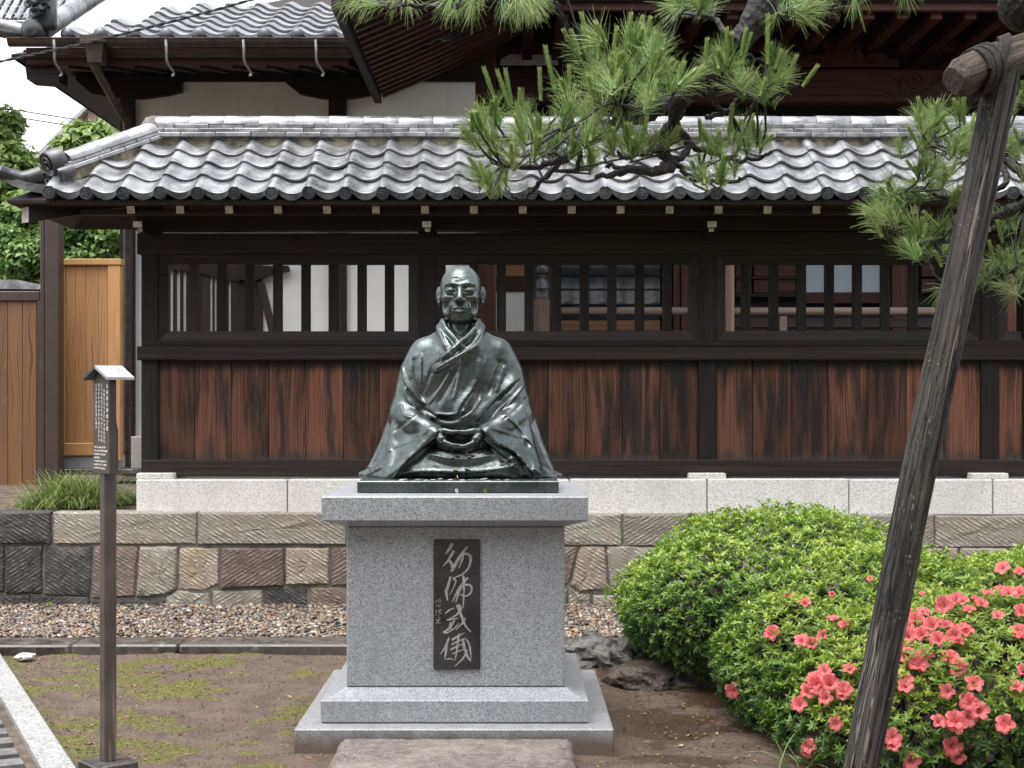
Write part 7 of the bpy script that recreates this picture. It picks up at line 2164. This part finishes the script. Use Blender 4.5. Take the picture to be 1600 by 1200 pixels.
tree("leafy_tree", "loose bright green tree at the left edge in front of the sky", tuple(P(-40, 650, 20))[:2] + (0.7,), [blob(-20, 230, 20, 42), blob(20, 260, 20, 44), blob(-10, 310, 20, 55), blob(48, 330, 19.5, 42), blob(10, 190, 20.5, 26), blob(30, 400, 19.5, 55), blob(-30, 420, 20, 60)], 9000, 0.13, 5, 0.9)
tree("leafy_tree", "pale-leaved tree in front of the pink house, above the hip of the fence roof", tuple(P(140, 650, 27))[:2] + (0.7,), [blob(140, 222, 27, 38), blob(110, 240, 27, 30), blob(172, 228, 27, 26), blob(92, 262, 27, 24), blob(150, 262, 27, 40)], 3600, 0.22, 7, 0.85)
tree("leafy_tree", "dense dark green tree behind the brown gate post and cedar panel", tuple(P(130, 650, 17))[:2] + (0.7,), [blob(120, 350, 17, 36), blob(165, 370, 17, 36), blob(85, 390, 17, 40), blob(140, 410, 17, 44), blob(185, 350, 17.5, 24), blob(40, 405, 17, 38), blob(10, 380, 17.2, 34), blob(100, 440, 17, 40)], 9000, 0.085, 9, 0.7)

for k, (x_, y_) in enumerate(((-9.6, 19.0), (-12.6, 18.2))):
    tree("leafy_tree", "bushy green tree beyond the gate, past the left edge of the picture", (x_, y_, 0.7), [(x_, y_, 3.4, 1.7), (x_ + 0.9, y_, 4.6, 1.4), (x_ - 0.9, y_, 4.4, 1.4), (x_, y_, 2.0, 1.6)], 4500, 0.15, 60 + k, 0.6, "trees left of the gate")
# ---- tall unseen trees added behind the camera to darken front light on the bronze
for k, (x_, y_, h_) in enumerate(((-13, -9, 12.5), (-7.8, -7.8, 13.5), (-2.8, -8.6, 14.0), (2.6, -7.8, 13.2), (8.0, -8.4, 13.8), (13.5, -8, 12.8))):
    tree("added_shade_tree", "tall dark tree added unseen behind the camera to dim the front light", (x_, y_, 0), [(x_, y_, h_ * 0.30, 3.0), (x_ + 1.2, y_ + 0.4, h_ * 0.5, 3.1), (x_ - 1.3, y_ - 0.3, h_ * 0.6, 3.0), (x_, y_, h_ * 0.8, 2.8), (x_ + 0.3, y_, 1.6, 2.2)], 5200, 0.42, 40 + k, 0.25, "added trees behind the camera")

# ---- grass clumps on the terrace
MAT_GRASS = leaf_mat("arching_grass", [(0.0, (0.06, 0.10, 0.025)), (0.5, (0.17, 0.24, 0.06)), (0.8, (0.33, 0.39, 0.13)), (1.0, (0.50, 0.50, 0.24))], 0.5, 0.3)
def grass(label, cx, cy, cz_, n, rx, ry, L, seed, cat="grass"):
    t = thing("grass_clump", label, cat, (cx, cy, cz_))
    r = np.random.default_rng(seed)
    base = np.stack([cx + r.normal(0, rx * 0.55, n), cy + r.normal(0, ry * 0.55, n), np.full(n, cz_) - 0.01], -1)
    a = r.uniform(0, 6.28, n); lean = r.uniform(0.3, 1.2, n); ln = L * r.uniform(0.6, 1.15, n)
    d0 = np.stack([np.cos(a) * lean, np.sin(a) * lean, np.ones(n)], -1); d0 = unit(d0)
    side = unit(np.cross(d0, np.array([0, 0, 1.0]) + r.normal(0, 0.1, (n, 3))))
    rows = []
    pos = base.copy(); d = d0.copy()
    for k in range(6):
        wdt = 0.004 * (1 - (k / 5.0) ** 2 * 0.9)
        rows += [pos + side * wdt, pos - side * wdt]
        pos = pos + d * (ln / 5)[:, None]; d = unit(d + np.array([0, 0, -0.42]) * (0.5 + 0.5 * lean[:, None]))
    v = np.stack(rows, 1); i0 = 12 * np.arange(n)[:, None]
    f = np.concatenate([i0 + np.array([[2 * k, 2 * k + 1, 2 * k + 3, 2 * k + 2]]) for k in range(5)])
    me = np_mesh("blades", v.reshape(-1, 3), f)
    at = me.attributes.new("tint", 'FLOAT', 'POINT'); at.data.foreach_set("value", np.repeat(np.clip(r.normal(0.55, 0.2, n), 0, 1), 12).astype(np.float32))
    stuff(put("blades", me, MAT_GRASS, t))
g1 = P(112, 765, 10.75); grass("large arching clump of grass on the terrace in front of the cedar panel", g1.x + 0.03, 10.75, 0.75, 2000, 0.22, 0.24, 0.33, 1)
g2 = P(62, 775, 10.6); grass("smaller pale grass tuft on the terrace near the gate", g2.x, 10.62, 0.73, 420, 0.12, 0.10, 0.18, 2)
g3 = P(198, 760, 10.9); grass("thin grass tuft on the terrace beside the fence footing", g3.x, 10.95, 0.75, 160, 0.12, 0.15, 0.16, 3)
g4 = P(1222, 1190, 5.95); grass("few long green blades of grass at the front of the azalea", g4.x + 0.03, 5.85, 0.0, 12, 0.05, 0.05, 0.32, 6)
g5 = P(80, 936, 10.15); grass("tiny weed sprouting at the foot of the stone wall", g5.x, 10.12, 0.07, 40, 0.03, 0.03, 0.07, 7, "weed")

# ---- garden rocks
def rock(label, c, r, seed, mat):
    import bmesh
    bm = bmesh.new(); bmesh.ops.create_icosphere(bm, subdivisions=4, radius=1.0)
    v = np.array([tuple(q.co) for q in bm.verts])
    k = 1 + 0.2 * noise3(v, seed, 2.2) + 0.22 * np.abs(noise3(v, seed + 1, 4)) - 0.16 * np.abs(noise3(v * np.array([1, 1, 2.5]), seed + 2, 6)) - 0.05 * np.abs(noise3(v, seed + 3, 18))
    v = v * k[:, None] * np.array(r) + np.array(c)
    for q, p in zip(bm.verts, v): q.co = p
    me = bpy.data.meshes.new("garden_rock"); bm.to_mesh(me); bm.free(); shade(me, 28)
    tag(put("garden_rock", me, mat), label, "rock")
def rock_mat():
    q = NT("wet_dark_schist")
    n = q.noise(q.pos(), 9, 6, 0.7); s_ = q.noise(q.scaled((9, 9, 34)), 1, 5, 0.65, 0.6); 
    col = q.mix(q.mapr(s_, 0.36, 0.62), (0.03, 0.026, 0.023), (0.16, 0.15, 0.14))
    col = q.mix(q.mapr(n, 0.58, 0.7, 0, 0.7), col, (0.36, 0.35, 0.33))
    return q.done(col, 0.32, 0, q.bump(q.math('ADD', n, s_), 0.9, 0.03))
MAT_ROCK = rock_mat()
c = P(930, 1040, 8.15); rock("pale-veined wet grey rock beside the plinth base", (c.x, 8.2, 0.06), (0.2, 0.2, 0.13), 3, MAT_ROCK)
c = P(975, 1040, 8.0); rock("upright striped grey rock between the plinth and the azalea", (c.x + 0.02, 8.0, 0.05), (0.15, 0.2, 0.14), 8, MAT_ROCK)
c = P(1030, 1066, 7.6); rock("low dark brown rock half under the azalea", (c.x, 7.55, 0.03), (0.26, 0.2, 0.12), 14, blotchy("wet_brown_rock", (0.035, 0.026, 0.02), (0.10, 0.075, 0.058), 8, 0.3, 60, 0.7, 0.02))
c = P(40, 1027, 8.3); rock("flat pale pebble stone on the moss near the path edging", (c.x, 8.3, 0.035), (0.055, 0.05, 0.02), 23, MAT_GRAN_PALE)

# ---- moss: tiny shoots standing on the mossy patches
r = np.random.default_rng(91); n = 60000
x = r.uniform(-3.1, 0.9, n); y = r.uniform(5.2, 8.48, n); k = moss_at(x, y)
ok = (r.random(n) < k * 0.6) & ((x - u0.x) * (-dn.x) + (y - u0.y) * (-dn.y) > 0.01) & ~((np.abs(x - PX) < 0.69) & (y > 6.08) & (y < 7.5))
x, y = x[ok], y[ok]; n = len(x)
p = np.stack([x, y, soil_z(x, y) - 0.002], -1); a = r.uniform(0, 6.28, n)
MAT_MOSS = leaf_mat("moss_shoots", [(0.0, (0.05, 0.06, 0.01)), (0.5, (0.14, 0.145, 0.022)), (1.0, (0.31, 0.30, 0.05))], 0.7, 0.25)
me = leaves_mesh("moss", p, np.stack([np.cos(a) * 0.7, np.sin(a) * 0.7, np.full(n, 0.8)], -1), np.stack([-np.cos(a), -np.sin(a), np.ones(n)], -1), r.uniform(0.006, 0.014, n), r.uniform(0.0018, 0.0035, n), np.clip(r.normal(0.5, 0.2, n), 0, 1))
tag(stuff(put("moss", me, MAT_MOSS)), "yellow-green moss growing in patches on the soil left of the plinth", "moss")

# ---- fallen leaves and petals on the ground
q = NT("fallen_leaves"); i_ = q.island()
MAT_FALL = q.done(q.ramp(i_, [(0.0, (0.16, 0.035, 0.02)), (0.3, (0.30, 0.17, 0.06)), (0.55, (0.10, 0.06, 0.035)), (0.75, (0.34, 0.30, 0.10)), (0.95, (0.30, 0.08, 0.06))]), 0.5)
r = np.random.default_rng(31); n = 900
x = r.uniform(-3.0, 1.3, n); y = 5.3 + 3.15 * r.random(n)
cl_ = [(-1.75, 7.9, 0.15), (-2.2, 6.6, 0.2), (-2.0, 6.2, 0.15), (0.75, 7.2, 0.2), (0.9, 6.6, 0.2), (0.8, 6.2, 0.2), (-2.75, 8.35, 0.15), (-1.6, 5.7, 0.2)]
for k in range(420):
    c = cl_[k % len(cl_)]; x[k] = c[0] + r.normal(0, c[2]); y[k] = c[1] + r.normal(0, c[2])
ok = (y < 8.45) & ((x - u0.x) * (-dn.x) + (y - u0.y) * (-dn.y) > 0.03) & ~((np.abs(x - PX) < 0.72) & (y > 6.05) & (y < 7.5))
x, y = x[ok], y[ok]; n = len(x)
a = r.uniform(0, 6.28, n)
p = np.stack([x, y, soil_z(x, y) + 0.006], -1)
me = leaves_mesh("fallen_leaves", p, np.stack([np.cos(a), np.sin(a), r.normal(0, 0.15, n)], -1), np.stack([r.normal(0, 0.3, n), r.normal(0, 0.3, n), np.ones(n)], -1), r.uniform(0.012, 0.034, n), r.uniform(0.003, 0.009, n), r.random(n))
tag(stuff(put("fallen_leaves", me, MAT_FALL)), "small fallen leaves and petals scattered over the garden soil", "leaf litter")
gx_ = np.random.default_rng(5); n = 60
p = np.stack([gx_.uniform(-4.4, 1.2, n), gx_.uniform(8.85, 10.0, n), np.full(n, 0.088)], -1); a = gx_.uniform(0, 6.28, n)
me = leaves_mesh("fallen_leaves", p, np.stack([np.cos(a), np.sin(a), gx_.normal(0, 0.2, n)], -1), np.stack([gx_.normal(0, 0.3, n), gx_.normal(0, 0.3, n), np.ones(n)], -1), gx_.uniform(0.03, 0.07, n), gx_.uniform(0.01, 0.02, n), gx_.random(n))
tag(stuff(put("fallen_leaves", me, MAT_FALL)), "red and brown dead leaves lying on the pebble gravel", "leaf litter")
